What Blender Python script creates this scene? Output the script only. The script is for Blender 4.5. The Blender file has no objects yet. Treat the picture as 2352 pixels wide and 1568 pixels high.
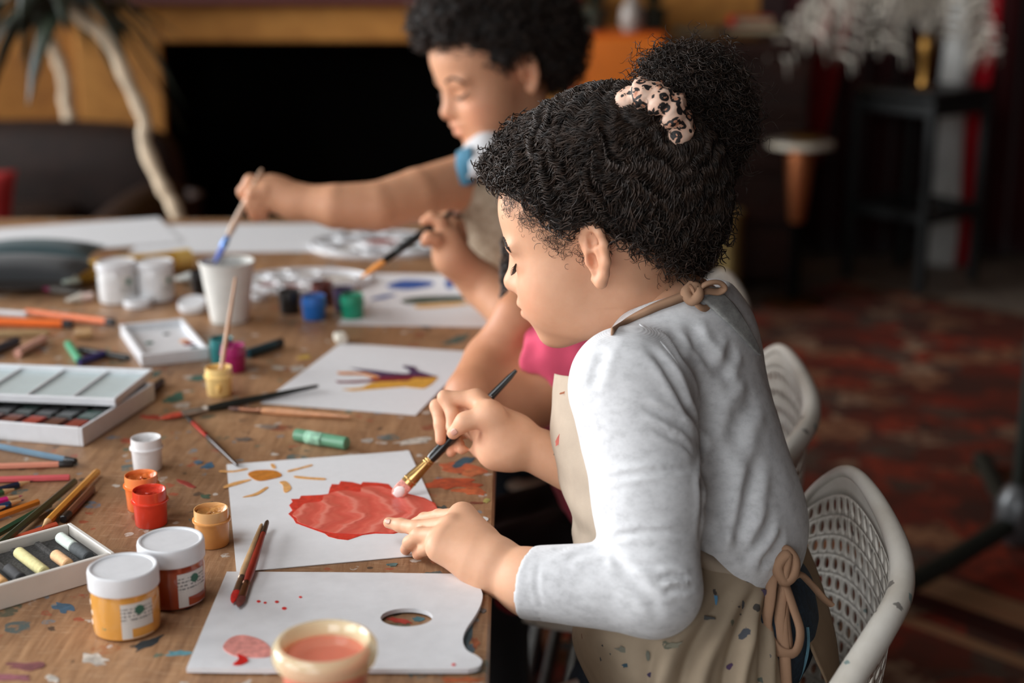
import bpy, math, random
import numpy as np
from mathutils import Vector, Matrix
random.seed(7); rng = np.random.default_rng(7)
S = bpy.context.scene
COL = S.collection
# ------------------------------------------------------------------ camera
T = 0.72                       # table top height
CZ = T + 0.57                  # camera height
PITCH = math.radians(15.5)
F = 50.0 / 36.0 * 2352         # focal length in pixels of the 2352 x 1568 frame
CAM = np.array([0.0, 0.0, CZ])
cam = bpy.data.cameras.new('camera'); camo = bpy.data.objects.new('camera', cam); COL.objects.link(camo)
cam.lens = 50; cam.sensor_width = 36; cam.clip_start = .02; cam.clip_end = 60
camo.location = CAM; camo.rotation_euler = (math.radians(90) - PITCH, 0, 0)
cam.dof.use_dof = True; cam.dof.focus_distance = 1.385; cam.dof.aperture_fstop = 2.6; cam.dof.aperture_blades = 0
S.camera = camo
# ------------------------------------------------------------------ world and daylight
W = bpy.data.worlds.new('world'); S.world = W; W.use_nodes = True
bg = W.node_tree.nodes['Background']; bg.inputs[0].default_value = (.80, .88, 1, 1); bg.inputs[1].default_value = 1.0
def window_light(name, loc, rot, sx, sy, power, col=(.965, .985, 1)):
    l = bpy.data.lights.new(name, 'AREA'); l.shape = 'RECTANGLE'; l.size = sx; l.size_y = sy; l.energy = power; l.color = col
    o = bpy.data.objects.new(name, l); COL.objects.link(o); o.location = loc; o.rotation_euler = rot
    return o
# daylight standing in the openings: left and rear windows, plus an added far-left window and added roof light
window_light('daylight_left_window', (-4.78, -1.6, 2.2), (0, math.radians(-90), 0), 2.4, 4.4, 300)
window_light('added_far_left_light', (-4.78, 3.4, 2.2), (0, math.radians(-90), 0), 2.4, 3.6, 540)  # unseen window light, added to even out the far table and background
window_light('daylight_rear_window', (-2.1, -4.38, 2.2), (math.radians(90), 0, 0), 3.2, 2.4, 170)
window_light('added_overhead_light', (-2.15, -.55, 3.72), (0, 0, 0), 2.3, 2.9, 175)  # unseen roof light, added so daylight falls from higher up
S.view_settings.view_transform = 'Standard'; S.view_settings.look = 'None'
S.view_settings.gamma = 1; S.view_settings.use_curve_mapping = False
S.view_settings.exposure = -0.1
S.cycles.use_denoising = True
S.cycles.max_bounces = 7; S.cycles.use_adaptive_sampling = True; S.cycles.adaptive_threshold = .02; S.cycles.transparent_max_bounces = 8
S.cycles.caustics_reflective = False; S.cycles.caustics_refractive = False
S.cycles.sample_clamp_indirect = 6

# ------------------------------------------------------------------ measuring helpers
_fw = np.array([0, math.cos(PITCH), -math.sin(PITCH)]); _up = np.array([0, math.sin(PITCH), math.cos(PITCH)]); _rt = np.array([1., 0, 0])
def ray(px, py):
    return _fw + _rt * (px - 1176) / F - _up * (py - 784) / F
def at(px, py, t): return CAM + ray(px, py) * t
def hz(px, py, z=T):
    r = ray(px, py); return CAM + r * ((z - CZ) / r[2])
def aty(px, py, Y):
    r = ray(px, py); return CAM + r * (Y / r[1])
def atx(px, py, X):
    r = ray(px, py); return CAM + r * (X / r[0])
def nrm(v):
    v = np.asarray(v, float); return v / (np.linalg.norm(v) + 1e-12)
def v3(*a): return np.array(a, float)

# ------------------------------------------------------------------ mesh helpers
class MB:
    def __init__(s): s.v = []; s.f = []; s.m = []; s.mi = 0; s.n = 0
    def add(s, V, Fc):
        o = s.n; V = np.asarray(V, float).reshape(-1, 3); s.v.append(V); s.n += len(V)
        for f in Fc: s.f.append([i + o for i in f]); s.m.append(s.mi)
        return s
    def box(s, c, size, R=None, bev=0.0):
        c = np.asarray(c, float); h = np.asarray(size, float) / 2
        if bev <= 0:
            V = np.array([[x, y, z] for x in (-1, 1) for y in (-1, 1) for z in (-1, 1)]) * h
            Fc = [(0, 1, 3, 2), (4, 6, 7, 5), (0, 4, 5, 1), (2, 3, 7, 6), (0, 2, 6, 4), (1, 5, 7, 3)]
        else:
            b = min(bev, .49 * 2 * h.min()); V = []; idx = {}
            for sx in (-1, 1):
                for sy in (-1, 1):
                    for sz in (-1, 1):
                        for ax in range(3):
                            p = np.array([sx, sy, sz]) * (h - b); p[ax] = (sx, sy, sz)[ax] * h[ax]
                            idx[sx, sy, sz, ax] = len(V); V.append(p)
            Fc = []
            for ax in range(3):
                o = [a for a in range(3) if a != ax]
                for sg in (-1, 1):
                    q = []
                    for a, bb in ((-1, -1), (1, -1), (1, 1), (-1, 1)):
                        k = [0, 0, 0]; k[ax] = sg; k[o[0]] = a; k[o[1]] = bb; q.append(idx[k[0], k[1], k[2], ax])
                    n = np.cross(V[q[1]] - V[q[0]], V[q[2]] - V[q[0]])
                    Fc.append(q if n[ax] * sg > 0 else q[::-1])
            for ax in range(3):
                o = [a for a in range(3) if a != ax]
                for a in (-1, 1):
                    for bb in (-1, 1):
                        k0 = [0, 0, 0]; k0[o[0]] = a; k0[o[1]] = bb; k1 = list(k0); k0[ax] = -1; k1[ax] = 1
                        q = [idx[(*k0, o[0])], idx[(*k1, o[0])], idx[(*k1, o[1])], idx[(*k0, o[1])]]
                        n = np.cross(V[q[1]] - V[q[0]], V[q[2]] - V[q[0]])
                        Fc.append(q if n[o[0]] * a + n[o[1]] * bb > 0 else q[::-1])
            for sx in (-1, 1):
                for sy in (-1, 1):
                    for sz in (-1, 1):
                        q = [idx[sx, sy, sz, a] for a in range(3)]
                        n = np.cross(V[q[1]] - V[q[0]], V[q[2]] - V[q[0]])
                        Fc.append(q if n @ np.array([sx, sy, sz]) > 0 else q[::-1])
            V = np.array(V)
        if R is not None: V = V @ np.asarray(R).T
        return s.add(V + c, Fc)
    def lathe(s, prof, c=(0, 0, 0), seg=28, axis=(0, 0, 1), sq=None, cap0=True, cap1=True):
        """prof: list of (radius, height) from bottom to top"""
        ax = nrm(axis); u = nrm(np.cross(ax, (0, 1, 0) if abs(ax[1]) < .9 else (1, 0, 0))); w = np.cross(ax, u)
        c = np.asarray(c, float); V = []; n = len(prof)
        a = np.linspace(0, 2 * math.pi, seg, endpoint=False)
        for r, h in prof:
            V.append(c + ax * h + r * (np.cos(a)[:, None] * u + np.sin(a)[:, None] * w))
        V = np.concatenate(V); Fc = []
        for i in range(n - 1):
            for j in range(seg):
                k = (j + 1) % seg; Fc.append((i * seg + j, i * seg + k, (i + 1) * seg + k, (i + 1) * seg + j))
        if cap0: Fc.append(tuple(range(seg))[::-1])
        if cap1: Fc.append(tuple((n - 1) * seg + j for j in range(seg)))
        return s.add(V, Fc)
    def tube(s, P, r, seg=8, cap=True, flat=None, closed=False):
        """sweep a circle (or ellipse: flat = second radius factor) along P"""
        P = np.asarray(P, float); n = len(P); r = np.broadcast_to(np.asarray(r, float), (n,))
        if closed: tg = np.roll(P, -1, 0) - np.roll(P, 1, 0)
        else: tg = np.gradient(P, axis=0)
        tg /= np.linalg.norm(tg, axis=1)[:, None] + 1e-12
        u = np.zeros_like(P); x = np.cross(tg[0], (0, 0, 1.)); 
        if np.linalg.norm(x) < 1e-3: x = np.array([1., 0, 0])
        u[0] = nrm(x)
        for i in range(1, n):
            x = u[i - 1] - tg[i] * (u[i - 1] @ tg[i]); u[i] = nrm(x)
        w = np.cross(tg, u); a = np.linspace(0, 2 * math.pi, seg, endpoint=False)
        fl = 1 if flat is None else flat
        V = P[:, None, :] + r[:, None, None] * (np.cos(a)[None, :, None] * u[:, None, :] + fl * np.sin(a)[None, :, None] * w[:, None, :])
        Fc = []; m = n if closed else n - 1
        for i in range(m):
            i2 = (i + 1) % n
            for j in range(seg):
                k = (j + 1) % seg; Fc.append((i * seg + j, i2 * seg + j, i2 * seg + k, i * seg + k)[::-1])
        if cap and not closed: Fc.append(tuple(range(seg))); Fc.append(tuple((n - 1) * seg + j for j in range(seg))[::-1])
        return s.add(V.reshape(-1, 3), Fc)
    def prism(s, poly, z0, z1, bev=0.0):
        """poly: (n,2) counter-clockwise outline, extruded from z0 to z1"""
        poly = np.asarray(poly, float); n = len(poly)
        rings = [(poly, z0), (poly, z1)]
        if bev > 0:
            c = poly.mean(0); d = poly - c; ins = c + d * (1 - bev / (np.linalg.norm(d, axis=1)[:, None] + 1e-9))
            rings = [(poly, z0), (poly, z1 - bev), (ins, z1)]
        V = np.concatenate([np.c_[p, np.full(n, z)] for p, z in rings]); Fc = []
        for i in range(len(rings) - 1):
            for j in range(n):
                k = (j + 1) % n; Fc.append((i * n + j, i * n + k, (i + 1) * n + k, (i + 1) * n + j))
        Fc.append(tuple(range(n))[::-1]); Fc.append(tuple((len(rings) - 1) * n + j for j in range(n)))
        return s.add(V, Fc)
    def grid(s, G, flip=False, closed_u=False):
        G = np.asarray(G, float); a, b = G.shape[:2]; Fc = []
        for i in range(a if closed_u else a - 1):
            i2 = (i + 1) % a
            for j in range(b - 1):
                q = (i * b + j, i2 * b + j, i2 * b + j + 1, i * b + j + 1); Fc.append(q[::-1] if flip else q)
        return s.add(G.reshape(-1, 3), Fc)

def link(o, parent=None):
    COL.objects.link(o)
    if parent is not None: o.parent = parent
    return o
def obj(name, mb, mat, parent=None, smooth=True, sharp=40, origin=None, attrs=None, **props):
    """one mesh object; verts are given in world space, its origin sits at its base (or at its parent's)"""
    if isinstance(mb, MB): V = np.concatenate(mb.v); Fc = mb.f; mi = mb.m
    else: V, Fc = mb[0], mb[1]; mi = None
    off = np.zeros(3)
    if parent is not None:
        q = parent
        while q is not None: off = off + np.array(q.location); q = q.parent
        V = V - off; loc = (0, 0, 0)
    else:
        if origin is None: origin = np.array([(V[:, 0].min() + V[:, 0].max()) / 2, (V[:, 1].min() + V[:, 1].max()) / 2, V[:, 2].min()])
        V = V - np.asarray(origin); loc = origin
    me = bpy.data.meshes.new(name)
    if isinstance(Fc, np.ndarray):
        nf = len(Fc); k = Fc.shape[1]
        me.vertices.add(len(V)); me.vertices.foreach_set('co', V.astype(np.float32).ravel())
        me.loops.add(nf * k); me.loops.foreach_set('vertex_index', Fc.astype(np.int32).ravel())
        me.polygons.add(nf); me.polygons.foreach_set('loop_start', np.arange(0, nf * k, k, dtype=np.int32))
        me.update(calc_edges=True)
    else:
        me.from_pydata(V.tolist(), [], Fc)
    mats = mat if isinstance(mat, (list, tuple)) else [mat]
    for m in mats: me.materials.append(m)
    if mi is not None and len(mats) > 1: me.polygons.foreach_set('material_index', np.array(mi, dtype=np.int32))
    if smooth:
        me.polygons.foreach_set('use_smooth', np.ones(len(me.polygons), dtype=bool))
        if sharp and sharp < 180: me.set_sharp_from_angle(angle=math.radians(sharp))
    if attrs:
        for an, av in attrs.items():
            at_ = me.color_attributes.new(an, 'FLOAT_COLOR', 'POINT')
            c4 = np.ones((len(V), 4), np.float32); c4[:, :av.shape[1]] = av; at_.data.foreach_set('color', c4.ravel())
    me.update()
    o = bpy.data.objects.new(name, me); link(o, parent); o.location = loc
    for k, v in props.items(): o[k] = v
    return o
def thing(name, loc, label, category, group=None):
    o = bpy.data.objects.new(name, None); o.empty_display_size = .03; COL.objects.link(o); o.location = loc
    o['label'] = label; o['category'] = category
    if group: o['group'] = group
    return o
def solidify(o, th, off=0.0):
    m = o.modifiers.new('thickness', 'SOLIDIFY'); m.thickness = th; m.offset = off; m.use_even_offset = False; return o
def subsurf(o, lv=1):
    m = o.modifiers.new('smooth', 'SUBSURF'); m.levels = lv; m.render_levels = lv; return o
def crom(P, n, closed=False):
    """Catmull-Rom resampling of control rows P (k,...) to n samples"""
    P = np.asarray(P, float); k = len(P)
    if closed: Q = np.concatenate([P[-1:], P, P[:2]]); u = np.linspace(0, k, n, endpoint=False)
    else: Q = np.concatenate([2 * P[:1] - P[1:2], P, 2 * P[-1:] - P[-2:-1]]); u = np.linspace(0, k - 1, n)
    i = np.clip(u.astype(int), 0, (k if closed else k - 1) - 1); f = (u - i).reshape((-1,) + (1,) * (P.ndim - 1))
    a, b, c, d = Q[i], Q[i + 1], Q[i + 2], Q[i + 3]
    return .5 * (2 * b + (c - a) * f + (2 * a - 5 * b + 4 * c - d) * f ** 2 + (3 * b - a - 3 * c + d) * f ** 3)
def patch(C, nu, nv):
    """smooth surface through a grid of control points C[rows][cols][3]"""
    C = np.asarray(C, float); A = crom(C, nu); return np.swapaxes(crom(np.swapaxes(A, 0, 1), nv), 0, 1)

# ------------------------------------------------------------------ materials
MATS = {}
def srgb(r, g, b):
    f = lambda c: (c / 255 / 12.92) if c / 255 <= .04045 else ((c / 255 + .055) / 1.055) ** 2.4
    return (f(r), f(g), f(b), 1)
class NT:
    def __init__(s, name):
        s.mat = bpy.data.materials.new(name); s.mat.use_nodes = True; s.t = s.mat.node_tree; s.n = s.t.nodes
        s.b = s.n['Principled BSDF']; s.out = s.n['Material Output']
    def new(s, typ, **kw):
        nd = s.n.new(typ)
        for k, v in kw.items():
            if hasattr(nd, k) and not k.startswith('i_'): setattr(nd, k, v)
        return nd
    def l(s, a, b): s.t.links.new(a, b)
    def val(s, nd, name, v):
        if hasattr(v, 'is_linked') or isinstance(v, bpy.types.NodeSocket): s.l(v, nd.inputs[name])
        else: nd.inputs[name].default_value = v
    def coord(s, kind='Object', scale=None, loc=None, rot=None):
        c = s.new('ShaderNodeTexCoord'); o = c.outputs[kind]
        if scale is not None or loc is not None or rot is not None:
            m = s.new('ShaderNodeMapping'); s.l(o, m.inputs['Vector'])
            if scale is not None: m.inputs['Scale'].default_value = scale if hasattr(scale, '__len__') else (scale,) * 3
            if loc is not None: m.inputs['Location'].default_value = loc
            if rot is not None: m.inputs['Rotation'].default_value = rot
            o = m.outputs[0]
        return o
    def pos(s, scale=None, rot=None):
        g = s.new('ShaderNodeNewGeometry'); o = g.outputs['Position']
        if scale is not None or rot is not None:
            m = s.new('ShaderNodeMapping'); s.l(o, m.inputs['Vector'])
            if scale is not None: m.inputs['Scale'].default_value = scale if hasattr(scale, '__len__') else (scale,) * 3
            if rot is not None: m.inputs['Rotation'].default_value = rot
            o = m.outputs[0]
        return o
    def noise(s, vec, scale=5, detail=4, rough=.55, dist=0, out='Fac'):
        nd = s.new('ShaderNodeTexNoise'); s.l(vec, nd.inputs['Vector']); nd.inputs['Scale'].default_value = scale
        nd.inputs['Detail'].default_value = detail; nd.inputs['Roughness'].default_value = rough; nd.inputs['Distortion'].default_value = dist
        return nd.outputs[0 if out == 'Fac' else 1]
    def voro(s, vec, scale=5, feature='F1', out='Distance', rnd=1):
        nd = s.new('ShaderNodeTexVoronoi'); nd.feature = feature; s.l(vec, nd.inputs['Vector']); nd.inputs['Scale'].default_value = scale
        nd.inputs['Randomness'].default_value = rnd
        return nd.outputs[out]
    def ramp(s, fac, stops, interp='LINEAR'):
        nd = s.new('ShaderNodeValToRGB'); s.l(fac, nd.inputs[0]); cr = nd.color_ramp; cr.interpolation = interp
        while len(cr.elements) < len(stops): cr.elements.new(.5)
        for e, (p, c) in zip(cr.elements, stops): e.position = p; e.color = c if hasattr(c, '__len__') else (c, c, c, 1)
        return nd.outputs[0]
    def mix(s, fac, a, b, mode='MIX'):
        nd = s.new('ShaderNodeMix'); nd.data_type = 'RGBA'; nd.blend_type = mode; nd.clamp_factor = True
        for sock, v in ((nd.inputs[0], fac), (nd.inputs[6], a), (nd.inputs[7], b)):
            if isinstance(v, bpy.types.NodeSocket): s.l(v, sock)
            else: sock.default_value = v
        return nd.outputs[2]
    def math(s, op, a, b=None, c=None):
        nd = s.new('ShaderNodeMath'); nd.operation = op
        for i, v in enumerate((a, b, c)):
            if v is None: continue
            if isinstance(v, bpy.types.NodeSocket): s.l(v, nd.inputs[i])
            else: nd.inputs[i].default_value = v
        return nd.outputs[0]
    def sep(s, vec):
        nd = s.new('ShaderNodeSeparateXYZ'); s.l(vec, nd.inputs[0]); return nd.outputs
    def bump(s, h, strength=.3, dist=.002):
        nd = s.new('ShaderNodeBump'); s.l(h, nd.inputs['Height']); nd.inputs['Strength'].default_value = strength
        nd.inputs['Distance'].default_value = dist; s.l(nd.outputs[0], s.b.inputs['Normal']); return nd
    def set(s, **kw):
        for k, v in kw.items(): s.val(s.b, k.replace('_', ' '), v)
        return s.mat
def plain(name, col, rough=.5, metal=0, var=.08, vscale=60, spec=None, coat=0, bump=0, trans=0, sss=0):
    """a plain finish with slight uneven wear"""
    if name in MATS: return MATS[name]
    t = NT(name); v = t.coord('Object'); n = t.noise(v, vscale, 3)
    c = srgb(*col); dk = tuple(x * (1 - var * 2) for x in c[:3]) + (1,); lt = tuple(min(1, x * (1 + var)) for x in c[:3]) + (1,)
    t.l(t.ramp(n, [(.3, dk), (.7, lt)]), t.b.inputs['Base Color'])
    t.set(Roughness=rough, Metallic=metal)
    if spec is not None: t.b.inputs['Specular IOR Level'].default_value = spec
    if coat: t.b.inputs['Coat Weight'].default_value = coat; t.b.inputs['Coat Roughness'].default_value = .1
    if trans: t.b.inputs['Transmission Weight'].default_value = trans
    if sss: t.b.inputs['Subsurface Weight'].default_value = sss; t.b.inputs['Subsurface Radius'].default_value = (.6, .35, .2); t.b.inputs['Subsurface Scale'].default_value = .006
    if bump: t.bump(n, bump, .002)
    MATS[name] = t.mat; return t.mat
# ================================================================== the room
def m_plaster(name, c1, c2, c3, sc=2.2):
    t = NT(name); v = t.pos(); n = t.noise(v, sc, 6, .6, .4); n2 = t.noise(v, 14, 4)
    c = t.ramp(n, [(.25, srgb(*c1)), (.5, srgb(*c2)), (.75, srgb(*c3))])
    c = t.mix(.35, c, t.ramp(n2, [(.3, srgb(*c1)), (.7, srgb(*c3))]))
    t.l(c, t.b.inputs['Base Color']); t.set(Roughness=.75); t.bump(n2, .25, .004); MATS[name] = t.mat; return t.mat
m_must = m_plaster('mustard_plaster', (132, 82, 28), (176, 116, 44), (200, 140, 64))
m_dwall = m_plaster('dark_oxblood_wall', (26, 8, 6), (40, 12, 9), (52, 18, 12))
m_lwall = m_plaster('grey_plaster', (112, 106, 98), (126, 120, 112), (138, 132, 124))
m_ceil = m_plaster('ceiling_plaster', (112, 106, 98), (124, 118, 110), (132, 126, 118))
def m_floor():
    t = NT('worn_floor'); v = t.pos(scale=(1, .12, 1)); n = t.noise(v, 18, 5, .6); n2 = t.noise(t.pos(), 3, 4)
    c = t.ramp(n, [(.3, srgb(92, 80, 70)), (.7, srgb(134, 120, 106))]); c = t.mix(.4, c, t.ramp(n2, [(.3, srgb(96, 84, 74)), (.7, srgb(146, 132, 118))]))
    t.l(c, t.b.inputs['Base Color']); t.set(Roughness=.55); return t.mat
m_flr = m_floor()
m_black = plain('soot_black', (7, 6, 5), .95, spec=.05)
m_glass = NT('window_glass'); g = m_glass
tr = g.new('ShaderNodeBsdfTransparent'); gl = g.new('ShaderNodeBsdfGlossy'); gl.inputs['Roughness'].default_value = .02
fr = g.new('ShaderNodeFresnel'); fr.inputs[0].default_value = 1.45; mx = g.new('ShaderNodeMixShader')
g.l(fr.outputs[0], mx.inputs[0]); g.l(tr.outputs[0], mx.inputs[1]); g.l(gl.outputs[0], mx.inputs[2]); g.l(mx.outputs[0], g.out.inputs[0]); m_glass = g.mat
m_wframe = plain('window_paint', (205, 200, 190), .5)

X0, X1, Y0, Y1, Z1 = -4.65, 3.6, -4.25, 6.2, 3.6
def struct(name, mb, mat, **k): return obj(name, mb, mat, kind='structure', smooth=k.pop('smooth', False), **k)
# the floor is laid in long boards, each a piece with an open joint
fl = struct('floor', MB().box(((X0 + X1) / 2, (Y0 + Y1) / 2, -.06), (X1 - X0 + .4, Y1 - Y0 + .4, .08)), m_black)
bw = .19; k = 0; x = X0
while x < X1 - .01:
    w_ = min(bw, X1 - x); y = Y0 - (k % 3) * .7
    while y < Y1:
        y2 = min(y + 2.4, Y1); ya = max(y, Y0)
        if y2 - ya > .1:
            obj('floorboard', MB().box((x + w_ / 2, (ya + y2) / 2, -.0105), (w_ - .004, y2 - ya - .004, .021), bev=.002), m_flr, fl, smooth=False)
        y = y2
    x += w_; k += 1
kx0, kx1, ky0, ky1 = -3.35, -.95, -2.05, .95      # opening of the roof light, added for steeper daylight
b = MB(); b.box(((X0 + kx0) / 2, (Y0 + Y1) / 2, Z1 + .05), (kx0 - X0, Y1 - Y0, .1)); b.box(((kx1 + X1) / 2, (Y0 + Y1) / 2, Z1 + .05), (X1 - kx1, Y1 - Y0, .1))
b.box(((kx0 + kx1) / 2, (Y0 + ky0) / 2, Z1 + .05), (kx1 - kx0, ky0 - Y0, .1)); b.box(((kx0 + kx1) / 2, (ky1 + Y1) / 2, Z1 + .05), (kx1 - kx0, Y1 - ky1, .1)); struct('ceiling', b, m_ceil)
struct('wall_right', MB().box((X1 + .05, (Y0 + Y1) / 2, Z1 / 2), (.1, Y1 - Y0, Z1)), m_dwall)
b = MB(); b.box(((X0 + 1.05) / 2 - .05, Y1 + .05, Z1 / 2), (1.05 - X0 + .1, .1, Z1)); struct('wall_back', b, m_must)
struct('wall_back_right', MB().box(((1.05 + X1) / 2, Y1 + .05, Z1 / 2), (X1 - 1.05, .1, Z1)), m_dwall)
# left wall with its window opening and the added far one
wz0, wz1 = 1.0, 3.4; WY = ((-3.8, .6), (1.6, 5.2))
b = MB(); b.box((X0 - .05, (Y0 + Y1) / 2, wz0 / 2), (.1, Y1 - Y0, wz0)); b.box((X0 - .05, (Y0 + Y1) / 2, (wz1 + Z1) / 2), (.1, Y1 - Y0, Z1 - wz1))
ys = [Y0, *WY[0], *WY[1], Y1]
for i in (0, 2, 4): b.box((X0 - .05, (ys[i] + ys[i + 1]) / 2, (wz0 + wz1) / 2), (.1, ys[i + 1] - ys[i], wz1 - wz0))
struct('wall_left', b, m_lwall)
vx = (X0, -3.7, -.5, X1); b = MB(); b.box(((X0 + X1) / 2, Y0 - .05, wz0 / 2), (X1 - X0, .1, wz0)); b.box(((X0 + X1) / 2, Y0 - .05, (wz1 + Z1) / 2), (X1 - X0, .1, Z1 - wz1))
for i in (0, 2): b.box(((vx[i] + vx[i + 1]) / 2, Y0 - .05, (wz0 + wz1) / 2), (vx[i + 1] - vx[i], .1, wz1 - wz0))
struct('wall_front', b, m_lwall)
def window(name, c, half, axis):
    """frame, mullions and panes; axis 0: lies in a wall along y, 1: in a wall along x"""
    def bx(u0, u1, z0, z1, d):
        s = [0, 0, z1 - z0]; s[1 - axis] = u1 - u0; s[axis] = d
        p = [0, 0, (z0 + z1) / 2]; p[1 - axis] = (u0 + u1) / 2; p[axis] = c
        return MB().box(p, s)
    u0, u1 = half; fr_ = MB()
    for q in ((u0, u1, wz0, wz0 + .06), (u0, u1, wz1 - .06, wz1), (u0, u0 + .06, wz0 + .06, wz1 - .06), (u1 - .06, u1, wz0 + .06, wz1 - .06)):
        m_ = bx(*q, .07); fr_.add(np.concatenate(m_.v), m_.f)
    o = struct(name, fr_, m_wframe); n = 4
    for i in range(1, n): obj('mullion', bx(u0 + (u1 - u0) * i / n - .025, u0 + (u1 - u0) * i / n + .025, wz0 + .06, wz1 - .06, .06), m_wframe, o, smooth=False)
    obj('transom', bx(u0 + .06, u1 - .06, 2.3, 2.34, .05), m_wframe, o, smooth=False)
    for i in range(n):
        a_, b_ = u0 + (u1 - u0) * i / n + .03, u0 + (u1 - u0) * (i + 1) / n - .03
        for z0, z1 in ((wz0 + .06, 2.3), (2.34, wz1 - .06)): obj('pane', bx(a_, b_, z0, z1, .004), m_glass, o, smooth=False)
window('window_1', X0 - .05, WY[0], 0)
window('window_2_added', X0 - .05, WY[1], 0)  # unseen second window, added to brighten the far end of the room
window('window_4', Y0 - .05, vx[1:3], 1)
b = MB()
for q in ((kx0 + .04, (ky0 + ky1) / 2, .08, ky1 - ky0), (kx1 - .04, (ky0 + ky1) / 2, .08, ky1 - ky0), ((kx0 + kx1) / 2, ky0 + .04, kx1 - kx0 - .16, .08), ((kx0 + kx1) / 2, ky1 - .04, kx1 - kx0 - .16, .08)): b.box((q[0], q[1], Z1 + .05), (q[2], q[3], .08))
sky_ = struct('window_3_added', b, m_wframe)  # frame of the added, unseen roof light
for i in (1, 2): obj('mullion', MB().box((kx0 + (kx1 - kx0) * i / 3, (ky0 + ky1) / 2, Z1 + .05), (.04, ky1 - ky0 - .16, .06)), m_wframe, sky_, smooth=False)
for i in range(3): obj('pane', MB().box((kx0 + (kx1 - kx0) * (i + .5) / 3, (ky0 + ky1) / 2, Z1 + .05), ((kx1 - kx0) / 3 - .1, ky1 - ky0 - .16, .004)), m_glass, sky_, smooth=False)
b = MB(); b.box(((X0 + 1.05) / 2, Y1 - .012, .06), (1.05 - X0, .024, .12)); struct('baseboard_back', b, plain('dark_skirting', (40, 24, 14), .5))

# ------------------------------------------------------------------ fireplace in the mustard wall
FY = 5.72; fx0, fx1, fz = -1.385, -.12, .93
fp = thing('fireplace', (-.75, FY, 0), 'wide mustard fireplace with a black opening behind the far child', 'fireplace')
b = MB(); b.box((fx0 - .17, FY + .23, .535), (.34, .48, 1.07), bev=.008); obj('pier', b, m_must, fp, smooth=False)
b = MB(); b.box((fx1 + .17, FY + .23, .535), (.34, .48, 1.07), bev=.008); obj('pier', b, m_must, fp, smooth=False)
b = MB(); b.box(((fx0 + fx1) / 2, FY + .23, (fz + 1.07) / 2), (fx1 - fx0, .478, 1.07 - fz), bev=.006); obj('lintel', b, m_must, fp, smooth=False)
b = MB(); b.box(((fx0 + fx1) / 2, FY + .2, 1.1), (fx1 - fx0 + .78, .56, .06), bev=.012); obj('mantel_shelf', b, plain('oxblood_paint', (84, 20, 12), .5), fp, smooth=False)
b = MB(); b.box(((fx0 + fx1) / 2, FY + .455, fz / 2), (fx1 - fx0, .03, fz)); b.box((fx0 + .008, FY + .23, fz / 2), (.016, .44, fz)); b.box((fx1 - .008, FY + .23, fz / 2), (.016, .44, fz)); b.box(((fx0 + fx1) / 2, FY + .23, fz - .008), (fx1 - fx0 - .04, .44, .016)); obj('firebox', b, m_black, fp, smooth=False)
b = MB(); b.box(((fx0 + fx1) / 2, FY + .03, .02), (fx1 - fx0 + .2, .44, .04), bev=.006); obj('hearth_slab', b, plain('hearth_stone', (34, 32, 30), .7), fp, smooth=False)
b = MB()
for i in range(9): b.tube([(fx0 + .25 + i * .1, FY + .12, .04), (fx0 + .25 + i * .1, FY + .12, .3)], .008, 6)
b.tube([(fx0 + .18, FY + .12, .3), (fx0 + 1.12, FY + .12, .3)], .01, 6); b.tube([(fx0 + .18, FY + .12, .12), (fx0 + 1.12, FY + .12, .12)], .01, 6)
obj('grate', b, m_black, fp)

# ------------------------------------------------------------------ rug
def m_rug():
    t = NT('persian_rug'); v = t.coord('Object'); s = t.sep(v)
    w = t.noise(v, 2.2, 2, .5, 0, 'Color'); vv = t.new('ShaderNodeVectorMath'); vv.operation = 'MULTIPLY_ADD'
    t.l(w, vv.inputs[0]); vv.inputs[1].default_value = (.12, .12, 0); t.l(v, vv.inputs[2])
    a = t.voro(vv.outputs[0], 9, 'F1', 'Color'); ad = t.voro(vv.outputs[0], 9, 'F1', 'Distance')
    sx = t.sep(a)[0]
    c = t.ramp(sx, [(0, srgb(112, 48, 36)), (.2, srgb(158, 62, 42)), (.38, srgb(74, 50, 44)), (.54, srgb(162, 116, 86)), (.68, srgb(92, 80, 70)), (.82, srgb(140, 50, 36)), (.93, srgb(172, 140, 114))], 'CONSTANT')
    n = t.noise(v, 26, 4, .7); c = t.mix(t.ramp(n, [(.42, 0), (.62, 1)]), c, srgb(96, 50, 40))
    big = t.noise(v, .9, 2); c = t.mix(t.ramp(big, [(.35, .65), (.6, 0)]), c, srgb(58, 40, 32))
    # woven border bands parallel to the edges
    def band(sock, p, wd, col, c):
        d = t.math('ABSOLUTE', t.math('SUBTRACT', sock, p)); f = t.math('LESS_THAN', d, wd); return t.mix(t.math('MULTIPLY', f, .75), c, col)
    for p, wd, cl in ((-.44, .05, srgb(150, 112, 82)), (-.62, .02, srgb(150, 112, 82)), (-1.2, .04, srgb(120, 88, 62)), (-.53, .035, srgb(40, 14, 12))):
        c = band(s[0], p, wd, cl, c)
    for p, wd, cl in ((-1.85, .04, srgb(104, 70, 48)), (-1.72, .02, srgb(98, 66, 46))): c = band(s[1], p, wd, cl, c)
    t.l(c, t.b.inputs['Base Color']); t.set(Roughness=.95); t.b.inputs['Specular IOR Level'].default_value = .1
    t.bump(t.noise(v, 240, 2), .6, .004); return t.mat
d1 = v3(.72, .694, 0); d2 = v3(.694, -.72, 0); R0 = v3(.834, 5.05, 0)
rug = obj('rug', MB().box((0, 0, .006), (3.6, 3.3, .012), bev=.004), m_rug(), smooth=False, origin=(0, 0, 0), label='worn red patterned oriental rug on the floor right of the table', category='rug')
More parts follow.
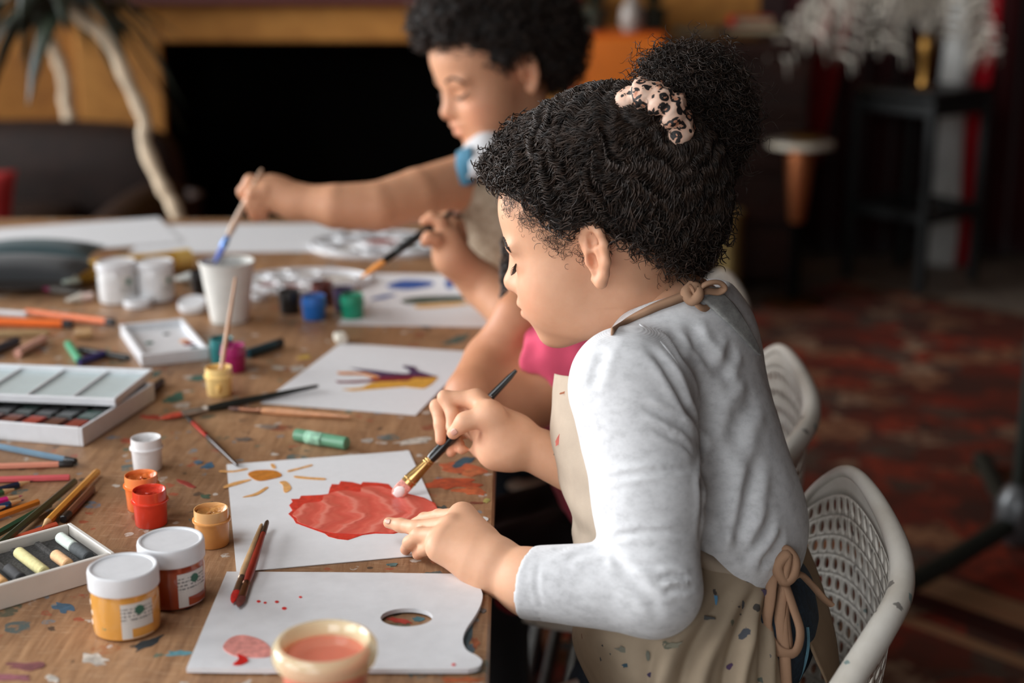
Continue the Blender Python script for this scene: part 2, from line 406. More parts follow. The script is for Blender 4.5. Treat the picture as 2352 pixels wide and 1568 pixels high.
rug.location = R0 + d1 * -1.15 + d2 * 1.65 + v3(0, 0, .0005); rug.rotation_euler = (0, 0, math.atan2(d1[1], d1[0]))
b = MB()
for i in range(150):
    y = -1.64 + 3.28 * i / 149; b.tube([(1.8, y, .005), (1.83, y + random.uniform(-.01, .01), .006), (1.86, y + random.uniform(-.02, .02), .004)], .004, 4)
fo = obj('fringe', b, plain('rug_fringe', (150, 130, 105), .9), None, origin=(0, 0, 0)); fo.parent = rug; fo['kind'] = 'stuff'

# ------------------------------------------------------------------ furniture and things at the back
m_leather = plain('dark_leather', (34, 18, 11), .6, spec=.25, var=.2, vscale=14, bump=.2)
ac = thing('leather_armchair', (-1.5, 4.45, 0), 'dark brown leather armchair at the left edge in front of the mustard wall', 'armchair')
b = MB().box((-1.62, 4.35, .24), (.74, .8, .30), bev=.04); obj('seat_base', b, m_leather, ac)
b = MB().box((-1.64, 4.33, .44), (.52, .70, .14), bev=.05); subsurf(obj('seat_cushion', b, m_leather, ac), 2)
b = MB().box((-1.16, 4.36, .32), (.24, .90, .50), bev=.08); subsurf(obj('arm', b, m_leather, ac), 2)
b = MB().box((-2.09, 4.36, .32), (.24, .90, .50), bev=.08); subsurf(obj('arm', b, m_leather, ac), 2)
b = MB().box((-1.62, 4.80, .40), (1.04, .26, .68), bev=.09); subsurf(obj('backrest', b, m_leather, ac), 2)
for sx in (-1.95, -1.29):
    for sy in (4.05, 4.68): obj('leg', MB().lathe([(.02, 0), (.03, .1)], (sx, sy, .0), 10), m_black, ac)
def cushion(name, c, size, R, mat, **kw):
    u = np.linspace(-1, 1, 13); G = []
    for sgn in (1, -1):
        g = np.zeros((13, 13, 3))
        for i, a in enumerate(u):
            for j, q in enumerate(u):
                h = (1 - a * a) ** .5 * (1 - q * q) ** .5; pin = 1 - .07 * (1 - abs(q)) * abs(a) - .0
                g[i, j] = (a * (1 - .06 * (1 - q * q)) * size[0] / 2, q * (1 - .06 * (1 - a * a)) * size[1] / 2, sgn * h * size[2] / 2)
        G.append(g)
    b = MB(); b.grid(G[0] @ np.asarray(R).T + c); b.grid(G[1] @ np.asarray(R).T + c, True); return obj(name, b, mat, **kw)
Rc = np.array(Matrix.Rotation(math.radians(62), 3, 'X'))
c_ = at(-46, 478, 4.1); cushion('cushion', (c_[0], c_[1], .58), (.20, .20, .09), Rc, plain('red_velvet', (150, 16, 14), .8), label='red cushion on the leather armchair at the left edge', category='cushion')

m_trunk = plain('pale_bark', (226, 202, 172), .7, var=.15, vscale=22, bump=.3); m_leaf = plain('dark_leaf', (36, 44, 30), .5, var=.3, vscale=6); m_pot = plain('brown_pot', (56, 34, 22), .5)
def leaf(b, base, dirv, L, w, droop, seg=7):
    base = np.asarray(base, float); d = nrm(dirv); side = nrm(np.cross(d, (0, 0, 1))); rows = []
    for i in range(seg):
        s = i / (seg - 1); p = base + d * L * s + v3(0, 0, -droop * L * s * s); ww = w * math.sin(math.pi * min(1, .12 + .88 * s)) ** .8 * .5
        nvec = np.cross(side, d); rows.append([p - side * ww + nvec * .1 * ww, p - nvec * .25 * ww, p + side * ww + nvec * .1 * ww])
    b.grid(rows); return b
def trunk_plant(name, path, rad, potc, label, nl, crown_r, seed):
    r = random.Random(seed); top = path[0]
    o = thing(name, (potc[0], potc[1], 0), label, 'plant')
    b = MB(); b.lathe([(.13, .0), (.17, .04), (.19, .34), (.2, .38), (.18, .38), (.17, .32), (.0, .32)], (potc[0], potc[1], .013), 24, cap1=False); obj('pot', b, m_pot, o)
    P = crom(np.array(path), 40); b = MB(); b.tube(P, rad * (1 + .12 * np.sin(np.arange(40) * 1.7)), 10); obj('trunk', b, m_trunk, o)
    for i in range(nl):
        a = r.uniform(0, 2 * math.pi); el = r.uniform(-.2, .9); s = r.uniform(0, .1)
        base = P[int(s * 39)]
        solidify(obj('leaf', leaf(MB(), base, (math.cos(a), math.sin(a), el), r.uniform(.22, crown_r), r.uniform(.03, .05), r.uniform(.5, 1.2)), m_leaf, o), .002)
    return o
p1 = [at(20, -70, 5.25), at(66, 5, 5.2), at(104, 70, 5.2), at(132, 130, 5.2), at(150, 190, 5.2), at(152, 240, 5.2), at(178, 325, 5.2), at(230, 440, 5.2), v3(-1.36, 5.3, .33)]
trunk_plant('potted_plant', p1, .024, (-1.36, 5.28), 'potted plant with a pale crooked trunk at the far left, nearest the frame edge', 40, .36, 3)
p2 = [at(110, -40, 3.72), at(180, 35, 3.72), at(250, 95, 3.72), at(292, 185, 3.72), at(332, 275, 3.72), at(332, 330, 3.72), at(372, 425, 3.72), at(398, 470, 3.72), at(430, 560, 3.72), at(445, 640, 3.70)]
trunk_plant('potted_plant', p2, .019, (p2[-1][0], p2[-1][1]), 'potted plant with a pale crooked trunk leaning in front of the black fireplace edge', 40, .34, 5)

# orange cabinet and the things on it
m_or = plain('orange_lacquer', (240, 124, 28), .4, var=.12, vscale=3); m_or2 = plain('orange_lacquer_edge', (206, 86, 20), .4)
oc = thing('orange_cabinet', (.375, 5.25, 0), 'orange cabinet standing behind the girl with the hair bun', 'cabinet')
b = MB().box((.372, 5.22, .515), (.33, .4, .97), bev=.012); obj('body', b, m_or2, oc, smooth=False)
b = MB().box((.372, 5.012, .53), (.30, .024, .92), bev=.006); d_ = obj('door', b, m_or, oc, smooth=False)
obj('handle', MB().lathe([(.008, 0), (.012, .02), (.016, .03), (.0, .034)], (.48, 5.0, .6), 12, axis=(0, -1, 0)), plain('brass', (176, 132, 70), .3, 1), d_)
for sx in (.24, .51):
    for sy in (5.1, 5.4): obj('foot', MB().box((sx, sy, .015), (.03, .03, .03)), m_black, oc, smooth=False)
def vase(name, prof, c, mat, label, seg=22): return obj(name, MB().lathe(prof, c, seg), mat, label=label, category='vase')
vase('ceramic_vase', [(.03, 0), (.045, .03), (.04, .08), (.018, .11), (.022, .125)], (.43, 5.22, 1.0), plain('grey_glaze', (150, 140, 132), .35), 'small grey vase on top of the orange cabinet')
def bouquet(name, c, label, cols, n, R, h, seed, cat='plant'):
    r = random.Random(seed); o = thing(name, c, label, cat)
    obj('pot', MB().lathe([(.035, 0), (.05, .07), (.053, .08), (.045, .08), (.0, .07)], c, 18, cap1=False), plain('dark_green_pot', (40, 46, 34), .5), o)
    for i in range(n):
        a = r.uniform(0, 6.28); rr = r.uniform(.2, 1) * R; tip = v3(c[0] + rr * math.cos(a), c[1] + rr * math.sin(a), c[2] + .07 + r.uniform(.4, 1) * h)
        if i % 2 == 0:
            solidify(obj('leaf', leaf(MB(), v3(c[0], c[1], c[2] + .07), tip - v3(*c), .08 + h * .8, .05, .5), m_leaf if cols[0] is None else cols[0], o), .0015)
        else:
            b = MB(); b.tube(crom([v3(c[0], c[1], c[2] + .07), (v3(c[0], c[1], c[2] + .07) + tip) / 2 + v3(0, 0, .02), tip], 8), .002, 5)
            st = obj('stem', b, m_leaf, o); q = MB()
            for k in range(7):
                aa = k * .9; leaf(q, tip, (math.cos(aa), math.sin(aa), .6), .04, .03, .3, 4)
            solidify(obj('blossom', q, cols[1 + (i // 2) % (len(cols) - 1)], st), .001)
    return o
bouquet('potted_plant', (.30, 5.26, 1.0), 'dark leafy potted plant on the left of the orange cabinet', [None, plain('olive_leaf', (70, 76, 46), .6)], 18, .09, .2, 11)
bouquet('flower_pot', (.515, 5.30, 1.0), 'pot of cream and pink flowers on the right of the orange cabinet', [None, plain('cream_petal', (206, 190, 160), .7), plain('pink_petal', (168, 84, 96), .7)], 26, .1, .17, 12, 'flowers')

# dark wooden dresser with books
m_dkw = NT('dark_walnut'); t = m_dkw; v = t.pos(scale=(.3, 1, 4)); n = t.noise(v, 9, 5, .6, .6)
t.l(t.ramp(n, [(.3, srgb(34, 15, 8)), (.7, srgb(62, 28, 14))]), t.b.inputs['Base Color']); t.set(Roughness=.45); m_dkw = t.mat
dr = thing('dresser', (.83, 5.6, 0), 'dark wooden chest of drawers between the orange cabinet and the red curtain', 'dresser')
b = MB().box((.84, 5.6, .47), (.56, .42, .86), bev=.008); obj('body', b, m_dkw, dr, smooth=False)
b = MB().box((.845, 5.595, .925), (.58, .46, .05), bev=.01); obj('top', b, m_dkw, dr, smooth=False)
for i in range(4):
    z = .16 + i * .205; d_ = obj('drawer', MB().box((.84, 5.38, z), (.52, .024, .185), bev=.006), m_dkw, dr, smooth=False)
    for sx in (.72, .96): obj('knob', MB().lathe([(.006, 0), (.016, .014), (.013, .026), (0, .03)], (sx, 5.368, z), 12, axis=(0, -1, 0)), m_dkw, d_)
for sx in (.6, 1.08): 
    for sy in (5.43, 5.77): obj('foot', MB().box((sx, sy, .02), (.05, .05, .04)), m_dkw, dr, smooth=False)
def book(c, size, R, mat, label):
    o = thing('book', (c[0], c[1], c[2] - size[2] / 2), label, 'book'); c = np.asarray(c, float); R = np.asarray(R)
    b = MB()
    for sz in (-1, 1): b.box(c + R @ v3(0, 0, sz * (size[2] / 2 - .002)), (size[0], size[1], .004), R)
    b.box(c + R @ v3(-size[0] / 2 + .002, 0, 0), (.004, size[1], size[2] - .008), R); obj('cover', b, mat, o, smooth=False)
    obj('pages', MB().box(c + R @ v3(.002, 0, 0), (size[0] - .012, size[1] - .012, size[2] - .009), R), plain('book_pages', (180, 165, 135), .9), o, smooth=False); return o
book((.90, 5.5, .99), (.22, .16, .03), np.eye(3), plain('dark_cover', (22, 24, 26), .6), 'dark book lying on the dresser under the red one')
book((.90, 5.49, 1.022), (.15, .15, .034), np.eye(3), plain('red_cover', (176, 12, 14), .6), 'small red book on the dark dresser')
book((.70, 5.5, .985), (.14, .2, .02), np.eye(3), plain('green_cover', (40, 50, 36), .6), 'green book lying on the dresser beside the red one')

# brass pedestal table and brass stand
m_brass = MATS['brass']; m_marble = plain('pale_marble', (196, 186, 168), .3)
bt = thing('pedestal_table', (1.045, 5.15, 0), 'small round side table on a brass pedestal, left of the black stool', 'side table')
c = (1.045, 5.15, .0135)
obj('tabletop', MB().lathe([(.10, .575), (.12, .58), (.122, .59), (.12, .60), (.0, .60)], c, 30, cap1=False), m_marble, bt)
obj('pedestal', MB().lathe([(.020, .30), (.030, .31), (.045, .45), (.052, .56), (.05, .576)], c, 24), plain('copper_cup', (190, 116, 74), .35, .8), bt); obj('column', MB().lathe([(.026, .02), (.022, .06), (.018, .16), (.022, .302)], c, 18), m_black, bt)
obj('foot_plate', MB().lathe([(.11, 0), (.115, .006), (.1, .014), (.03, .022)], c, 28), m_brass, bt)
obj('gilt_dish', MB().lathe([(.03, 0), (.06, .006), (.075, .022), (.07, .022), (.05, .01), (0, .008)], (1.055, 5.14, .614), 24, cap1=False), m_brass, label='shallow brass dish on the round side table', category='dish')
us = thing('umbrella_stand', (.80, 5.12, .0), 'tall narrow old-gold metal stand beside the dark dresser', 'stand')
obj('body', MB().lathe([(.055, 0), (.06, .01), (.045, .03), (.042, .3), (.05, .36), (.046, .36), (.04, .3), (.0, .28)], (.80, 5.12, .001), 20, cap1=False), plain('old_gold', (150, 128, 80), .4, .7), us)
obj('rim_ring', MB().tube([(.80 + .05 * math.cos(a), 5.12 + .05 * math.sin(a), .361) for a in np.linspace(0, 2 * math.pi, 24, endpoint=False)], .004, 6, closed=True), m_brass, us)

# red curtains
def m_cloth(name, col, rough=.9, scale=260):
    if name in MATS: return MATS[name]
    t = NT(name); v = t.coord('Object'); n = t.noise(v, 9, 4); c = srgb(*col)
    t.l(t.ramp(n, [(.3, tuple(x * .8 for x in c[:3]) + (1,)), (.7, tuple(min(1, x * 1.12) for x in c[:3]) + (1,))]), t.b.inputs['Base Color'])
    t.set(Roughness=rough); t.b.inputs['Specular IOR Level'].default_value = .2; t.b.inputs['Sheen Weight'].default_value = .15
    t.bump(t.noise(v, scale, 2), .3, .001); MATS[name] = t.mat; return t.mat
def curtain(name, x0, x1, y, z0, z1, nf, amp, mat, label, lean=0, gather=0):
    n = int(nf * 14); G = []
    for i in range(n + 1):
        u = i / n; row = []
        for j in range(18):
            s = j / 17; z = z0 + (z1 - z0) * s; x = x0 + (x1 - x0) * u + lean * s
            x += gather * (.5 - u) * (1 - abs(s - .35) / .65 if s > .35 else 1)
            row.append((x, y + amp * math.sin(u * nf * 6.283 + .6 * math.sin(3 * s + u * 5)) * (.6 + .4 * s), z))
        G.append(row)
    return solidify(obj(name, MB().grid(G), mat, label=label, category='curtain', sharp=180), .004)
m_red = m_cloth('lit_fold_red', (120, 4, 10)); m_redd = m_cloth('oxblood_drape', (44, 5, 6))  # the brighter red puts light on two curtain folds into the colour
curtain('curtain', 1.13, 1.95, 6.02, .02, 2.5, 7, .045, m_redd, 'dark oxblood curtain behind the black stool')
curtain('curtain', 1.98, 3.4, 6.0, .02, 2.5, 10, .05, m_cloth('oxblood_drape_b', (52, 6, 8)), 'dark oxblood curtain at the far right edge')
curtain('drape', 1.13, 1.27, 5.86, .42, 1.6, 2, .02, m_red, 'bright fold of the dark curtain left of the black stool, light painted in', lean=.2)
curtain('drape', 2.12, 2.26, 5.78, .3, 1.6, 2, .02, m_red, 'bright fold of the dark curtain at the right edge behind the black stool, light painted in', lean=.05)
# white cloth with red border hanging behind the stool
w0, w1 = aty(2162, 640, 5.85), aty(2235, -60, 5.85)
G = []
for i in range(15):
    u = i / 14; row = []
    for j in range(22):
        s = j / 21; p = w0 + (w1 - w0) * s; row.append((p[0] - .085 + .2 * u + .008 * math.sin(9 * s), 5.85 + .02 * math.sin(u * 9 + 2 * s), p[2]))
    G.append(row)
wc = thing('hanging_cloth', (w0[0], 5.85, w0[2]), 'white cloth with a red border hanging behind the black stool', 'cloth')
G = np.array(G); solidify(obj('white_panel', MB().grid(G[:10]), m_cloth('white_cloth', (206, 206, 202)), wc, sharp=180), .004)
solidify(obj('red_border', MB().grid(G[9:]), m_cloth('border_red', (160, 6, 24)), wc, sharp=180), .004)

# black bar stool
m_blk = plain('black_steel', (34, 36, 36), .45, .3)
A = v3(1.342, 5.57, 0); B = v3(1.558, 5.30, 0); D = v3(1.828, 5.516, 0); Cc = A + D - B; cen = (A + D) / 2
st = thing('bar_stool', (cen[0], cen[1], 0), 'square black metal bar stool on the red rug', 'stool')
ang = math.atan2((D - B)[1], (D - B)[0]); Rz = np.array(Matrix.Rotation(ang, 3, 'Z')); Z0 = .013
obj('seat', MB().box(cen + v3(0, 0, .755), (.37, .37, .035), Rz, bev=.01), m_blk, st, smooth=False)
for P in (A, B, Cc, D):
    q = cen + (P - cen) * 1.0; obj('leg', MB().box(q + v3(0, 0, .375), (.034, .034, .725), Rz, bev=.004), m_blk, st, smooth=False)
for P, Q in ((A, B), (B, D), (D, Cc), (Cc, A)):
    m = (P + Q) / 2; dd = Q - P; R_ = np.array(Matrix.Rotation(math.atan2(dd[1], dd[0]), 3, 'Z'))
    obj('footrest_rail', MB().box(m + v3(0, 0, .30), (np.linalg.norm(dd), .03, .045), R_, bev=.004), m_blk, st, smooth=False)
    obj('apron_rail', MB().box(m + v3(0, 0, .705), (np.linalg.norm(dd), .024, .05), R_, bev=.004), m_blk, st, smooth=False)
# brass vase with white feathers standing on the stool
fc = at(2118, 200, 5.35); fc = v3(fc[0], 5.40, .7725)
fa = thing('feather_vase', fc, 'slim brass vase with drooping white feathers on the black stool', 'vase')
obj('vase_body', MB().lathe([(.036, 0), (.04, .006), (.022, .02), (.017, .05), (.024, .12), (.028, .17), (.022, .2), (.026, .21), (.02, .21), (.0, .2)], fc, 20, cap1=False), m_brass, fa)
m_fea = plain('white_feather', (222, 214, 200), .9)
rr = random.Random(4); top = fc + v3(0, 0, .2)
for k, (dx, dy, L, up) in enumerate(((-.5, .0, .6, .20), (-.42, -.1, .56, .24), (-.34, .12, .5, .22), (-.2, -.12, .42, .25), (.22, .0, .34, .24), (.17, -.1, .32, .22), (.1, .1, .3, .25), (-.1, .05, .36, .26), (-.28, 0, .5, .3), (.2, .08, .3, .28))):
    P = crom([top, top + v3(dx * .35, dy * .35, up), top + v3(dx * .75, dy * .7, up * .9), top + v3(dx * 1.1, dy, -.03 + rr.uniform(-.05, .05))], 22)
    b = MB(); b.tube(P, np.linspace(.003, .001, 22), 5); tg = np.gradient(P, axis=0)
    for i in range(3, 22):
        for q in range(6):
            a = rr.uniform(0, 6.28); s_ = nrm(np.cross(tg[i], (math.cos(a), math.sin(a), .3))); l_ = rr.uniform(.05, .09) * (1 if i < 17 else 1.1)
            e = P[i] + s_ * l_ * .7 + v3(0, 0, -l_ * .8); m = P[i] + s_ * l_ * .55 + v3(0, 0, -l_ * .15); w = nrm(tg[i]) * .006
            b.add([P[i] - w, P[i] + w, m + w, m - w, e + w * .4, e - w * .4], [(0, 1, 2, 3), (3, 2, 4, 5)])
    obj('feather', b, m_fea, fa)
# dark studio stand at the right edge
sp = v3(1.108, 2.91, 0); sd = thing('studio_stand', (sp[0], sp[1], 0), 'dark metal stand with a floor leg at the right edge of the picture', 'stand')
m_std = plain('grey_green_steel', (44, 48, 42), .5, .4)
obj('pole', MB().tube([sp + v3(0, 0, .02), sp + v3(.02, .05, 1.75)], .016, 14), m_std, sd)
obj('hub', MB().lathe([(.035, .03), (.045, .05), (.045, .12), (.03, .15), (.02, .16)], sp, 18), plain('dull_steel', (110, 112, 114), .4, .7), sd)
for a in (math.atan2(2.60 - 2.91, .745 - 1.108), 1.4, -.6):
    e = sp + v3(math.cos(a), math.sin(a), 0) * .49
    obj('leg', MB().tube([sp + v3(0, 0, .075), (sp + e) / 2 + v3(0, 0, .052), e + v3(0, 0, .042)], .024, 12, flat=.8), m_std, sd)
    obj('foot', MB().lathe([(.022, 0), (.026, .008), (.02, .03)], e + v3(0, 0, .0125), 12), m_black, sd)
# ================================================================== the work table
def m_table():
    t = NT('stained_tabletop'); v = t.pos(); vg = t.pos(scale=(6, .9, 1))
    g = t.noise(vg, 9, 6, .62, .8); g2 = t.noise(t.pos(scale=(60, 6, 1)), 5, 4, .6)
    c = t.ramp(g, [(.22, srgb(106, 74, 50)), (.42, srgb(148, 108, 76)), (.6, srgb(172, 130, 94)), (.8, srgb(192, 152, 114))])
    c = t.mix(.3, c, t.ramp(g2, [(.3, srgb(96, 66, 44)), (.7, srgb(190, 150, 112))]))
    big = t.noise(v, 3.2, 4, .6); c = t.mix(t.ramp(big, [(.38, .5), (.62, 0)]), c, srgb(92, 64, 46)); sc_ = t.noise(t.pos(scale=(3, 26, 1), rot=(0, 0, .5)), 16, 4, .7); c = t.mix(t.ramp(sc_, [(.56, 0), (.66, .4)]), c, srgb(196, 166, 134))
    # old paint: colour cells, shown only where a blotchy mask lets them through
    w = t.noise(v, 30, 3, .6, 0, 'Color'); vv = t.new('ShaderNodeVectorMath'); vv.operation = 'MULTIPLY_ADD'; t.l(w, vv.inputs[0]); vv.inputs[1].default_value = (.03, .03, 0); t.l(v, vv.inputs[2])
    for sc, thr, pal in ((28, .74, [(0, srgb(170, 160, 150)), (.25, srgb(58, 92, 96)), (.45, srgb(120, 52, 34)), (.62, srgb(60, 78, 66)), (.8, srgb(150, 92, 56)), (.92, srgb(92, 112, 130))]),
                         (64, .70, [(0, srgb(190, 184, 176)), (.3, srgb(50, 44, 40)), (.5, srgb(150, 66, 44)), (.7, srgb(70, 104, 92)), (.85, srgb(110, 120, 126))])):
        a = t.voro(vv.outputs[0], sc, 'F1', 'Color'); d = t.voro(vv.outputs[0], sc, 'F1', 'Distance'); s = t.sep(a)
        col = t.ramp(s[0], pal, 'CONSTANT'); m = t.math('MULTIPLY', t.math('GREATER_THAN', s[1], thr), t.math('LESS_THAN', d, .33))
        m = t.math('MULTIPLY', m, t.ramp(t.noise(v, 90, 3, .7), [(.38, 0), (.52, .8)])); c = t.mix(m, c, col)
    t.l(c, t.b.inputs['Base Color']); t.l(t.ramp(g2, [(.2, .36), (.8, .55)]), t.b.inputs['Roughness']); t.bump(g2, .25, .0015); return t.mat
m_tab = m_table(); m_tabside = plain('table_edge_wood', (70, 46, 32), .6, var=.2, vscale=30)
TX0, TX1, TY0, TY1 = -1.5, -.019, .62, 3.057
table = thing('work_table', ((TX0 + TX1) / 2, (TY0 + TY1) / 2, 0), 'large paint-stained wooden work table covered with art supplies', 'table')
obj('tabletop', MB().box(((TX0 + TX1) / 2, (TY0 + TY1) / 2, T - .016), (TX1 - TX0, TY1 - TY0, .032), bev=.0025), m_tab, table, smooth=False)
for x in (TX0 + .06, TX1 - .12):
    for y in (TY0 + .06, TY1 - .06): obj('leg', MB().box((x, y, .3445), (.07, .07, .689), bev=.006), m_tabside, table, smooth=False)
for x in (TX0 + .06, TX1 - .12): obj('side_rail', MB().box((x, (TY0 + TY1) / 2, T - .077), (.028, TY1 - TY0 - .19, .088), bev=.003), m_tabside, table, smooth=False)
for y in (TY0 + .06, TY1 - .06): obj('end_rail', MB().box(((TX0 + TX1) / 2, y, T - .077), (TX1 - TX0 - .25, .028, .088), bev=.003), m_tabside, table, smooth=False)

def blobpoly(px, z, n=None, closed_smooth=True):
    P = np.array([hz(a, b_, z)[:2] for a, b_ in px])
    if closed_smooth: P = crom(P, n or len(P) * 4, closed=True)
    ar = np.sum(P[:, 0] * np.roll(P[:, 1], -1) - np.roll(P[:, 0], -1) * P[:, 1])
    return P if ar > 0 else P[::-1]
def flat(name, px, z0, th, mat, parent, smoothed=True, **kw):
    return obj(name, MB().prism(blobpoly(px, z0, closed_smooth=smoothed), z0, z0 + th), mat, parent, smooth=False, **kw)
def stain(px, py, rx, ry, col, seed, ang=0, rag=.35):
    r = random.Random(seed); pts = []
    for i in range(14):
        a = i / 14 * 6.283; k = 1 + r.uniform(-rag, rag); x, y = rx * k * math.cos(a), ry * k * math.sin(a)
        pts.append((px + x * math.cos(ang) - y * math.sin(ang), py + x * math.sin(ang) + y * math.cos(ang)))
    nm = 'dried_paint_%d_%d_%d' % col
    flat('paint_stain', pts, T, .0002 + (seed - 100) * .000012, plain(nm, col, .6, var=.2, vscale=120), table)
for i, s in enumerate([(400, 914, 26, 9, (34, 84, 70), -.2), (345, 862, 30, 6, (40, 72, 64), -.4), (455, 868, 22, 6, (52, 92, 80), -.1), (338, 1478, 34, 9, (44, 52, 56), -.5), (408, 1500, 26, 6, (98, 150, 160), -.05),
                       (214, 1512, 30, 12, (190, 182, 172), .1), (146, 1395, 22, 10, (72, 100, 122), .1), (478, 1070, 14, 6, (40, 84, 110), -.3), (470, 1140, 12, 5, (58, 80, 60), 0), (486, 1156, 9, 4, (34, 44, 44), 0),
                       (345, 958, 28, 5, (168, 58, 40), .1), (290, 1012, 16, 5, (176, 84, 60), 0), (1060, 1075, 60, 10, (176, 84, 48), .1), (1040, 1110, 62, 13, (172, 70, 34), -.05), (1085, 1128, 40, 8, (186, 92, 50), .1), (1090, 1085, 24, 9, (190, 104, 62), 0),
                       (1062, 1062, 26, 8, (44, 74, 88), -.35), (1015, 1168, 16, 6, (70, 78, 74), 0), (1118, 1150, 7, 5, (170, 160, 90), 0), (1095, 1155, 18, 2, (120, 60, 40), 0), (950, 1013, 40, 6, (188, 178, 166), -.1), (845, 1012, 14, 4, (170, 160, 150), 0),
                       (1075, 1455, 10, 26, (60, 84, 92), .1), (1082, 1490, 12, 12, (80, 100, 110), 0), (1092, 1476, 8, 12, (150, 80, 48), 0), (915, 1425, 26, 5, (176, 58, 44), .2), (960, 1422, 14, 5, (70, 110, 116), 0), (1060, 1562, 46, 6, (168, 86, 44), 0),
                       (640, 845, 16, 5, (176, 168, 156), 0), (683, 846, 16, 6, (180, 170, 160), 0), (1050, 780, 30, 7, (66, 86, 78), -.4), (970, 748, 20, 5, (70, 60, 54), .5), (700, 820, 14, 4, (196, 160, 70), -.1),
                       (430, 1112, 22, 4, (140, 44, 34), .35), (418, 930, 20, 5, (190, 176, 164), -.1), (455, 1062, 10, 4, (60, 90, 110), 0), (60, 1530, 40, 9, (120, 70, 72), 0), (30, 1556, 44, 7, (140, 84, 92), 0), (120, 1560, 18, 6, (186, 178, 168), .3),
                       (620, 980, 22, 4, (120, 104, 92), 0), (560, 1010, 20, 4, (96, 84, 76), 0), (1115, 1195, 6, 8, (206, 204, 200), 0), (1120, 1240, 5, 9, (80, 98, 110), 0), (1010, 1290, 20, 4, (190, 120, 84), 0), (900, 1297, 12, 3, (84, 110, 108), 0), (1100, 1400, 14, 6, (96, 92, 90), .2)]):
    stain(*s[:4], s[4], 100 + i, s[5])

# ------------------------------------------------------------------ sheets of paper and their paintings
def m_paper(name, col=(216, 216, 218)):
    t = NT(name); v = t.coord('Object'); n = t.noise(v, 90, 3)
    c = srgb(*col); t.l(t.ramp(n, [(.3, tuple(x * .96 for x in c[:3]) + (1,)), (.7, c)]), t.b.inputs['Base Color']); t.set(Roughness=.85); t.bump(t.noise(v, 900, 2), .15, .0004); return t.mat
m_pap = m_paper('white_paper')
def sheet(Q, w, d, label, th=.0008, z=T + .0004):
    """a real rectangular sheet w x d laid where the four seen corners (TL, TR, BR, BL) put it"""
    P = [hz(a, b_, z)[:2] for a, b_ in Q]; c = sum(P) / 4; u = (P[1] - P[0]) + (P[2] - P[3]); u = u / np.linalg.norm(u); vv = np.array([-u[1], u[0]])
    th_ = th; o = thing('painting_sheet' if 'blank' not in label else 'blank_sheet', (c[0], c[1], z), label, 'paper')
    n = 9; top = np.zeros((n, n, 3))
    for i, a in enumerate(np.linspace(-.5, .5, n)):
        for j, q in enumerate(np.linspace(-.5, .5, n)):
            p = c + u * w * a + vv * d * q; top[i, j] = (p[0], p[1], z + th_ / 2)
    s = obj('sheet', MB().grid(top), m_pap, o, smooth=False); solidify(s, th_); return o
SZ = T + .0004 + .0008
paint = lambda nm, col, **k: plain('wet_' + nm, col, k.pop('rough', .42), var=.14, vscale=160, bump=.35)
def C5(*p): return [(420 + a / 3.178, 860 + b_ / 3.178) for a, b_ in p]
p1 = sheet([(503, 1070), (925, 1035), (1071, 1269), (555, 1312)], .21, .297, 'sheet painted with a red fish and an orange sun under the girl\'s hands')
def m_swirl():
    t = NT('swirled_coral_paint'); v = t.coord('Object', loc=(.10, .02, 0), scale=(1.0, 1.5, 1)); n = t.noise(v, 14, 3, .5, 0, 'Color')
    vv = t.new('ShaderNodeVectorMath'); vv.operation = 'MULTIPLY_ADD'; t.l(n, vv.inputs[0]); vv.inputs[1].default_value = (.05, .05, 0); t.l(v, vv.inputs[2])
    wv = t.new('ShaderNodeTexWave'); wv.wave_type = 'RINGS'; wv.rings_direction = 'Z'; wv.inputs['Scale'].default_value = 11; wv.inputs['Distortion'].default_value = 3; wv.inputs['Detail'].default_value = 3; wv.inputs['Detail Scale'].default_value = 1.5
    t.l(vv.outputs[0], wv.inputs['Vector'])
    c = t.ramp(wv.outputs[0], [(.05, srgb(206, 86, 74)), (.35, srgb(212, 98, 84)), (.6, srgb(207, 89, 77)), (.9, srgb(215, 106, 92)), (.99, srgb(223, 128, 113))])
    t.l(c, t.b.inputs['Base Color']); t.set(Roughness=.32); t.bump(wv.outputs[0], .5, .0015); return t.mat
fish = C5((770, 1017), (800, 992), (776, 955), (800, 930), (790, 910), (850, 908), (862, 886), (1010, 879), (1062, 872), (1074, 826), (1088, 800), (1138, 803), (1152, 778), (1235, 786), (1298, 802), (1315, 785), (1420, 790), (1500, 800), (1530, 832), (1650, 872), (1760, 900), (1840, 940), (1876, 1012), (1800, 1060), (1690, 1120), (1540, 1162), (1400, 1160), (1310, 1172), (1205, 1208), (1130, 1200), (1062, 1182), (1036, 1160), (950, 1130), (825, 1085), (806, 1052))
flat('fish_red_paint', fish, SZ, .0004, paint('red', (206, 54, 40)), p1, smoothed=False)
pink = C5((800, 1020), (860, 965), (900, 940), (1010, 925), (1030, 885), (1090, 862), (1190, 845), (1290, 860), (1310, 822), (1420, 815), (1500, 835), (1640, 880), (1750, 905), (1830, 945), (1862, 1008), (1790, 1050), (1690, 1105), (1530, 1155), (1400, 1150), (1300, 1165), (1180, 1160), (1060, 1150), (930, 1110), (840, 1075), (830, 1045))
flat('fish_coral_paint', pink, SZ + .0004, .0004, m_swirl(), p1)
flat('sun_paint', C5((475, 727), (520, 704), (600, 698), (680, 705), (722, 740), (640, 765), (560, 777), (510, 760)), SZ, .0006, paint('ochre', (196, 122, 44)), p1)
m_ray = paint('pale_ochre', (220, 164, 100))
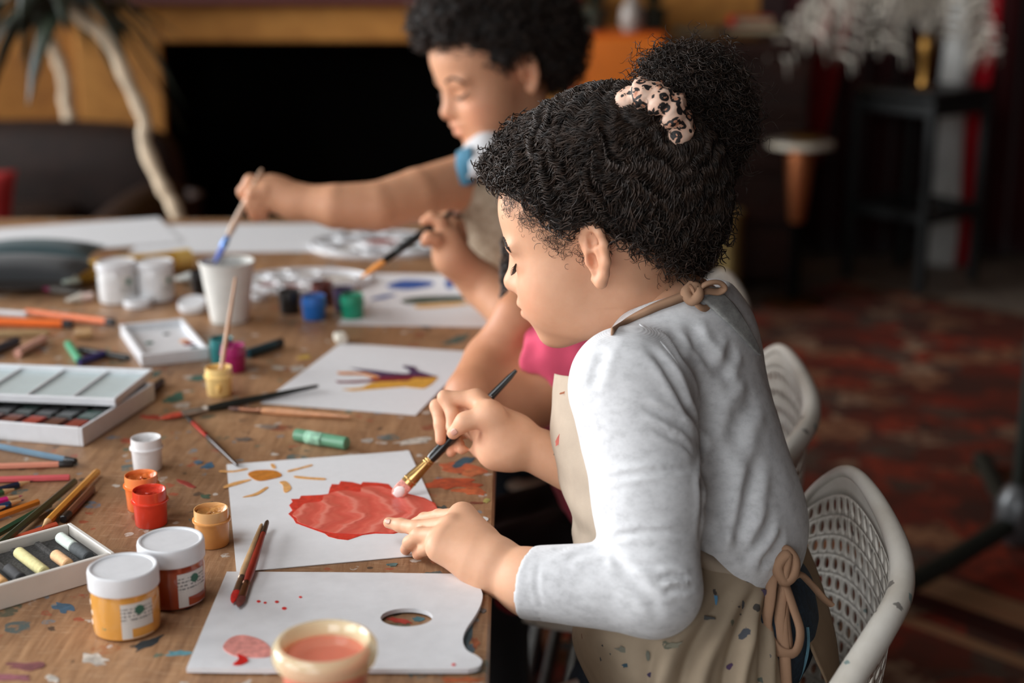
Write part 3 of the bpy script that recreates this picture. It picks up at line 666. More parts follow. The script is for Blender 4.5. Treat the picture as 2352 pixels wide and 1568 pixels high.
for q in (((275, 700), (370, 702), (460, 685), (468, 695), (370, 713), (275, 712)), ((640, 655), (665, 655), (680, 683), (655, 684)), ((768, 700), (850, 680), (935, 657), (940, 668), (850, 692), (775, 712)),
          ((820, 740), (930, 750), (1035, 757), (1033, 770), (930, 766), (825, 755)), ((705, 785), (755, 780), (792, 830), (755, 862), (735, 850), (730, 810)), ((442, 892), (530, 865), (605, 822), (620, 830), (545, 880), (455, 896)), ((300, 815), (380, 785), (485, 765), (488, 775), (390, 808), (310, 828))):
    flat('sun_ray_paint', C5(*q), SZ, .0004, m_ray, p1)
p2 = sheet([(768, 788), (1086, 805), (976, 961), (606, 926)], .21, .297, 'sheet painted with a yellow, maroon and purple bird in the middle of the table')
def C6(*p): return [(560 + a / 3.92, 740 + b_ / 3.92) for a, b_ in p]
flat('yellow_paint', C6((885, 605), (1060, 590), (1150, 545), (1300, 525), (1480, 525), (1540, 490), (1640, 480), (1750, 500), (1690, 560), (1620, 598), (1520, 590), (1450, 580), (1200, 600), (980, 618)), SZ, .0004, paint('yellow', (216, 160, 62)), p2, smoothed=False)
flat('maroon_paint', C6((825, 528), (920, 530), (1110, 520), (1230, 490), (1400, 465), (1560, 455), (1750, 490), (1640, 500), (1530, 500), (1480, 525), (1300, 530), (1150, 535), (1000, 545), (850, 545)), SZ + .0003, .0004, paint('maroon', (118, 10, 44)), p2, smoothed=False)
flat('purple_paint', C6((960, 410), (1150, 430), (1300, 450), (1480, 465), (1500, 440), (1430, 400), (1440, 388), (1540, 400), (1560, 435), (1660, 465), (1745, 490), (1560, 478), (1240, 490), (1150, 460), (1060, 440)), SZ + .0006, .0004, paint('purple', (62, 40, 84)), p2, smoothed=False)
flat('orange_paint', C6((840, 448), (950, 448), (1090, 455), (1210, 485), (1220, 505), (1160, 500), (1080, 472), (850, 466)), SZ + .0009, .0004, paint('orange', (222, 138, 62)), p2, smoothed=False)
p3 = sheet([(862, 630), (1140, 636), (1128, 747), (824, 745)], .25, .36, 'sheet painted with blue and green strokes beside the green paint pot')
flat('blue_paint', [(890, 655), (925, 643), (988, 646), (992, 656), (940, 665), (898, 662)], SZ, .0004, paint('blue', (12, 84, 160)), p3)
flat('blue_paint', [(850, 688), (880, 678), (910, 676), (880, 686)], SZ, .0004, paint('blue', (12, 84, 160)), p3)
flat('green_paint', [(922, 690), (960, 682), (1010, 680), (1062, 680), (1066, 690), (1010, 694), (940, 698)], SZ, .0004, paint('bottle_green', (14, 62, 50)), p3)
flat('yellow_paint', [(955, 701), (1010, 697), (1070, 694), (1068, 700), (1000, 706), (960, 707)], SZ, .0004, paint('yellow', (216, 160, 62)), p3)
flat('blue_paint', [(1022, 646), (1036, 642), (1040, 660), (1028, 662)], SZ, .0004, paint('blue', (12, 84, 160)), p3)
sheet([(388, 516), (741, 512), (735, 580), (366, 583)], .40, .29, 'blank white sheet at the far edge behind the paper cup')
sheet([(-40, 522), (332, 502), (370, 560), (-30, 598)], .40, .29, 'blank white sheet at the far left corner of the table', z=T + .0022)

# ------------------------------------------------------------------ white palette with a thumb hole
PZ = T + .0018
pal_px = [(521, 1312), (700, 1313), (900, 1315), (1040, 1317), (1085, 1330), (1107, 1358), (1105, 1385), (1090, 1415), (1070, 1445), (1063, 1470), (1072, 1492), (1095, 1505), (1107, 1517), (1100, 1530), (1075, 1536), (900, 1536), (700, 1536), (560, 1536), (428, 1534), (474, 1424)]
outer = blobpoly(pal_px[3:16], PZ, 60, False); P_ = np.array([hz(a, b_, PZ + .004)[:2] for a, b_ in pal_px]); n0 = crom(P_[3:15], 48)
outer = np.concatenate([P_[:3], n0, P_[15:]]); ar = np.sum(outer[:, 0] * np.roll(outer[:, 1], -1) - np.roll(outer[:, 0], -1) * outer[:, 1])
if ar < 0: outer = outer[::-1]
hc = hz(934, 1417, PZ + .004)[:2]; hx = (hz(994, 1417, PZ + .004) - hz(874, 1417, PZ + .004))[0] / 2; hy = (hz(934, 1396, PZ + .004) - hz(934, 1438, PZ + .004))[1] / 2
hole = np.array([hc + (hx * math.cos(a), hy * math.sin(a)) for a in np.linspace(0, 2 * math.pi, 40, endpoint=False)])
def plate_with_hole(outer, hole, z0, z1):
    import bmesh
    bm = bmesh.new(); rings = []
    for z in (z0, z1):
        a = [bm.verts.new((p[0], p[1], z)) for p in outer]; h = [bm.verts.new((p[0], p[1], z)) for p in hole]
        ed = [bm.edges.new((r[i], r[(i + 1) % len(r)])) for r in (a, h) for i in range(len(r))]
        bmesh.ops.triangle_fill(bm, use_beauty=True, edges=ed); rings.append((a, h))
    for (a0, a1) in zip(rings[0], rings[1]):
        for i in range(len(a0)):
            k = (i + 1) % len(a0); bm.faces.new((a0[i], a0[k], a1[k], a1[i]))
    bmesh.ops.recalc_face_normals(bm, faces=bm.faces); bm.verts.index_update()
    V = np.array([v.co[:] for v in bm.verts]); Fc = [[v.index for v in f.verts] for f in bm.faces]; bm.free(); m = MB(); m.add(V, Fc); return m
m_plast = plain('white_plastic', (214, 215, 218), .35, var=.03, sss=0)
pal = thing('paint_palette', (outer[:, 0].mean(), outer[:, 1].mean(), PZ), 'flat white palette with a thumb hole at the front of the table', 'palette')
obj('board', plate_with_hole(outer, hole, PZ, PZ + .004), m_plast, pal, smooth=False)
Z_ = PZ + .004
flat('pink_paint', [(512, 1487), (530, 1465), (560, 1459), (600, 1470), (622, 1490), (618, 1508), (570, 1510), (535, 1505)], Z_, .0005, paint('pale_pink', (224, 148, 140)), pal)
flat('red_paint', [(545, 1503), (562, 1508), (570, 1518), (552, 1527), (535, 1526), (548, 1514)], Z_ + .0003, .0006, paint('bright_red', (206, 30, 30)), pal)
for x, y, r in ((594, 1381, 5), (609, 1384, 4), (636, 1382, 5), (653, 1397, 6), (690, 1371, 4), (1042, 1526, 5)): flat('red_paint', [(x - r, y), (x, y - r * .5), (x + r, y), (x, y + r * .6)], Z_, .0004, paint('bright_red', (206, 30, 30)), pal)

# ------------------------------------------------------------------ paint pots, jars, cups
m_clear = plain('clear_plastic_rim', (226, 216, 205), .15, var=.02)
def pot(cx, cy, rpx, hh, col, label, brush_in=False, level=.86, rimcol=None, z=T + .0003):
    """an open little gouache pot seen at base centre (cx, cy)"""
    p = hz(cx, cy, z); t = (p - CAM) @ _fw; r = rpx * t / F; o = thing('paint_pot', p, label, 'paint pot', 'small open paint pots on the table')
    k = '%d_%d_%d' % col; m = plain('pot_' + k, col, .28, var=.04, coat=.3); mi = plain('gouache_' + k, tuple(int(c * .93) for c in col), .3, var=.12, vscale=140, bump=.5)
    h = hh
    obj('cup', MB().lathe([(r * .88, 0), (r * .92, .001), (r * .985, h * .66), (r * 1.0, h * .69)], p, 30, cap1=False), m, o)
    obj('collar', MB().lathe([(r * 1.0, h * .66), (r * 1.08, h * .67), (r * 1.09, h * .7), (r * 1.08, h * .72), (r * .98, h * .73)], p, 30, cap0=False, cap1=False), m, o)
    rm = m if rimcol is None else plain('rim_%d_%d_%d' % rimcol, rimcol, .15, var=.04)
    obj('rim', MB().lathe([(r * .985, h * .72), (r * .97, h * .97), (r * .96, h), (r * .92, h), (r * .90, h * .96), (r * .89, h * level)], p, 30, cap0=False, cap1=False), rm, o)
    rr_ = random.Random(int(cx * 7 + cy)); n = 26; G = []
    for j, q in enumerate(np.linspace(0, 1, 7)):
        G.append([(p[0] + r * .9 * q * math.cos(a), p[1] + r * .9 * q * math.sin(a), p[2] + h * level + .0018 * math.sin(3 * a + j) * q + .0012 * rr_.uniform(-1, 1) * (q < .95) + (.0035 * max(0, math.cos(a - 1)) * q ** 4)) for a in np.linspace(0, 2 * math.pi, n)])
    obj('paint', MB().grid(G, True), mi, o); return o
pot(340, 1076, 35, .0375, (224, 222, 222), 'open white paint pot standing alone near the paint set', level=.78)
pot(329, 1166, 38, .0375, (232, 116, 50), 'open orange paint pot behind the red one', rimcol=(234, 138, 80))
pot(348, 1202, 39, .0375, (212, 56, 34), 'open red paint pot in front of the orange one', rimcol=(210, 66, 44))
pot(489, 1248, 40, .0375, (218, 154, 88), 'open ochre paint pot beside the fish painting', rimcol=(222, 172, 116))
pot(505, 905, 31, .0375, (242, 206, 134), 'open pale yellow paint pot with a wooden brush in it', level=.8)
pot(538, 851, 28, .0375, (156, 20, 96), 'open magenta paint pot behind the yellow one')
pot(511, 834, 27, .0375, (26, 110, 112), 'teal paint pot behind the magenta one')
pot(722, 731, 28, .0375, (24, 98, 176), 'open bright blue paint pot')
pot(810, 729, 27, .0375, (10, 136, 104), 'open green paint pot beside the blue stroke painting')
pot(666, 717, 25, .0375, (24, 24, 24), 'open black paint pot left of the blue one')
pot(742, 698, 26, .0375, (86, 34, 26), 'dark brown paint pot behind the blue one')
pot(791, 712, 24, .0375, (44, 30, 66), 'dark purple paint pot half hidden behind the green one')
pot(460, 672, 20, .04, (26, 26, 26), 'black paint pot behind the paper cup on its left')

def m_label(name, body):
    """printed jar label: white field, grey lines of small print, a green round mark, a colour swatch"""
    t = NT(name); v = t.coord('Object'); s = t.sep(v)
    ln = t.math('GREATER_THAN', t.math('SINE', t.math('MULTIPLY', s[2], 1900)), .1); n = t.noise(t.coord('Object', scale=(1, 1, .3)), 700, 2, .5)
    m = t.math('MULTIPLY', ln, t.math('GREATER_THAN', n, .47)); zone = t.math('MULTIPLY', t.math('GREATER_THAN', s[2], .018), t.math('LESS_THAN', s[2], .031))
    c = t.mix(t.math('MULTIPLY', m, t.math('MULTIPLY', zone, .8)), srgb(206, 204, 200), srgb(70, 70, 74))
    t.l(c, t.b.inputs['Base Color']); t.set(Roughness=.5); return t.mat
def jar(cx, cy, rpx, h, col, label, lab_a=None, lidh=.3, lab=True, z=T + .0003):
    p = hz(cx, cy, z); t = (p - CAM) @ _fw; r = rpx * t / F; o = thing('paint_jar', p, label, 'jar', 'lidded paint jars')
    k = '%d_%d_%d' % col; m = plain('jar_' + k, col, .16, var=.06, vscale=30, coat=.6); hb = h * (1 - lidh)
    obj('jar_body', MB().lathe([(r * .86, 0), (r * .95, .002), (r * .97, .006), (r * .98, hb * .85), (r * .93, hb * .97), (r * .9, hb + .003)], p, 40), m, o)
    ld = obj('lid', MB().lathe([(r * .98, hb), (r * 1.015, hb + .001), (r * 1.02, h - .003), (r * 1.0, h - .0008), (r * .96, h), (r * .9, h - .0004), (r * .87, h - .0016), (r * .0, h - .0016)], p, 48, cap0=True, cap1=False), m_plast, o)
    if lab:
        a0, a1 = lab_a; R = r * .985
        def strip(aa, bb, z0, z1, rr):
            G = [[(p[0] + rr * math.cos(a), p[1] + rr * math.sin(a), p[2] + zz) for zz in (z0, z1)] for a in np.linspace(aa, bb, 14)]
            return MB().grid(G)
        lb = obj('label', strip(a0, a1, hb * .08, hb * .86, R), m_label('label_' + k, col), o)
        am = a0 + (a1 - a0) * .55; q = MB().lathe([(hb * .1, 0), (hb * .1, .0004)], (p[0] + R * math.cos(am), p[1] + R * math.sin(am), p[2] + hb * .70), 16, axis=(math.cos(am), math.sin(am), 0))
        obj('green_mark', q, plain('print_green', (52, 104, 86), .5), lb)
        obj('colour_swatch', strip(a0 + (a1 - a0) * .3, a1, hb * .1, hb * .3, R + .0004), m, lb)
    return o
jar(293, 1441, 78, .0585, (214, 152, 70), 'lidded ochre yellow paint jar, the nearer of the pair of big jars', (-1.45, -.45))
jar(401, 1374, 74, .0585, (150, 62, 36), 'lidded red-brown paint jar, the farther of the pair of big jars', (-1.2, -.15))
jar(273, 691, 45, .068, (220, 220, 220), 'white lidded jar behind the little tray, left of two', (-1.2, -.3), .2)
jar(361, 687, 42, .066, (216, 216, 217), 'white lidded jar behind the little tray, right of two', (-1.0, -.2), .2)
# colour splashes on the ochre jar
pj = hz(293, 1441); tj = (pj - CAM) @ _fw; rj = 78 * tj / F * .99
jo = [o for o in bpy.data.objects if o.get('label', '').startswith('lidded ochre yellow')][0]
for a, z, w_, h_, cl in ((-1.95, .012, .004, .005, (62, 112, 86)), (-2.6, .022, .003, .004, (222, 200, 176)), (-2.7, .012, .003, .003, (226, 200, 180)), (-1.58, .03, .004, .003, (140, 190, 200)), (-1.52, .022, .0025, .006, (70, 42, 24)), (-2.75, .030, .003, .004, (236, 222, 206))):
    n_ = (math.cos(a), math.sin(a), 0); obj('paint_splash', MB().lathe([(w_, 0), (w_ * .8, .0005), (0, .0006)], (pj[0] + rj * .975 * n_[0], pj[1] + rj * .975 * n_[1], pj[2] + z), 9, axis=n_, cap1=False), plain('splash_%d_%d_%d' % cl, cl, .4), jo)
# loose white lids
def lid(cx, cy, rpx, label, tilt=0, z=T + .0003):
    p = hz(cx, cy, z); t = (p - CAM) @ _fw; r = rpx * t / F; ax = (0, -math.sin(tilt), math.cos(tilt)); p = p + v3(0, 0, r * abs(math.sin(tilt)))
    o = thing('jar_lid', p, label, 'lid', 'loose white jar lids')
    obj('cap', MB().lathe([(r * .97, 0), (r, .001), (r, .010), (r * .96, .012), (r * .88, .012), (r * .86, .0105), (0, .0105)], p, 32, axis=ax, cap1=False), m_plast, o)
    obj('grip_ring', MB().lathe([(r * 1.0, .0015), (r * 1.03, .002), (r * 1.03, .0045), (r * 1.0, .005)], p, 32, axis=ax, cap0=False, cap1=False), m_plast, o)
lid(317, 703, 31, 'loose white lid in front of the two white jars'); lid(443, 714, 32, 'loose white lid lying left of the paper cup', .25); lid(597, 687, 19, 'small loose white lid right of the paper cup')

# paper cup
p = hz(528, 735, T + .0003); cup = thing('paper_cup', p, 'white paper cup with a brush being dipped into it', 'cup')
m_cup = plain('paper_cup_white', (214, 212, 206), .55, var=.03)
obj('cup_wall', MB().lathe([(.0285, 0), (.0295, .0), (.0298, .003), (.0425, .094), (.0412, .094), (.0287, .004), (0, .004)], p, 40, cap0=True, cap1=False), m_cup, cup)
obj('rolled_rim', MB().tube([p + v3(.0425 * math.cos(a), .0425 * math.sin(a), .0945) for a in np.linspace(0, 2 * math.pi, 40, endpoint=False)], .0017, 8, closed=True), m_cup, cup)
obj('water', MB().lathe([(.0385, .07), (.0, .0702)], p, 30, cap0=False, cap1=False), plain('cloudy_blue_water', (150, 170, 190), .1), cup)

# water cup in the foreground: salmon liquid under a thick cream lid ring
rc_ = hz(745, 1474, T + .066); bc = v3(rc_[0], rc_[1], T + .0062); wcup = thing('water_cup', bc, 'non-spill water cup with cream rim and salmon coloured water, nearest the camera', 'cup')
t = NT('salmon_water'); t.b.inputs['Base Color'].default_value = srgb(226, 130, 110); t.set(Roughness=.12); t.b.inputs['Subsurface Weight'].default_value = .3; t.b.inputs['Subsurface Radius'].default_value = (.02, .008, .006); t.b.inputs['Coat Weight'].default_value = .6; m_salm = t.mat
obj('cup_body', MB().lathe([(.029, 0), (.0305, .002), (.0335, .046), (.0338, .05)], bc, 44), m_salm, wcup)
t = NT('cream_translucent_plastic'); t.b.inputs['Base Color'].default_value = srgb(240, 226, 190); t.set(Roughness=.12); t.b.inputs['Coat Weight'].default_value = .7; t.b.inputs['Coat Roughness'].default_value = .04
tr = t.new('ShaderNodeBsdfTransparent'); tr.inputs[0].default_value = srgb(252, 244, 222); mx = t.new('ShaderNodeMixShader'); mx.inputs[0].default_value = .55; t.l(tr.outputs[0], mx.inputs[1]); t.l(t.b.outputs[0], mx.inputs[2]); t.l(mx.outputs[0], t.out.inputs[0]); m_cream = t.mat
obj('rim_ring', MB().lathe([(.0335, .044), (.0385, .0455), (.0400, .050), (.0395, .0565), (.0365, .0605), (.0340, .0612), (.0315, .058), (.0300, .050), (.0270, .040), (.0225, .030), (.016, .026)], bc, 48, cap0=False, cap1=False), m_cream, wcup)
# ================================================================== boxes, trays, pencils, brushes
def frame_box(o, name, c, u, v_, w, d, h, th, mat, z, floor_h=.003):
    """open-topped box: four rails and a floor, u/v horizontal unit axes"""
    R = np.array([[u[0], v_[0], 0], [u[1], v_[1], 0], [0, 0, 1.]]); c = v3(c[0], c[1], 0)
    obj(name + '_floor', MB().box(c + v3(0, 0, z + floor_h / 2), (w - th, d - th, floor_h), R), mat, o, smooth=False)
    for s in (-1, 1):
        obj(name + '_side', MB().box(c + R @ v3(s * (w / 2 - th / 2), 0, 0) + v3(0, 0, z + h / 2), (th, d, h), R, bev=.0008), mat, o, smooth=False)
        obj(name + '_end', MB().box(c + R @ v3(0, s * (d / 2 - th / 2), 0) + v3(0, 0, z + h / 2), (w - 2 * th, th, h), R, bev=.0008), mat, o, smooth=False)
    return R, c
m_wbox = plain('white_painted_wood', (204, 198, 190), .55, var=.05, vscale=20)
m_foam = plain('grey_foam', (70, 68, 66), .95, var=.25, vscale=400, bump=.5)
# ---- wooden box of pastels (front left)
bz = T + .0003; hB = .0235
C1 = hz(163, 1199, bz + hB)[:2]; C2 = hz(264, 1268, bz + hB)[:2]; sv = (C2 - C1); Ls = np.linalg.norm(sv); sv = sv / Ls; lv = np.array([-sv[1], sv[0]])
if lv[0] > 0: lv = -lv
LL = .235; cB = (C1 + C2) / 2 + lv * LL / 2
pb = thing('pastel_box', (cB[0], cB[1], bz), 'white wooden box with grey foam holding broken pastels at the lower left', 'box')
Rb, cb = frame_box(pb, 'box', cB, lv, -sv, LL, Ls, hB, .0045, m_wbox, bz)
obj('foam_bed', MB().box(v3(cB[0], cB[1], bz + .008), (LL - .0095, Ls - .0095, .010), Rb), m_foam, pb, smooth=False)
for i in range(9):
    obj('foam_ridge', MB().box(cb + Rb @ v3(-LL / 2 + .016 + i * .0235, 0, 0) + v3(0, 0, bz + .0145), (.0065, Ls - .018, .006), Rb, bev=.0015), m_foam, pb, smooth=False)
def pastel(i, a, b_, cols, label, r=.0056):
    """short stick in furrow i (from the right), from a to b_ along the furrow (0 back .. 1 front)"""
    x = -LL / 2 + .0277 + i * .0235; L0 = Ls - .016; p = lambda s: cb + Rb @ v3(x, -(s - .5) * L0 * -1, 0) + v3(0, 0, bz + .0131 + r)
    # furrow axis runs along -sv, so s = 0 is the far end
    P0 = v3(*(cB - 0 * sv), 0); f = lambda s: np.append((C1 + C2) / 2 + lv * (.0277 + i * .0235) + sv * (s - .5) * L0, bz + .0131 + r)
    o = thing('pastel_stick', f((a + b_) / 2) - v3(0, 0, r), label, 'pastel', 'pastels in the white box'); n = len(cols)
    for k, cl in enumerate(cols):
        s0, s1 = a + (b_ - a) * k / n, a + (b_ - a) * (k + 1) / n; d = nrm(f(s1) - f(s0)); L = np.linalg.norm(f(s1) - f(s0))
        obj('stick' if k == 0 else 'sleeve', MB().lathe([(r * .85, 0), (r, .001), (r, L - .0012), (r * .8, L)], f(s0), 14, axis=d), plain('pastel_%d_%d_%d' % cl, cl, .85, var=.08, vscale=200, bump=.3), o)
pastel(-.35, .12, .92, [(196, 206, 198), (58, 62, 64)], 'white pastel in a dark sleeve at the right end of the pastel box')
pastel(.55, .58, .95, [(218, 172, 126)], 'short peach pastel stub in the pastel box')
pastel(1.55, .22, .97, [(196, 186, 132)], 'pale yellow-green pastel in the pastel box')
pastel(3.2, .22, .97, [(214, 164, 108)], 'tan pastel in the pastel box')
pastel(4.1, .6, .95, [(150, 84, 64)], 'brown pastel stub in the pastel box'); pastel(2.5, .6, .97, [(44, 44, 46)], 'black pastel stub in the pastel box')
pastel(4.95, .5, .97, [(216, 124, 70)], 'orange pastel in the pastel box, second from the left'); pastel(5.9, .5, .97, [(200, 90, 60)], 'reddish pastel at the left end of the pastel box')

# ---- watercolour set with its mixing lid
hS = .0235; z0 = T + .0003
A_ = hz(188, 983, z0 + hS)[:2]; B_ = hz(300, 913, z0 + hS)[:2]; dv = nrm(B_ - A_); uv = np.array([-dv[1], dv[0]])   # dv: away, uv: to the left
if uv[0] > 0: uv = -uv
Wd, Dp = .30, .185; cS = A_ + uv * Wd / 2 + dv * Dp / 2
ws = thing('watercolour_set', (cS[0], cS[1], z0), 'open white watercolour box with dark red and green pans at the left edge', 'paint set')
Rs, cs = frame_box(ws, 'case', cS, uv, dv, Wd, Dp, hS, .004, m_plast, z0)
pal_ = [(120, 20, 20), (64, 16, 16), (150, 30, 24), (90, 24, 20), (70, 30, 24), (140, 34, 30), (60, 20, 20), (110, 40, 32)]
pal2 = [(20, 60, 50), (26, 34, 34), (22, 22, 24), (30, 44, 40), (40, 40, 42), (24, 24, 22), (34, 30, 28), (20, 26, 24)]
for row, (pl, dy) in enumerate(((pal_, -.066), (pal2, -.032), (pal2[::-1], .004))):
    for i in range(10):
        cl = pl[i % 8]; c = cs + Rs @ v3(-Wd / 2 + .022 + i * .0285, dy, 0)
        w_ = obj('paint_pan', MB().box(c + v3(0, 0, z0 + .0105), (.025, .030, .015), Rs, bev=.0015), plain('pan_case_dark' if row else 'pan_case_red', (36, 34, 34) if row else (90, 40, 36), .5), ws, smooth=False)
        obj('paint_cake', MB().box(c + v3(0, 0, z0 + .0185), (.021, .026, .003), Rs, bev=.001), plain('cake_%d_%d_%d' % cl, cl, .3, coat=.5), w_, smooth=False)
q = [hz(a, b_, T + .034)[:2] for a, b_ in ((338, 846), (272, 918), (-60, 905), (-20, 838))]
lu = nrm(q[2] - q[1]); lc = (q[0] + q[1]) / 2 + lu * .15; ld_ = np.linalg.norm(q[0] - q[1]); ln = nrm(q[0] - q[1]); ln = nrm(ln - lu * (ln @ lu))
ml = thing('mixing_tray', (lc[0], lc[1], T + .026), 'pale mixing tray lying across the back of the watercolour box', 'tray')
Rl = np.array([[lu[0], ln[0], 0], [lu[1], ln[1], 0], [0, 0, 1.]]); m_tray = plain('pale_blue_enamel', (186, 200, 202), .3, var=.03)
dl = ld_ * .93; zt = T + .0245
obj('tray_base', MB().box(v3(*lc, zt + .0015), (.30, dl, .003), Rl), m_tray, ml, smooth=False)
for s in (-1, 1):
    obj('tray_rim', MB().box(v3(*lc, zt + .005) + Rl @ v3(0, s * (dl / 2), 0), (.304, .004, .01), Rl, bev=.001), m_plast, ml, smooth=False)
    obj('tray_rim', MB().box(v3(*lc, zt + .005) + Rl @ v3(s * .15, 0, 0), (.004, dl - .004, .01), Rl, bev=.001), m_plast, ml, smooth=False)
for i in range(1, 5): obj('divider', MB().box(v3(*lc, zt + .0045) + Rl @ v3(-.15 + i * .06, 0, 0), (.0035, dl - .004, .0035), Rl, bev=.001), m_plast, ml, smooth=False)

# ---- small white tray box
zt2 = T + .0003; hT = .018
q = [hz(a, b_, zt2 + hT)[:2] for a, b_ in ((274, 744), (420, 731), (479, 797), (325, 816))]; u = nrm((q[1] - q[0]) + (q[2] - q[3])); vv = np.array([-u[1], u[0]]); c = sum(q) / 4
w_ = (np.linalg.norm(q[1] - q[0]) + np.linalg.norm(q[2] - q[3])) / 2; d_ = (np.linalg.norm(q[3] - q[0]) + np.linalg.norm(q[2] - q[1])) / 2
tb = thing('tray_box', (c[0], c[1], zt2), 'small white tray with a few paint smears in front of the white jars', 'tray'); Rt, ct = frame_box(tb, 'tray', c, u, vv, w_, d_, hT, .006, m_plast, zt2, .009)
for (dx, dy, cl, ss) in ((-.02, .0, (20, 84, 70), .006), (.012, .04, (40, 44, 44), .005), (.03, -.01, (214, 150, 110), .008), (.032, -.028, (112, 20, 36), .008), (.036, -.05, (30, 60, 70), .006)):
    e = ct + Rt @ v3(dx, dy, 0) + v3(0, 0, zt2 + .009); obj('paint_dab', MB().lathe([(ss * 1.1, 0), (ss * .9, .0012), (0, .0018)], e, 12, cap1=False), plain('dab_%d_%d_%d' % cl, cl, .4), tb)
b = MB().box(ct + Rt @ v3(-.042, 0, 0) + v3(0, 0, zt2 + .0098), (.006, d_ * .7, .0015), Rt); obj('brush_rest_slot', b, plain('slot_grey', (96, 98, 100), .6), tb, smooth=False)

# ---- pencils
def pencil(a, b_, col, label, r=.0037, lift=0., tip=None, endcol=None, sides=6, ends=True, lift1=None, cat='pencil', name='pencil'):
    """from the point end a to the blunt end b_ (pixels on the table)"""
    l1 = lift if lift1 is None else lift1; P0 = hz(*a, T + r + lift); P1 = hz(*b_, T + r + l1); d = nrm(P1 - P0); L = np.linalg.norm(P1 - P0)
    o = thing(name, (P0 + P1) / 2 - v3(0, 0, r), label, cat, 'coloured pencils and pens'); k = '%d_%d_%d' % col; m = plain('lacquer_' + k, col, .3, var=.05)
    cone = .016 if tip is not None else 0
    obj('shaft', MB().lathe([(r * .97, cone), (r, cone + .002), (r, L - .001), (r * .9, L)], P0, sides, axis=d), m, o, sharp=25)
    if tip is not None:
        obj('sharpened_wood', MB().lathe([(r * .28, .004), (r * .98, cone + .0005)], P0, 14, axis=d), plain('pencil_wood', (206, 164, 116), .7), o)
        obj('lead', MB().lathe([(r * .05, 0), (r * .3, .0045)], P0, 10, axis=d), plain('lead_%d_%d_%d' % tip, tip, .5), o)
    if endcol is not None: obj('end_cap', MB().lathe([(r * 1.03, L - .014), (r * 1.03, L + .0005), (r * .8, L + .0015)], P0, sides if sides > 6 else 12, axis=d), plain('endcap_%d_%d_%d' % endcol, endcol, .35), o)
    return o
pencil((-60, 1013), (172, 1059), (104, 132, 152), 'blue-grey pencil next to the watercolour box', endcol=(34, 36, 40), lift=.001)
pencil((-70, 1073), (165, 1065), (214, 142, 118), 'salmon pink pencil with a dark end', endcol=(38, 36, 36))
pencil((-70, 1103), (160, 1096), (206, 92, 96), 'coral pink pencil at the left edge')
pencil((76, 1104), (-70, 1142), (30, 34, 56), 'navy pencil pointing right below the coral one', tip=(30, 30, 50))
pencil((40, 1121), (-70, 1152), (50, 84, 52), 'dull green pencil with its point facing right', tip=(40, 70, 44), lift=.002)
pencil((52, 1138), (-70, 1168), (206, 34, 120), 'bright magenta pencil stub at the left edge', tip=(190, 30, 110), lift=.0005)
pencil((56, 1147), (-80, 1188), (32, 58, 92), 'dark blue pencil with its point facing right', tip=(26, 44, 80))
pencil((20, 1160), (-80, 1190), (40, 120, 190), 'light blue pencil almost out of frame', tip=(40, 120, 190), lift=.004)
pencil((-90, 1216), (88, 1152), (226, 128, 44), 'bright orange pencil under the dark green one', lift=.001)
pencil((-70, 1262), (114, 1158), (48, 84, 58), 'mid green pencil below the orange one', lift=.001, r=.004)
pencil((-60, 1300), (172, 1105), (38, 54, 38), 'long dark green pencil lying across the others', lift=.0075, lift1=.002, r=.004)
pencil((96, 1212), (224, 1083), (214, 148, 62), 'yellow-ochre pencil pointing at the pastel box', tip=(196, 120, 50), r=.0042, lift=.0025, lift1=.001)
pencil((212, 1122), (146, 1192), (112, 70, 48), 'brown pencil with a black end beside the yellow-ochre one', endcol=(24, 22, 22), r=.0042)
pencil((-40, 1262), (130, 1205), (216, 100, 70), 'orange-red pencil behind the pastel box')
pencil((-80, 736), (165, 744), (232, 108, 38), 'bright orange marker with a black cap at the left edge', endcol=(34, 32, 34), r=.0065, sides=14, name='marker_pen', cat='marker')
pencil((60, 716), (262, 740), (226, 124, 82), 'salmon orange marker with a black tip', endcol=(36, 34, 36), r=.0055, sides=14, lift=.004, name='marker_pen', cat='marker')
pencil((-60, 714), (62, 722), (206, 206, 208), 'pale grey pen behind the orange marker', r=.005, sides=14, lift=.008, name='marker_pen', cat='marker')
pencil((-40, 768), (112, 764), (176, 148, 108), 'plain wooden stick in front of the orange marker', r=.005, name='wooden_stick', cat='stick')
pencil((40, 812), (102, 778), (216, 164, 148), 'pale pink crayon stub at the left', r=.0065, sides=16, name='crayon', cat='crayon')
pencil((-30, 812), (40, 782), (34, 48, 62), 'dark teal marker cap at the left edge', r=.0065, sides=16, name='marker_pen', cat='marker')
pencil((157, 790), (184, 830), (60, 150, 110), 'green crayon stub left of the white tray', r=.0062, sides=16, name='crayon', cat='crayon')
pencil((180, 832), (240, 812), (56, 52, 110), 'violet crayon stub left of the white tray', r=.0055, sides=16, name='crayon', cat='crayon')
pencil((182, 802), (296, 822), (30, 30, 28), 'black pen lying left of the white tray', r=.005, sides=14, name='marker_pen', cat='marker')
pencil((172, 766), (212, 764), (190, 150, 104), 'beige eraser stub under the salmon marker', r=.008, sides=10, name='eraser', cat='eraser')
pencil((252, 972), (372, 874), (30, 30, 24), 'black pen lying beside the watercolour box', r=.0048, sides=14, name='marker_pen', cat='marker')
pencil((568, 812), (645, 786), (20, 66, 78), 'dark teal crayon behind the magenta pot', r=.0068, sides=16, name='crayon', cat='crayon', endcol=(18, 40, 48))
gp = pencil((680, 998), (797, 1018), (96, 146, 116), 'short green chalk pastel in front of the girl', r=.0078, sides=18, name='chalk_pastel', cat='pastel')
P0 = hz(705, 1003, T + .0078); P1 = hz(772, 1015, T + .0078); d = nrm(P1 - P0)
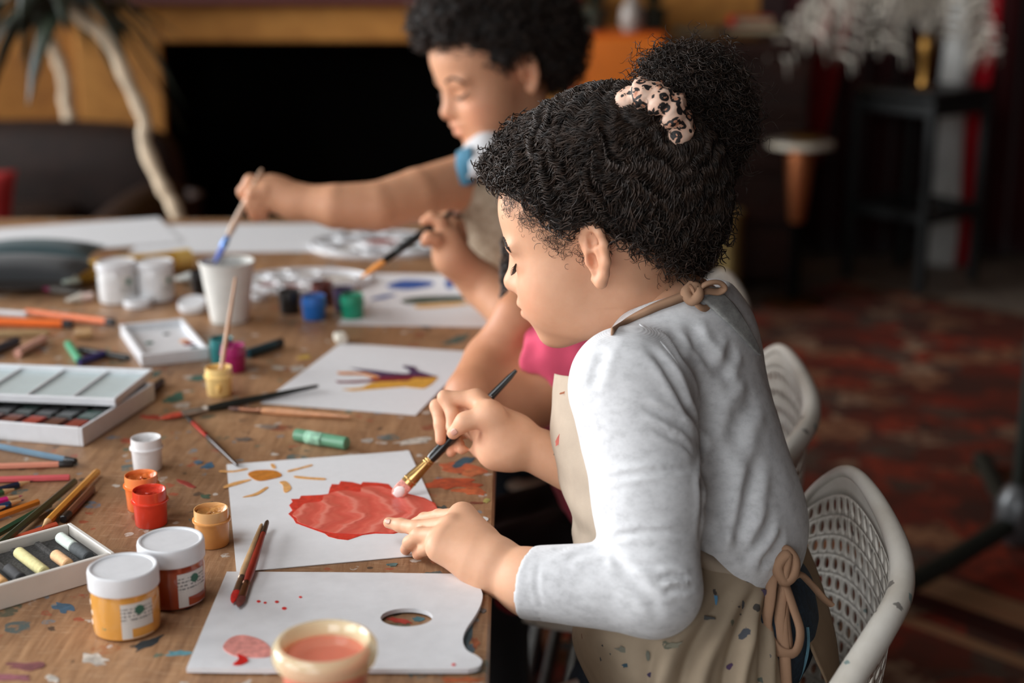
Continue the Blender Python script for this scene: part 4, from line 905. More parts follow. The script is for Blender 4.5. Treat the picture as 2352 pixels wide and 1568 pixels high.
obj('paper_band', MB().lathe([(.0079, 0), (.0081, .0005), (.0081, .022), (.0079, .0225)], P0, 20, axis=d), plain('chalk_band', (150, 196, 168), .8, var=.25, vscale=300), gp)

# ---- brushes
def brush(tip, end, label, hcol, r=.003, bcol=(150, 120, 90), fer=(170, 150, 120), lz0=.002, lz1=.004, bl=.018, fl=.03, br=None, flatb=.5, endc=None, P=None, name='paint_brush', hl=None):
    P0, P1 = (hz(*tip, T + lz0), hz(*end, T + lz1)) if P is None else P
    d = nrm(P1 - P0); L = np.linalg.norm(P1 - P0); br = br or r * 1.15; o = thing(name, P0, label, 'brush', 'paint brushes')
    def sw(s, rad, seg=14, fl_=None, cap=True): return MB().tube(np.array([P0 + d * x for x in s]), rad, seg, cap, fl_)
    obj('bristles', sw([0, bl * .3, bl * .7, bl + .001], [br * .25, br * .85, br * 1.1, br], flat=flatb) if False else MB().tube([P0 + d * x for x in (0, bl * .3, bl * .7, bl + .002)], [br * .25, br * .85, br * 1.12, br], 14, True, flatb), plain('bristle_%d_%d_%d' % bcol, bcol, .6, var=.2, vscale=300, bump=.5), o)
    fo = obj('ferrule', MB().tube([P0 + d * x for x in (bl, bl + fl * .5, bl + fl)], [br, br * 1.0, r], 16, True, .75), plain('ferrule_%d_%d_%d' % fer, fer, .3, .8), o)
    for k in (.86, .94): obj('crimp', MB().tube([P0 + d * (bl + fl * k - .0008), P0 + d * (bl + fl * k), P0 + d * (bl + fl * k + .0008)], [r * 1.0, r * 1.12, r * 1.0], 16), plain('ferrule_%d_%d_%d' % fer, fer, .3, .8), fo)
    s = bl + fl; hr = [(s, r * .96), (s + (L - s) * .12, r * 1.25), (s + (L - s) * .3, r * 1.2), (s + (L - s) * .7, r * .85), (L - .004, r * .62), (L, r * .4)]
    obj('handle', MB().tube([P0 + d * x for x, _ in hr], [q for _, q in hr], 14), plain('handle_%d_%d_%d' % hcol, hcol, .3, var=.1), o)
    if endc: obj('handle_end', MB().tube([P0 + d * x for x in (L - .03, L - .004, L + .0005)], [r * .86, r * .7, r * .45], 14), plain('handle_%d_%d_%d' % endc, endc, .3), o)
    return o
PT = PZ - T + .004
brush((534, 1384), (601, 1204), 'brush with a bare wooden handle and scarlet bristles lying on the palette', (176, 142, 104), r=.0032, bcol=(200, 34, 26), fer=(120, 100, 84), lz0=PT + .003, lz1=PT + .006, bl=.022, endc=None)
brush((548, 1393), (614, 1197), 'brush with a dark red handle and black end lying on the palette', (126, 28, 22), r=.0034, bcol=(100, 46, 40), fer=(104, 70, 50), lz0=PT + .003, lz1=PT + .006, bl=.018, endc=(26, 22, 22))
brush((366, 961), (731, 886), 'long black brush with a red flat tip lying across the table', (26, 34, 32), r=.0042, bcol=(196, 74, 50), fer=(196, 186, 174), lz0=.004, lz1=.007, bl=.028, fl=.036, br=.006)
brush((524, 937), (806, 957), 'brush with a bare wooden handle below the bird painting', (196, 140, 100), r=.0040, bcol=(92, 58, 48), fer=(150, 104, 80), lz0=.004, lz1=.005, bl=.016, fl=.03)
brush((428, 955), (545, 1068), 'thin red and black brush near the sun painting', (40, 24, 22), r=.003, bcol=(40, 34, 30), fer=(176, 50, 36), lz0=.003, lz1=.0045, bl=.03, fl=.06)
# brush standing in the yellow pot
P0 = hz(505, 905, T + .008) + v3(-.003, .0, 0); e = at(541, 636, 1.93)
brush(None, None, 'thin wooden brush standing in the pale yellow pot', (190, 142, 106), r=.0026, bcol=(220, 170, 84), fer=(206, 160, 90), P=(P0, e), bl=.015, fl=.02)
# ---- palettes with wells in the middle and far part
def well_palette(c, rx, ry, ang, wells, label, z=T + .0003):
    o = thing('well_palette', (c[0], c[1], z), label, 'palette'); a = np.linspace(0, 2 * math.pi, 48, endpoint=False); ca, sa = math.cos(ang), math.sin(ang)
    pol = np.array([(c[0] + rx * math.cos(t_) * ca - ry * math.sin(t_) * sa, c[1] + rx * math.cos(t_) * sa + ry * math.sin(t_) * ca) for t_ in a])
    obj('plate', MB().prism(pol, z, z + .004, .0015), m_plast, o, smooth=False)
    obj('outer_rim', MB().tube(np.c_[pol, np.full(48, z + .006)], .0032, 8, closed=True), m_plast, o)
    for (u_, w_, r, cl) in wells:
        e = v3(c[0] + u_ * ca - w_ * sa, c[1] + u_ * sa + w_ * ca, z + .004)
        w0_ = obj('well', MB().lathe([(r * 1.08, 0), (r * 1.05, .006), (r * .98, .0065), (r * .85, .002), (0, .0012)], e, 22, cap0=False, cap1=False), m_plast, o)
        obj('paint', MB().lathe([(r * .88, .0026), (r * .5, .0034), (0, .0036)], e, 18, cap0=False, cap1=False), plain('well_%d_%d_%d' % cl, cl, .25, var=.15), w0_)
    return o
c = hz(700, 650); well_palette(c, .115, .085, .05, [(-.085, -.01, .022, (190, 190, 186)), (-.06, -.045, .02, (176, 110, 110)), (-.015, -.058, .02, (150, 90, 90)), (-.04, .0, .02, (180, 188, 190)), (.03, -.05, .02, (130, 50, 40)), (.06, .0, .034, (206, 206, 200)), (.0, .035, .024, (190, 186, 178)), (-.05, .045, .02, (170, 176, 178))], 'white oval palette with wells behind the black and brown pots')
c = hz(872, 566); well_palette(c, .135, .12, .0, [(-.1, .0, .026, (150, 160, 164)), (-.06, -.07, .026, (190, 190, 186)), (.0, .01, .04, (150, 16, 16)), (.0, -.08, .026, (36, 60, 84)), (.07, -.05, .03, (40, 90, 92)), (.07, .05, .034, (170, 182, 188)), (-.02, .085, .024, (120, 130, 140)), (-.07, .06, .024, (70, 90, 104)), (.105, 0, .022, (30, 40, 46))], 'white round palette with red and blue paint near the far child')
# ---- clutter at the far left
m_pouch = m_cloth('black_pouch', (34, 36, 38)); c = hz(60, 664, T); cushion('pencil_case', v3(c[0] - .02, c[1], T + .032), (.26, .15, .055), np.eye(3), m_pouch, label='black soft pencil case lying at the far left of the table', category='pencil case')
c = hz(70, 622, T); cushion('folded_cloth', v3(c[0], c[1] + .02, T + .03), (.24, .12, .05), np.eye(3), m_cloth('dark_teal_cloth', (46, 66, 70)), label='dark teal folded cloth behind the black pencil case', category='cloth')
def ptube(a, b_, col, cap, label, r=.011, lift=0.):
    P0 = hz(*a, T + r + lift); P1 = hz(*b_, T + r * .6 + lift); d = nrm(P1 - P0); L = np.linalg.norm(P1 - P0); o = thing('paint_tube', (P0 + P1) / 2 - v3(0, 0, r), label, 'paint tube', 'paint tubes')
    sd = nrm(np.cross(d, (0, 0, 1))); up = np.cross(sd, d); G = []
    for i in range(9):
        s = i / 8; wx = r * (1 + .35 * s); wz = r * (1 - .93 * s); G.append([P0 + d * (.012 + (L - .012) * s) + sd * wx * math.cos(a_) + up * wz * math.sin(a_) for a_ in np.linspace(0, 2 * math.pi, 19)])
    obj('tube_body', MB().grid(G), plain('tube_%d_%d_%d' % col, col, .35, .2), o); obj('cap', MB().lathe([(r * .6, -.006), (r * .75, -.005), (r * .75, .008), (r, .0125)], P0, 16, axis=d), plain('cap_%d_%d_%d' % cap, cap, .35), o); return o
ptube((110, 656), (190, 672), (150, 146, 140), (226, 70, 150), 'silver paint tube with a pink cap beside the black pencil case')
ptube((142, 606), (166, 650), (140, 150, 140), (220, 214, 206), 'clear paint tube with a white cap leaning on the black pencil case', lift=.024)
ptube((205, 680), (150, 690), (206, 196, 182), (226, 200, 190), 'pale paint tube in front of the black pencil case', r=.009)
yb = thing('yellow_roll', hz(300, 608, T), 'yellow cardboard roll lying behind the two white jars', 'roll'); P0, P1 = hz(166, 628, T + .019), hz(436, 594, T + .019); d = nrm(P1 - P0); L = np.linalg.norm(P1 - P0)
obj('roll_body', MB().lathe([(.0185, 0), (.019, .001), (.019, L - .001), (.0185, L)], P0, 24, axis=d), plain('yellow_card', (212, 162, 62), .6), yb); obj('end_cap', MB().lathe([(.0195, L - .03), (.0195, L), (.017, L + .001)], P0, 24, axis=d), plain('pale_yellow_card', (222, 184, 100), .6), yb)
ptube((468, 634), (398, 640), (206, 210, 206), (20, 104, 58), 'white paint tube with a green cap behind the paper cup', r=.013)
c = hz(783, 786); obj('eraser', MB().box(v3(c[0], c[1], T + .007), (.018, .03, .013), np.array(Matrix.Rotation(.3, 3, 'Z')), bev=.003), plain('white_eraser', (206, 200, 186), .8), label='small white eraser at the top corner of the bird painting', category='eraser')
# ================================================================== organic modelling: smooth-blended volumes turned into one continuous skin
class Sdf:
    def __init__(s): s.ops = []
    def rc(s, a, b, ra, rb=None, k=.012, op='u'):
        a = np.asarray(a, float); b = np.asarray(b, float); rb = ra if rb is None else rb
        lo = np.minimum(a - ra, b - rb); hi = np.maximum(a + ra, b + rb); s.ops.append(('rc', op, k, lo, hi, (a, b, ra, rb))); return s
    def chain(s, P, R, k=.012, op='u'):
        for i in range(len(P) - 1): s.rc(P[i], P[i + 1], R[i], R[i + 1], k, op)
        return s
    def el(s, c, r, R=None, k=.012, op='u'):
        c = np.asarray(c, float); r = np.asarray(r, float); R = np.eye(3) if R is None else np.asarray(R, float)
        e = np.sqrt(((R * r) ** 2).sum(1)); s.ops.append(('el', op, k, c - e, c + e, (c, r, R))); return s
    def fn(s, f, lo, hi, k=.01, op='i'):
        s.ops.append(('fn', op, k, np.asarray(lo, float), np.asarray(hi, float), f)); return s
    @staticmethod
    def _d(kind, P, a):
        if kind == 'rc':
            A, B, ra, rb = a; ba = B - A; q = P - A; h = np.clip((q @ ba) / max(ba @ ba, 1e-12), 0, 1)
            return np.sqrt(((q - h[..., None] * ba) ** 2).sum(-1)) - (ra + (rb - ra) * h)
        if kind == 'el':
            c, r, R = a; q = (P - c) @ R; k0 = np.sqrt(((q / r) ** 2).sum(-1)); k1 = np.sqrt(((q / (r * r)) ** 2).sum(-1)) + 1e-9
            return np.where(k0 < 1e-6, -r.min(), k0 * (k0 - 1) / k1)
        return a(P)
    @staticmethod
    def _mix(D, d, op, k):
        if op == 'u':
            h = np.maximum(k - np.abs(D - d), 0) / k; return np.minimum(D, d) - h * h * k / 4
        if op == 's': d = -d
        h = np.maximum(k - np.abs(D - d), 0) / k; return np.maximum(D, d) + h * h * k / 4
    def ev(s, P):
        P = np.asarray(P, float); D = np.full(P.shape[:-1], 1.0)
        for kind, op, k, lo, hi, a in s.ops: D = s._mix(D, s._d(kind, P, a), op, k)
        return D
    def grad(s, P, e=.0008):
        g = np.stack([s.ev(P + np.eye(3)[i] * e) - s.ev(P - np.eye(3)[i] * e) for i in range(3)], -1)
        return g / (np.linalg.norm(g, axis=-1, keepdims=True) + 1e-9)
    def proj(s, P, off=0., n=4):
        P = np.array(P, float)
        for _ in range(n): P = P - s.grad(P) * (s.ev(P) - off)[..., None]
        return P
    def hit(s, px, py, t0=.8, t1=3.5):
        """first point of the surface along a line of sight (for laying seams, ties and creases on it)"""
        r = ray(px, py); t = t0
        for _ in range(160):
            d = float(s.ev((CAM + r * t)[None])[0])
            if d < .0004: break
            t += max(d * .8, .0004)
            if t > t1: break
        return CAM + r * t
    def mesh(s, h, disp=None, lo=None, hi=None, smooth=1):
        U = [o for o in s.ops if o[1] == 'u']
        if lo is None: lo = np.min([o[3] for o in U], 0) - 4 * h; hi = np.max([o[4] for o in U], 0) + 4 * h
        lo = np.asarray(lo, float); n = np.ceil((np.asarray(hi) - lo) / h).astype(int) + 1
        ax = [lo[i] + np.arange(n[i]) * h for i in range(3)]; D = np.full(n, .05, np.float32)
        for kind, op, k, l, u, a in s.ops:
            m = k + 3 * h; i0 = np.clip(np.floor((l - m - lo) / h).astype(int), 0, n); i1 = np.clip(np.ceil((u + m - lo) / h).astype(int) + 1, 0, n)
            if np.any(i1 <= i0): continue
            sl = tuple(slice(i0[i], i1[i]) for i in range(3))
            P = np.stack(np.meshgrid(*[ax[i][sl[i]].astype(np.float32) for i in range(3)], indexing='ij'), -1)
            D[sl] = s._mix(D[sl], s._d(kind, P, a), op, k)
        if disp is not None:
            ii = np.argwhere(np.abs(D) < .03); P = lo + ii * h; D[tuple(ii.T)] -= disp(P)
        return surface_nets(D, lo, h, smooth)
def surface_nets(D, lo, h, smooth=1):
    S_ = D < 0; n = np.array(D.shape)
    c = np.zeros(n - 1, np.int8)
    for dx in (0, 1):
        for dy in (0, 1):
            for dz in (0, 1): c += S_[dx:n[0] - 1 + dx, dy:n[1] - 1 + dy, dz:n[2] - 1 + dz]
    act = (c > 0) & (c < 8); idx = np.argwhere(act); N = len(idx); ID = np.full(n - 1, -1, np.int64); ID[tuple(idx.T)] = np.arange(N)
    off = np.array([[x, y, z] for x in (0, 1) for y in (0, 1) for z in (0, 1)]); val = np.stack([D[tuple((idx + o).T)] for o in off], 1)
    acc = np.zeros((N, 3)); cnt = np.zeros(N)
    for i in range(8):
        for j in range(i + 1, 8):
            if np.abs(off[i] - off[j]).sum() != 1: continue
            a, b_ = val[:, i], val[:, j]; m = (a < 0) != (b_ < 0); t = np.where(m, a / np.where(m, a - b_, 1), 0)
            acc += np.where(m[:, None], off[i] + t[:, None] * (off[j] - off[i]), 0); cnt += m
    V = lo + (idx + acc / cnt[:, None]) * h; Fs = []
    for axx in range(3):
        o1, o2 = [(1, 2), (2, 0), (0, 1)][axx]
        sl0 = [slice(1, -1)] * 3; sl0[axx] = slice(0, -1); sl1 = [slice(1, -1)] * 3; sl1[axx] = slice(1, None)
        a, b_ = S_[tuple(sl0)], S_[tuple(sl1)]; e = np.argwhere(a != b_); sgn = a[tuple(e.T)]; e = e + 1; e[:, axx] -= 1
        def cell(d1, d2):
            q = e.copy(); q[:, o1] -= d1; q[:, o2] -= d2; return ID[tuple(q.T)]
        q = np.stack([cell(0, 0), cell(1, 0), cell(1, 1), cell(0, 1)], 1); q = np.where(sgn[:, None], q, q[:, ::-1]); Fs.append(q)
    Fq = np.concatenate(Fs); Fq = Fq[(Fq >= 0).all(1)]
    for _ in range(smooth):
        s = np.zeros_like(V); w = np.zeros(len(V))
        for i in range(4):
            for j in (1, 3): np.add.at(s, Fq[:, i], V[Fq[:, (i + j) % 4]]); np.add.at(w, Fq[:, i], 1)
        V = V * .5 + .5 * s / np.maximum(w, 1)[:, None]
    return V, Fq
def merge(*ms):
    V, Fq, o = [], [], 0
    for v, f in ms: V.append(v); Fq.append(f + o); o += len(v)
    return np.concatenate(V), np.concatenate(Fq)
def wob(P, sc, seed=0):
    """cheap smooth pseudo-noise"""
    r = np.random.default_rng(seed); o = 0
    for i in range(5):
        d = r.normal(size=3); d /= np.linalg.norm(d); o = o + np.sin(P @ d * sc * (1 + .45 * i) + r.uniform(0, 6)) / (1 + .4 * i)
    return o / 2.2
def crease(lines):
    """creases and puckers in cloth: list of (polyline, width, depth); depth > 0 presses in"""
    def f(P):
        o = np.zeros(len(P))
        for L, w, dp in lines:
            L = np.asarray(L); dm = np.full(len(P), 1.); sa = np.zeros(len(P)); nl_ = len(L) - 1
            for i in range(len(L) - 1):
                a, b_ = L[i], L[i + 1]; ba = b_ - a; q = P - a; hh = np.clip(q @ ba / (ba @ ba + 1e-12), 0, 1); dn = np.linalg.norm(q - hh[:, None] * ba, axis=1); sa = np.where(dn < dm, (i + hh) / nl_, sa); dm = np.minimum(dm, dn)
            x = dm / w; dp = dp * np.clip(np.minimum(sa, 1 - sa) * 5, 0, 1); o += -dp * np.exp(-x * x) + .55 * dp * np.exp(-((x - 2.1) ** 2))
        return o
    return f
# ------------------------------------------------------------------ skin, hair, cloth finishes
def m_skin(name, c_light, c_deep):
    t = NT(name); v = t.coord('Object'); n = t.noise(v, 60, 4, .6); vc = t.new('ShaderNodeVertexColor'); vc.layer_name = 'tint'
    c = t.mix(t.ramp(n, [(.3, 0), (.75, .35)]), srgb(*c_light), srgb(*c_deep)); c = t.mix(1, c, vc.outputs[0], 'MULTIPLY')
    t.l(c, t.b.inputs['Base Color']); t.set(Roughness=.52); t.b.inputs['Specular IOR Level'].default_value = .35
    t.b.inputs['Subsurface Weight'].default_value = .22; t.b.inputs['Subsurface Radius'].default_value = (1, .35, .18); t.b.inputs['Subsurface Scale'].default_value = .006
    t.bump(t.noise(v, 700, 2), .08, .0006); return t.mat
m_sk1 = m_skin('warm_brown_skin', (218, 168, 136), (200, 144, 110)); m_sk2 = m_skin('warm_brown_skin_far_child', (210, 156, 122), (190, 132, 98)); m_sk3 = m_skin('brown_skin_middle_child', (190, 132, 98), (168, 108, 78))
def tints(V, spots):
    c = np.ones((len(V), 3))
    for p, r, col, st in spots:
        d = np.linalg.norm((V - np.asarray(p)) / np.asarray(r), axis=1); w = np.exp(-d * d) * st; c = c * (1 - w[:, None]) + w[:, None] * np.asarray(col)
    return {'tint': c}
def m_hair_():
    t = NT('dark_curly_hair'); v = t.coord('Object'); n = t.noise(v, 120, 3)
    t.l(t.ramp(n, [(.35, srgb(26, 20, 17)), (.7, srgb(62, 47, 38))]), t.b.inputs['Base Color']); t.set(Roughness=.5); t.b.inputs['Specular IOR Level'].default_value = .35; return t.mat
m_hair = m_hair_(); m_hairbase = plain('hair_base_dark', (20, 15, 12), .8)  # hair base is a plain brown, darker than the strands
def m_heather(name, a, b_, c_):
    t = NT(name); v = t.coord('Object'); n = t.noise(t.coord('Object', scale=(1, 1, 1.6)), 85, 5, .65); n2 = t.noise(v, 16, 3)
    c = t.ramp(n, [(.28, srgb(*a)), (.5, srgb(*b_)), (.74, srgb(*c_))]); c = t.mix(t.ramp(n2, [(.4, .06), (.7, 0)]), c, srgb(*a))
    t.l(c, t.b.inputs['Base Color']); t.set(Roughness=.95); t.b.inputs['Specular IOR Level'].default_value = .12; t.b.inputs['Sheen Weight'].default_value = .2
    rib = t.new('ShaderNodeTexWave'); rib.wave_type = 'BANDS'; rib.bands_direction = 'Z'; rib.inputs['Scale'].default_value = 330; rib.inputs['Distortion'].default_value = .6; t.l(v, rib.inputs['Vector'])
    t.bump(t.mix(.5, rib.outputs[0], t.noise(v, 900, 2)), .3, .0007); return t.mat
m_shirt = m_heather('grey_heather_knit', (188, 188, 190), (208, 208, 210), (220, 220, 222))
def m_canvas_(name, base, spots=True):
    t = NT(name); v = t.coord('Object'); n = t.noise(v, 26, 4, .6); b_ = srgb(*base)
    c = t.ramp(n, [(.3, tuple(x * .86 for x in b_[:3]) + (1,)), (.7, b_)])
    if spots:
        w = t.noise(v, 90, 3, .6, 0, 'Color'); vv = t.new('ShaderNodeVectorMath'); vv.operation = 'MULTIPLY_ADD'; t.l(w, vv.inputs[0]); vv.inputs[1].default_value = (.012, .012, .012); t.l(v, vv.inputs[2])
        for sc, thr, r, pal in ((36, .80, .20, [(0, srgb(50, 66, 84)), (.25, srgb(58, 40, 72)), (.45, srgb(90, 96, 84)), (.65, srgb(46, 50, 56)), (.82, srgb(70, 120, 150)), (.92, srgb(216, 110, 96))]), (80, .84, .22, [(0, srgb(60, 56, 60)), (.4, srgb(74, 88, 84)), (.7, srgb(120, 84, 66))])):
            a = t.voro(vv.outputs[0], sc, 'F1', 'Color'); d = t.voro(vv.outputs[0], sc, 'F1'); s = t.sep(a)
            c = t.mix(t.math('MULTIPLY', t.math('MULTIPLY', t.math('GREATER_THAN', s[1], thr), t.math('LESS_THAN', d, r)), .85), c, t.ramp(s[0], pal, 'CONSTANT'))
    t.l(c, t.b.inputs['Base Color']); t.set(Roughness=.85); t.b.inputs['Specular IOR Level'].default_value = .2; t.bump(t.noise(v, 1100, 2), .25, .0006); return t.mat
m_apron = m_canvas_('tan_apron_canvas', (172, 154, 132)); m_apron_plain = m_canvas_('tan_apron_bib', (184, 168, 150), False); m_tie = m_canvas_('apron_tie_tape', (166, 130, 104), False)
m_denim = plain('dark_denim', (28, 48, 66), .8, var=.3, vscale=220, bump=.4)
# ------------------------------------------------------------------ a child's head in its own frame (forward, left, up)
class Head:
    def __init__(s, O, yaw, down, roll, sc):
        f = v3(-math.cos(yaw), math.sin(yaw), 0); up = v3(0, 0, 1); f2 = f * math.cos(down) - up * math.sin(down); l = np.cross(up, f); u2 = np.cross(f2, l)
        l2 = l * math.cos(roll) + u2 * math.sin(roll); u3 = u2 * math.cos(roll) - l * math.sin(roll)
        s.R = np.stack([f2, l2, u3], 1); s.O = np.asarray(O, float); s.k = sc
    def w(s, F_, L=0., U=0.): return s.O + s.R @ (np.array([F_, L, U]) * s.k)
    def loc(s, P): return (P - s.O) @ s.R / s.k
    def build(s, d):
        k = s.k
        def el(c, r, kk=.012, op='u', R=None): d.el(s.w(*c), np.array(r) * k, s.R if R is None else s.R @ R, kk * k, op)
        def rc(a, b_, ra, rb, kk=.012, op='u'): d.rc(s.w(*a), s.w(*b_), ra * k, rb * k, kk * k, op)
        el((-.010, 0, .045), (.092, .070, .080)); el((.042, 0, .046), (.054, .060, .052), .03); el((.036, 0, -.012), (.054, .057, .056), .03)
        for q in (-1, 1): el((.050, q * .030, -.036), (.034, .031, .034), .028)
        el((.030, 0, -.056), (.048, .047, .036), .03); el((.0655, 0, -.083), (.0165, .019, .013), .024)
        el((.067, 0, -.046), (.022, .027, .022), .02)
        for q in (-1, 1):
            el((.099, q * .034, .003), (.012, .019, .010), .022, 's'); el((.0705, q * .0325, .000), (.0130, .0165, .0115), .008)
            el((.080, q * .029, .019), (.007, .018, .005), .016)
        rc((.082, 0, .010), (.0985, 0, -.021), .0078, .0092, .016); el((.0985, 0, -.0225), (.0105, .0100, .0090), .008)
        for q in (-1, 1):
            el((.090, q * .0100, -.026), (.0085, .0070, .0062), .007); el((.0965, q * .0055, -.0325), (.004, .003, .003), .003, 's')
        el((.0905, 0, -.0440), (.0095, .0205, .0060), .006); el((.0885, 0, -.0560), (.0100, .0175, .0070), .006); el((.1000, 0, -.0498), (.010, .022, .0014), .003, 's')
        for q in (-1, 1): el((.073, q * .0235, -.0495), (.006, .004, .004), .006, 's')
        for q in (-1, 1):   # ears
            def e(f, u, o=0.): f = f * .74; return (f - .007, q * (.0655 + .0035 + .50 * (.012 - f) + o), u + .002)
            el(e(-.004, .001, -.004), (.0118, .0055, .026), .008, R=np.array(Matrix.Rotation(q * .38, 3, 'Z')))
            out = [e(.011, .006), e(.011, .018), e(.004, .0275), e(-.007, .030), e(-.0165, .0235), e(-.0195, .010), e(-.0175, -.006), e(-.011, -.018), e(-.003, -.0255), e(.005, -.022)]
            rr_ = [.0030, .0036, .0040, .0042, .0042, .0042, .0042, .0044, .0058, .0040]
            for i in range(len(out) - 1): rc(out[i], out[i + 1], rr_[i], rr_[i + 1], .004)
            el(e(.001, -.004, .004), (.0058, .0070, .0085), .003, 's'); el(e(-.002, .015, .003), (.0040, .0048, .0070), .003, 's'); rc(e(-.0085, .008, .001), e(-.0105, -.010, .001), .003, .003, .004); el(e(.0095, -.004, .001), (.0035, .003, .005), .004)
        return s
    def spots(s):
        k = s.k; o = []
        for q in (-1, 1):
            o += [(s.w(.07, q * .042, -.030), .024 * k, (1.06, .80, .78), .55), (s.w(-.004, q * .076, .002), .022 * k, (1.02, .82, .76), .5), (s.w(.082, q * .030, .012), (.02 * k,) * 3, (.86, .78, .74), .35)]
        o += [(s.w(.090, 0, -.050), (.014 * k, .014 * k, .012 * k), (.92, .60, .58), .75), (s.w(.106, 0, -.024), .012 * k, (1.05, .86, .82), .4)]
        return o
    def lashes(s, d, parent, mat, sides=(-1, 1), sag=.0065):
        for q in sides:
            P = np.array([s.w(.090 - .25 * (y - .018), q * y, .000 - sag * math.sin(math.pi * min(1, max(0, (y - .017) / .034))) - .002 + .18 * (y - .018)) for y in np.linspace(.018, .0495, 14)]); P = d.proj(P, .0002)
            b = MB(); b.tube(P, np.array([.0006] + [.0012] * 12 + [.0006]) * s.k, 6); G = d.grad(P)
            for i in range(2, 14):
                e = P[i] + (G[i] * .0055 - s.R[:, 2] * .0035 + s.R[:, 1] * q * .0018) * s.k; b.tube([P[i], (P[i] + e) / 2 - s.R[:, 2] * .0007, e], [.0006 * s.k, .0005 * s.k, .0002], 4)
            obj('eyelashes', b, mat, parent)
            # eyebrow hairs
            b = MB(); rr_ = np.random.default_rng(3 + q); br_ = []
            for i in range(46):
                y = .014 + .038 * i / 45; u = .0225 + .0055 * math.sin(math.pi * min(1, i / 40)) - .002 * i / 45 + rr_.uniform(-.0018, .0018); p0 = s.w(.092 - .2 * (y - .014), q * y, u); p1 = s.w(.091 - .2 * (y - .014), q * (y + .006), u + .0022 - .004 * i / 45)
                br_ += [p0, (p0 + p1) / 2, p1]
            br_ = d.proj(np.array(br_), .0004)
            for i in range(46): b.tube(br_[3 * i:3 * i + 3], np.array([.0006, .0009, .0003]) * s.k, 4)
            obj('eyebrow', b, mat, parent)
# ------------------------------------------------------------------ curls
def strands_mesh(P, rad, seg=3):
    """P (N, n, 3) -> one mesh of thin tapered tubes"""
    N, n, _ = P.shape; tg = np.gradient(P, axis=1); tg /= np.linalg.norm(tg, axis=2, keepdims=True) + 1e-9
    ref = np.where(np.abs(tg[..., 2:3]) < .8, np.array([0, 0, 1.]), np.array([1., 0, 0])); u = np.cross(tg, ref); u /= np.linalg.norm(u, axis=2, keepdims=True) + 1e-9; w = np.cross(tg, u)
    a = np.arange(seg) / seg * 2 * math.pi; tp = np.concatenate([[.6], np.ones(n - 3), [.75, .2]])
    R = (np.asarray(rad).reshape(-1, 1) * tp[None]) if np.ndim(rad) else rad * tp[None].repeat(N, 0)
    V = P[:, :, None, :] + R[:, :, None, None] * (np.cos(a)[:, None] * u[:, :, None, :] + np.sin(a)[:, None] * w[:, :, None, :])
    i = np.arange(n - 1)[:, None]; j = np.arange(seg)[None]; k = (j + 1) % seg
    q = np.stack([i * seg + j, i * seg + k, (i + 1) * seg + k, (i + 1) * seg + j], -1).reshape(-1, 4)
    Fq = (q[None] + (np.arange(N) * n * seg)[:, None, None]).reshape(-1, 4); return V.reshape(-1, 3), Fq
def flow_strands(d, start, target, n, step, amp, lam, off, rg, stray=.25, drop=0.):
    """wavy strands that follow the hair volume towards a target"""
    P = d.proj(start, 0); N = len(P); out = []; G = d.grad(P); jit = rg.normal(size=(N, 3)) * stray; offs = off * rg.uniform(.2, 1.3, N)
    for i in range(n):
        out.append(P); D = target - P; D = D / (np.linalg.norm(D, axis=1, keepdims=True) + 1e-9) + jit + np.array([0, 0, -drop]); D = D - G * (D * G).sum(1, keepdims=True); D /= np.linalg.norm(D, axis=1, keepdims=True) + 1e-9
        P = P + D * step; G = d.grad(P); P = P - G * (d.ev(P) - offs)[:, None]
    Q = np.stack(out, 1); tg = np.gradient(Q, axis=1); tg /= np.linalg.norm(tg, axis=2, keepdims=True) + 1e-9; gg = np.stack([d.grad(Q[:, i]) for i in range(n)], 1); bn = np.cross(tg, gg)
    dist = np.linalg.norm(Q - target, axis=2); wv_ = 6.283 * dist / (lam * .9) + 4.2 * wob(Q.reshape(-1, 3), 105, 41).reshape(N, n); Q = Q + (amp * .5 * np.sin(wv_))[..., None] * gg + (amp * .75 * np.cos(wv_ * .83))[..., None] * bn
    s = np.arange(n)[None] * step; ph = (wob(start, 95, 31) * 5 + rg.normal(size=N) * .5)[:, None]; L = lam * (1 + .22 * wob(start, 60, 33) + rg.normal(size=N) * .06)[:, None]; A = amp * rg.uniform(.6, 1.2, (N, 1))
    A = A * .55; return Q + (A * np.sin(6.283 * s / L + ph))[..., None] * bn + (.7 * A * np.cos(6.283 * s / L + ph))[..., None] * gg
def curl_strands(d, start, n, length, rad, turns, rg, outw=1., grav=.3, flat_=0.):
    """springy ringlets standing off the hair volume"""
    P = d.proj(start, -.002); N = len(P); G = d.grad(P); D = G * outw + rg.normal(size=(N, 3)) * .55 + np.array([0, 0, -grav]); D /= np.linalg.norm(D, axis=1, keepdims=True)
    u = np.cross(D, rg.normal(size=(N, 3))); u /= np.linalg.norm(u, axis=1, keepdims=True) + 1e-9; w = np.cross(D, u); s = np.linspace(0, 1, n)[None]; L = length * rg.uniform(.6, 1.3, (N, 1)); R = rad * rg.uniform(.6, 1.4, (N, 1)); th = turns * rg.uniform(.7, 1.3, (N, 1)) * 6.283 * s + rg.uniform(0, 6.28, (N, 1))
    r = R * np.minimum(1, s * 4 + .2)
    Q = P[:, None] + D[:, None] * (L * s)[..., None] + (r * np.cos(th))[..., None] * u[:, None] + (r * np.sin(th))[..., None] * w[:, None]; Q[..., 2] -= grav * .25 * (L * s * s); return Q
def surf_points(M, n, rg, test=None):
    V, Fq = M; c = V[Fq].mean(1)
    if test is not None: c = c[test(c)]
    return c[rg.integers(0, len(c), n)] + rg.normal(size=(n, 3)) * .001
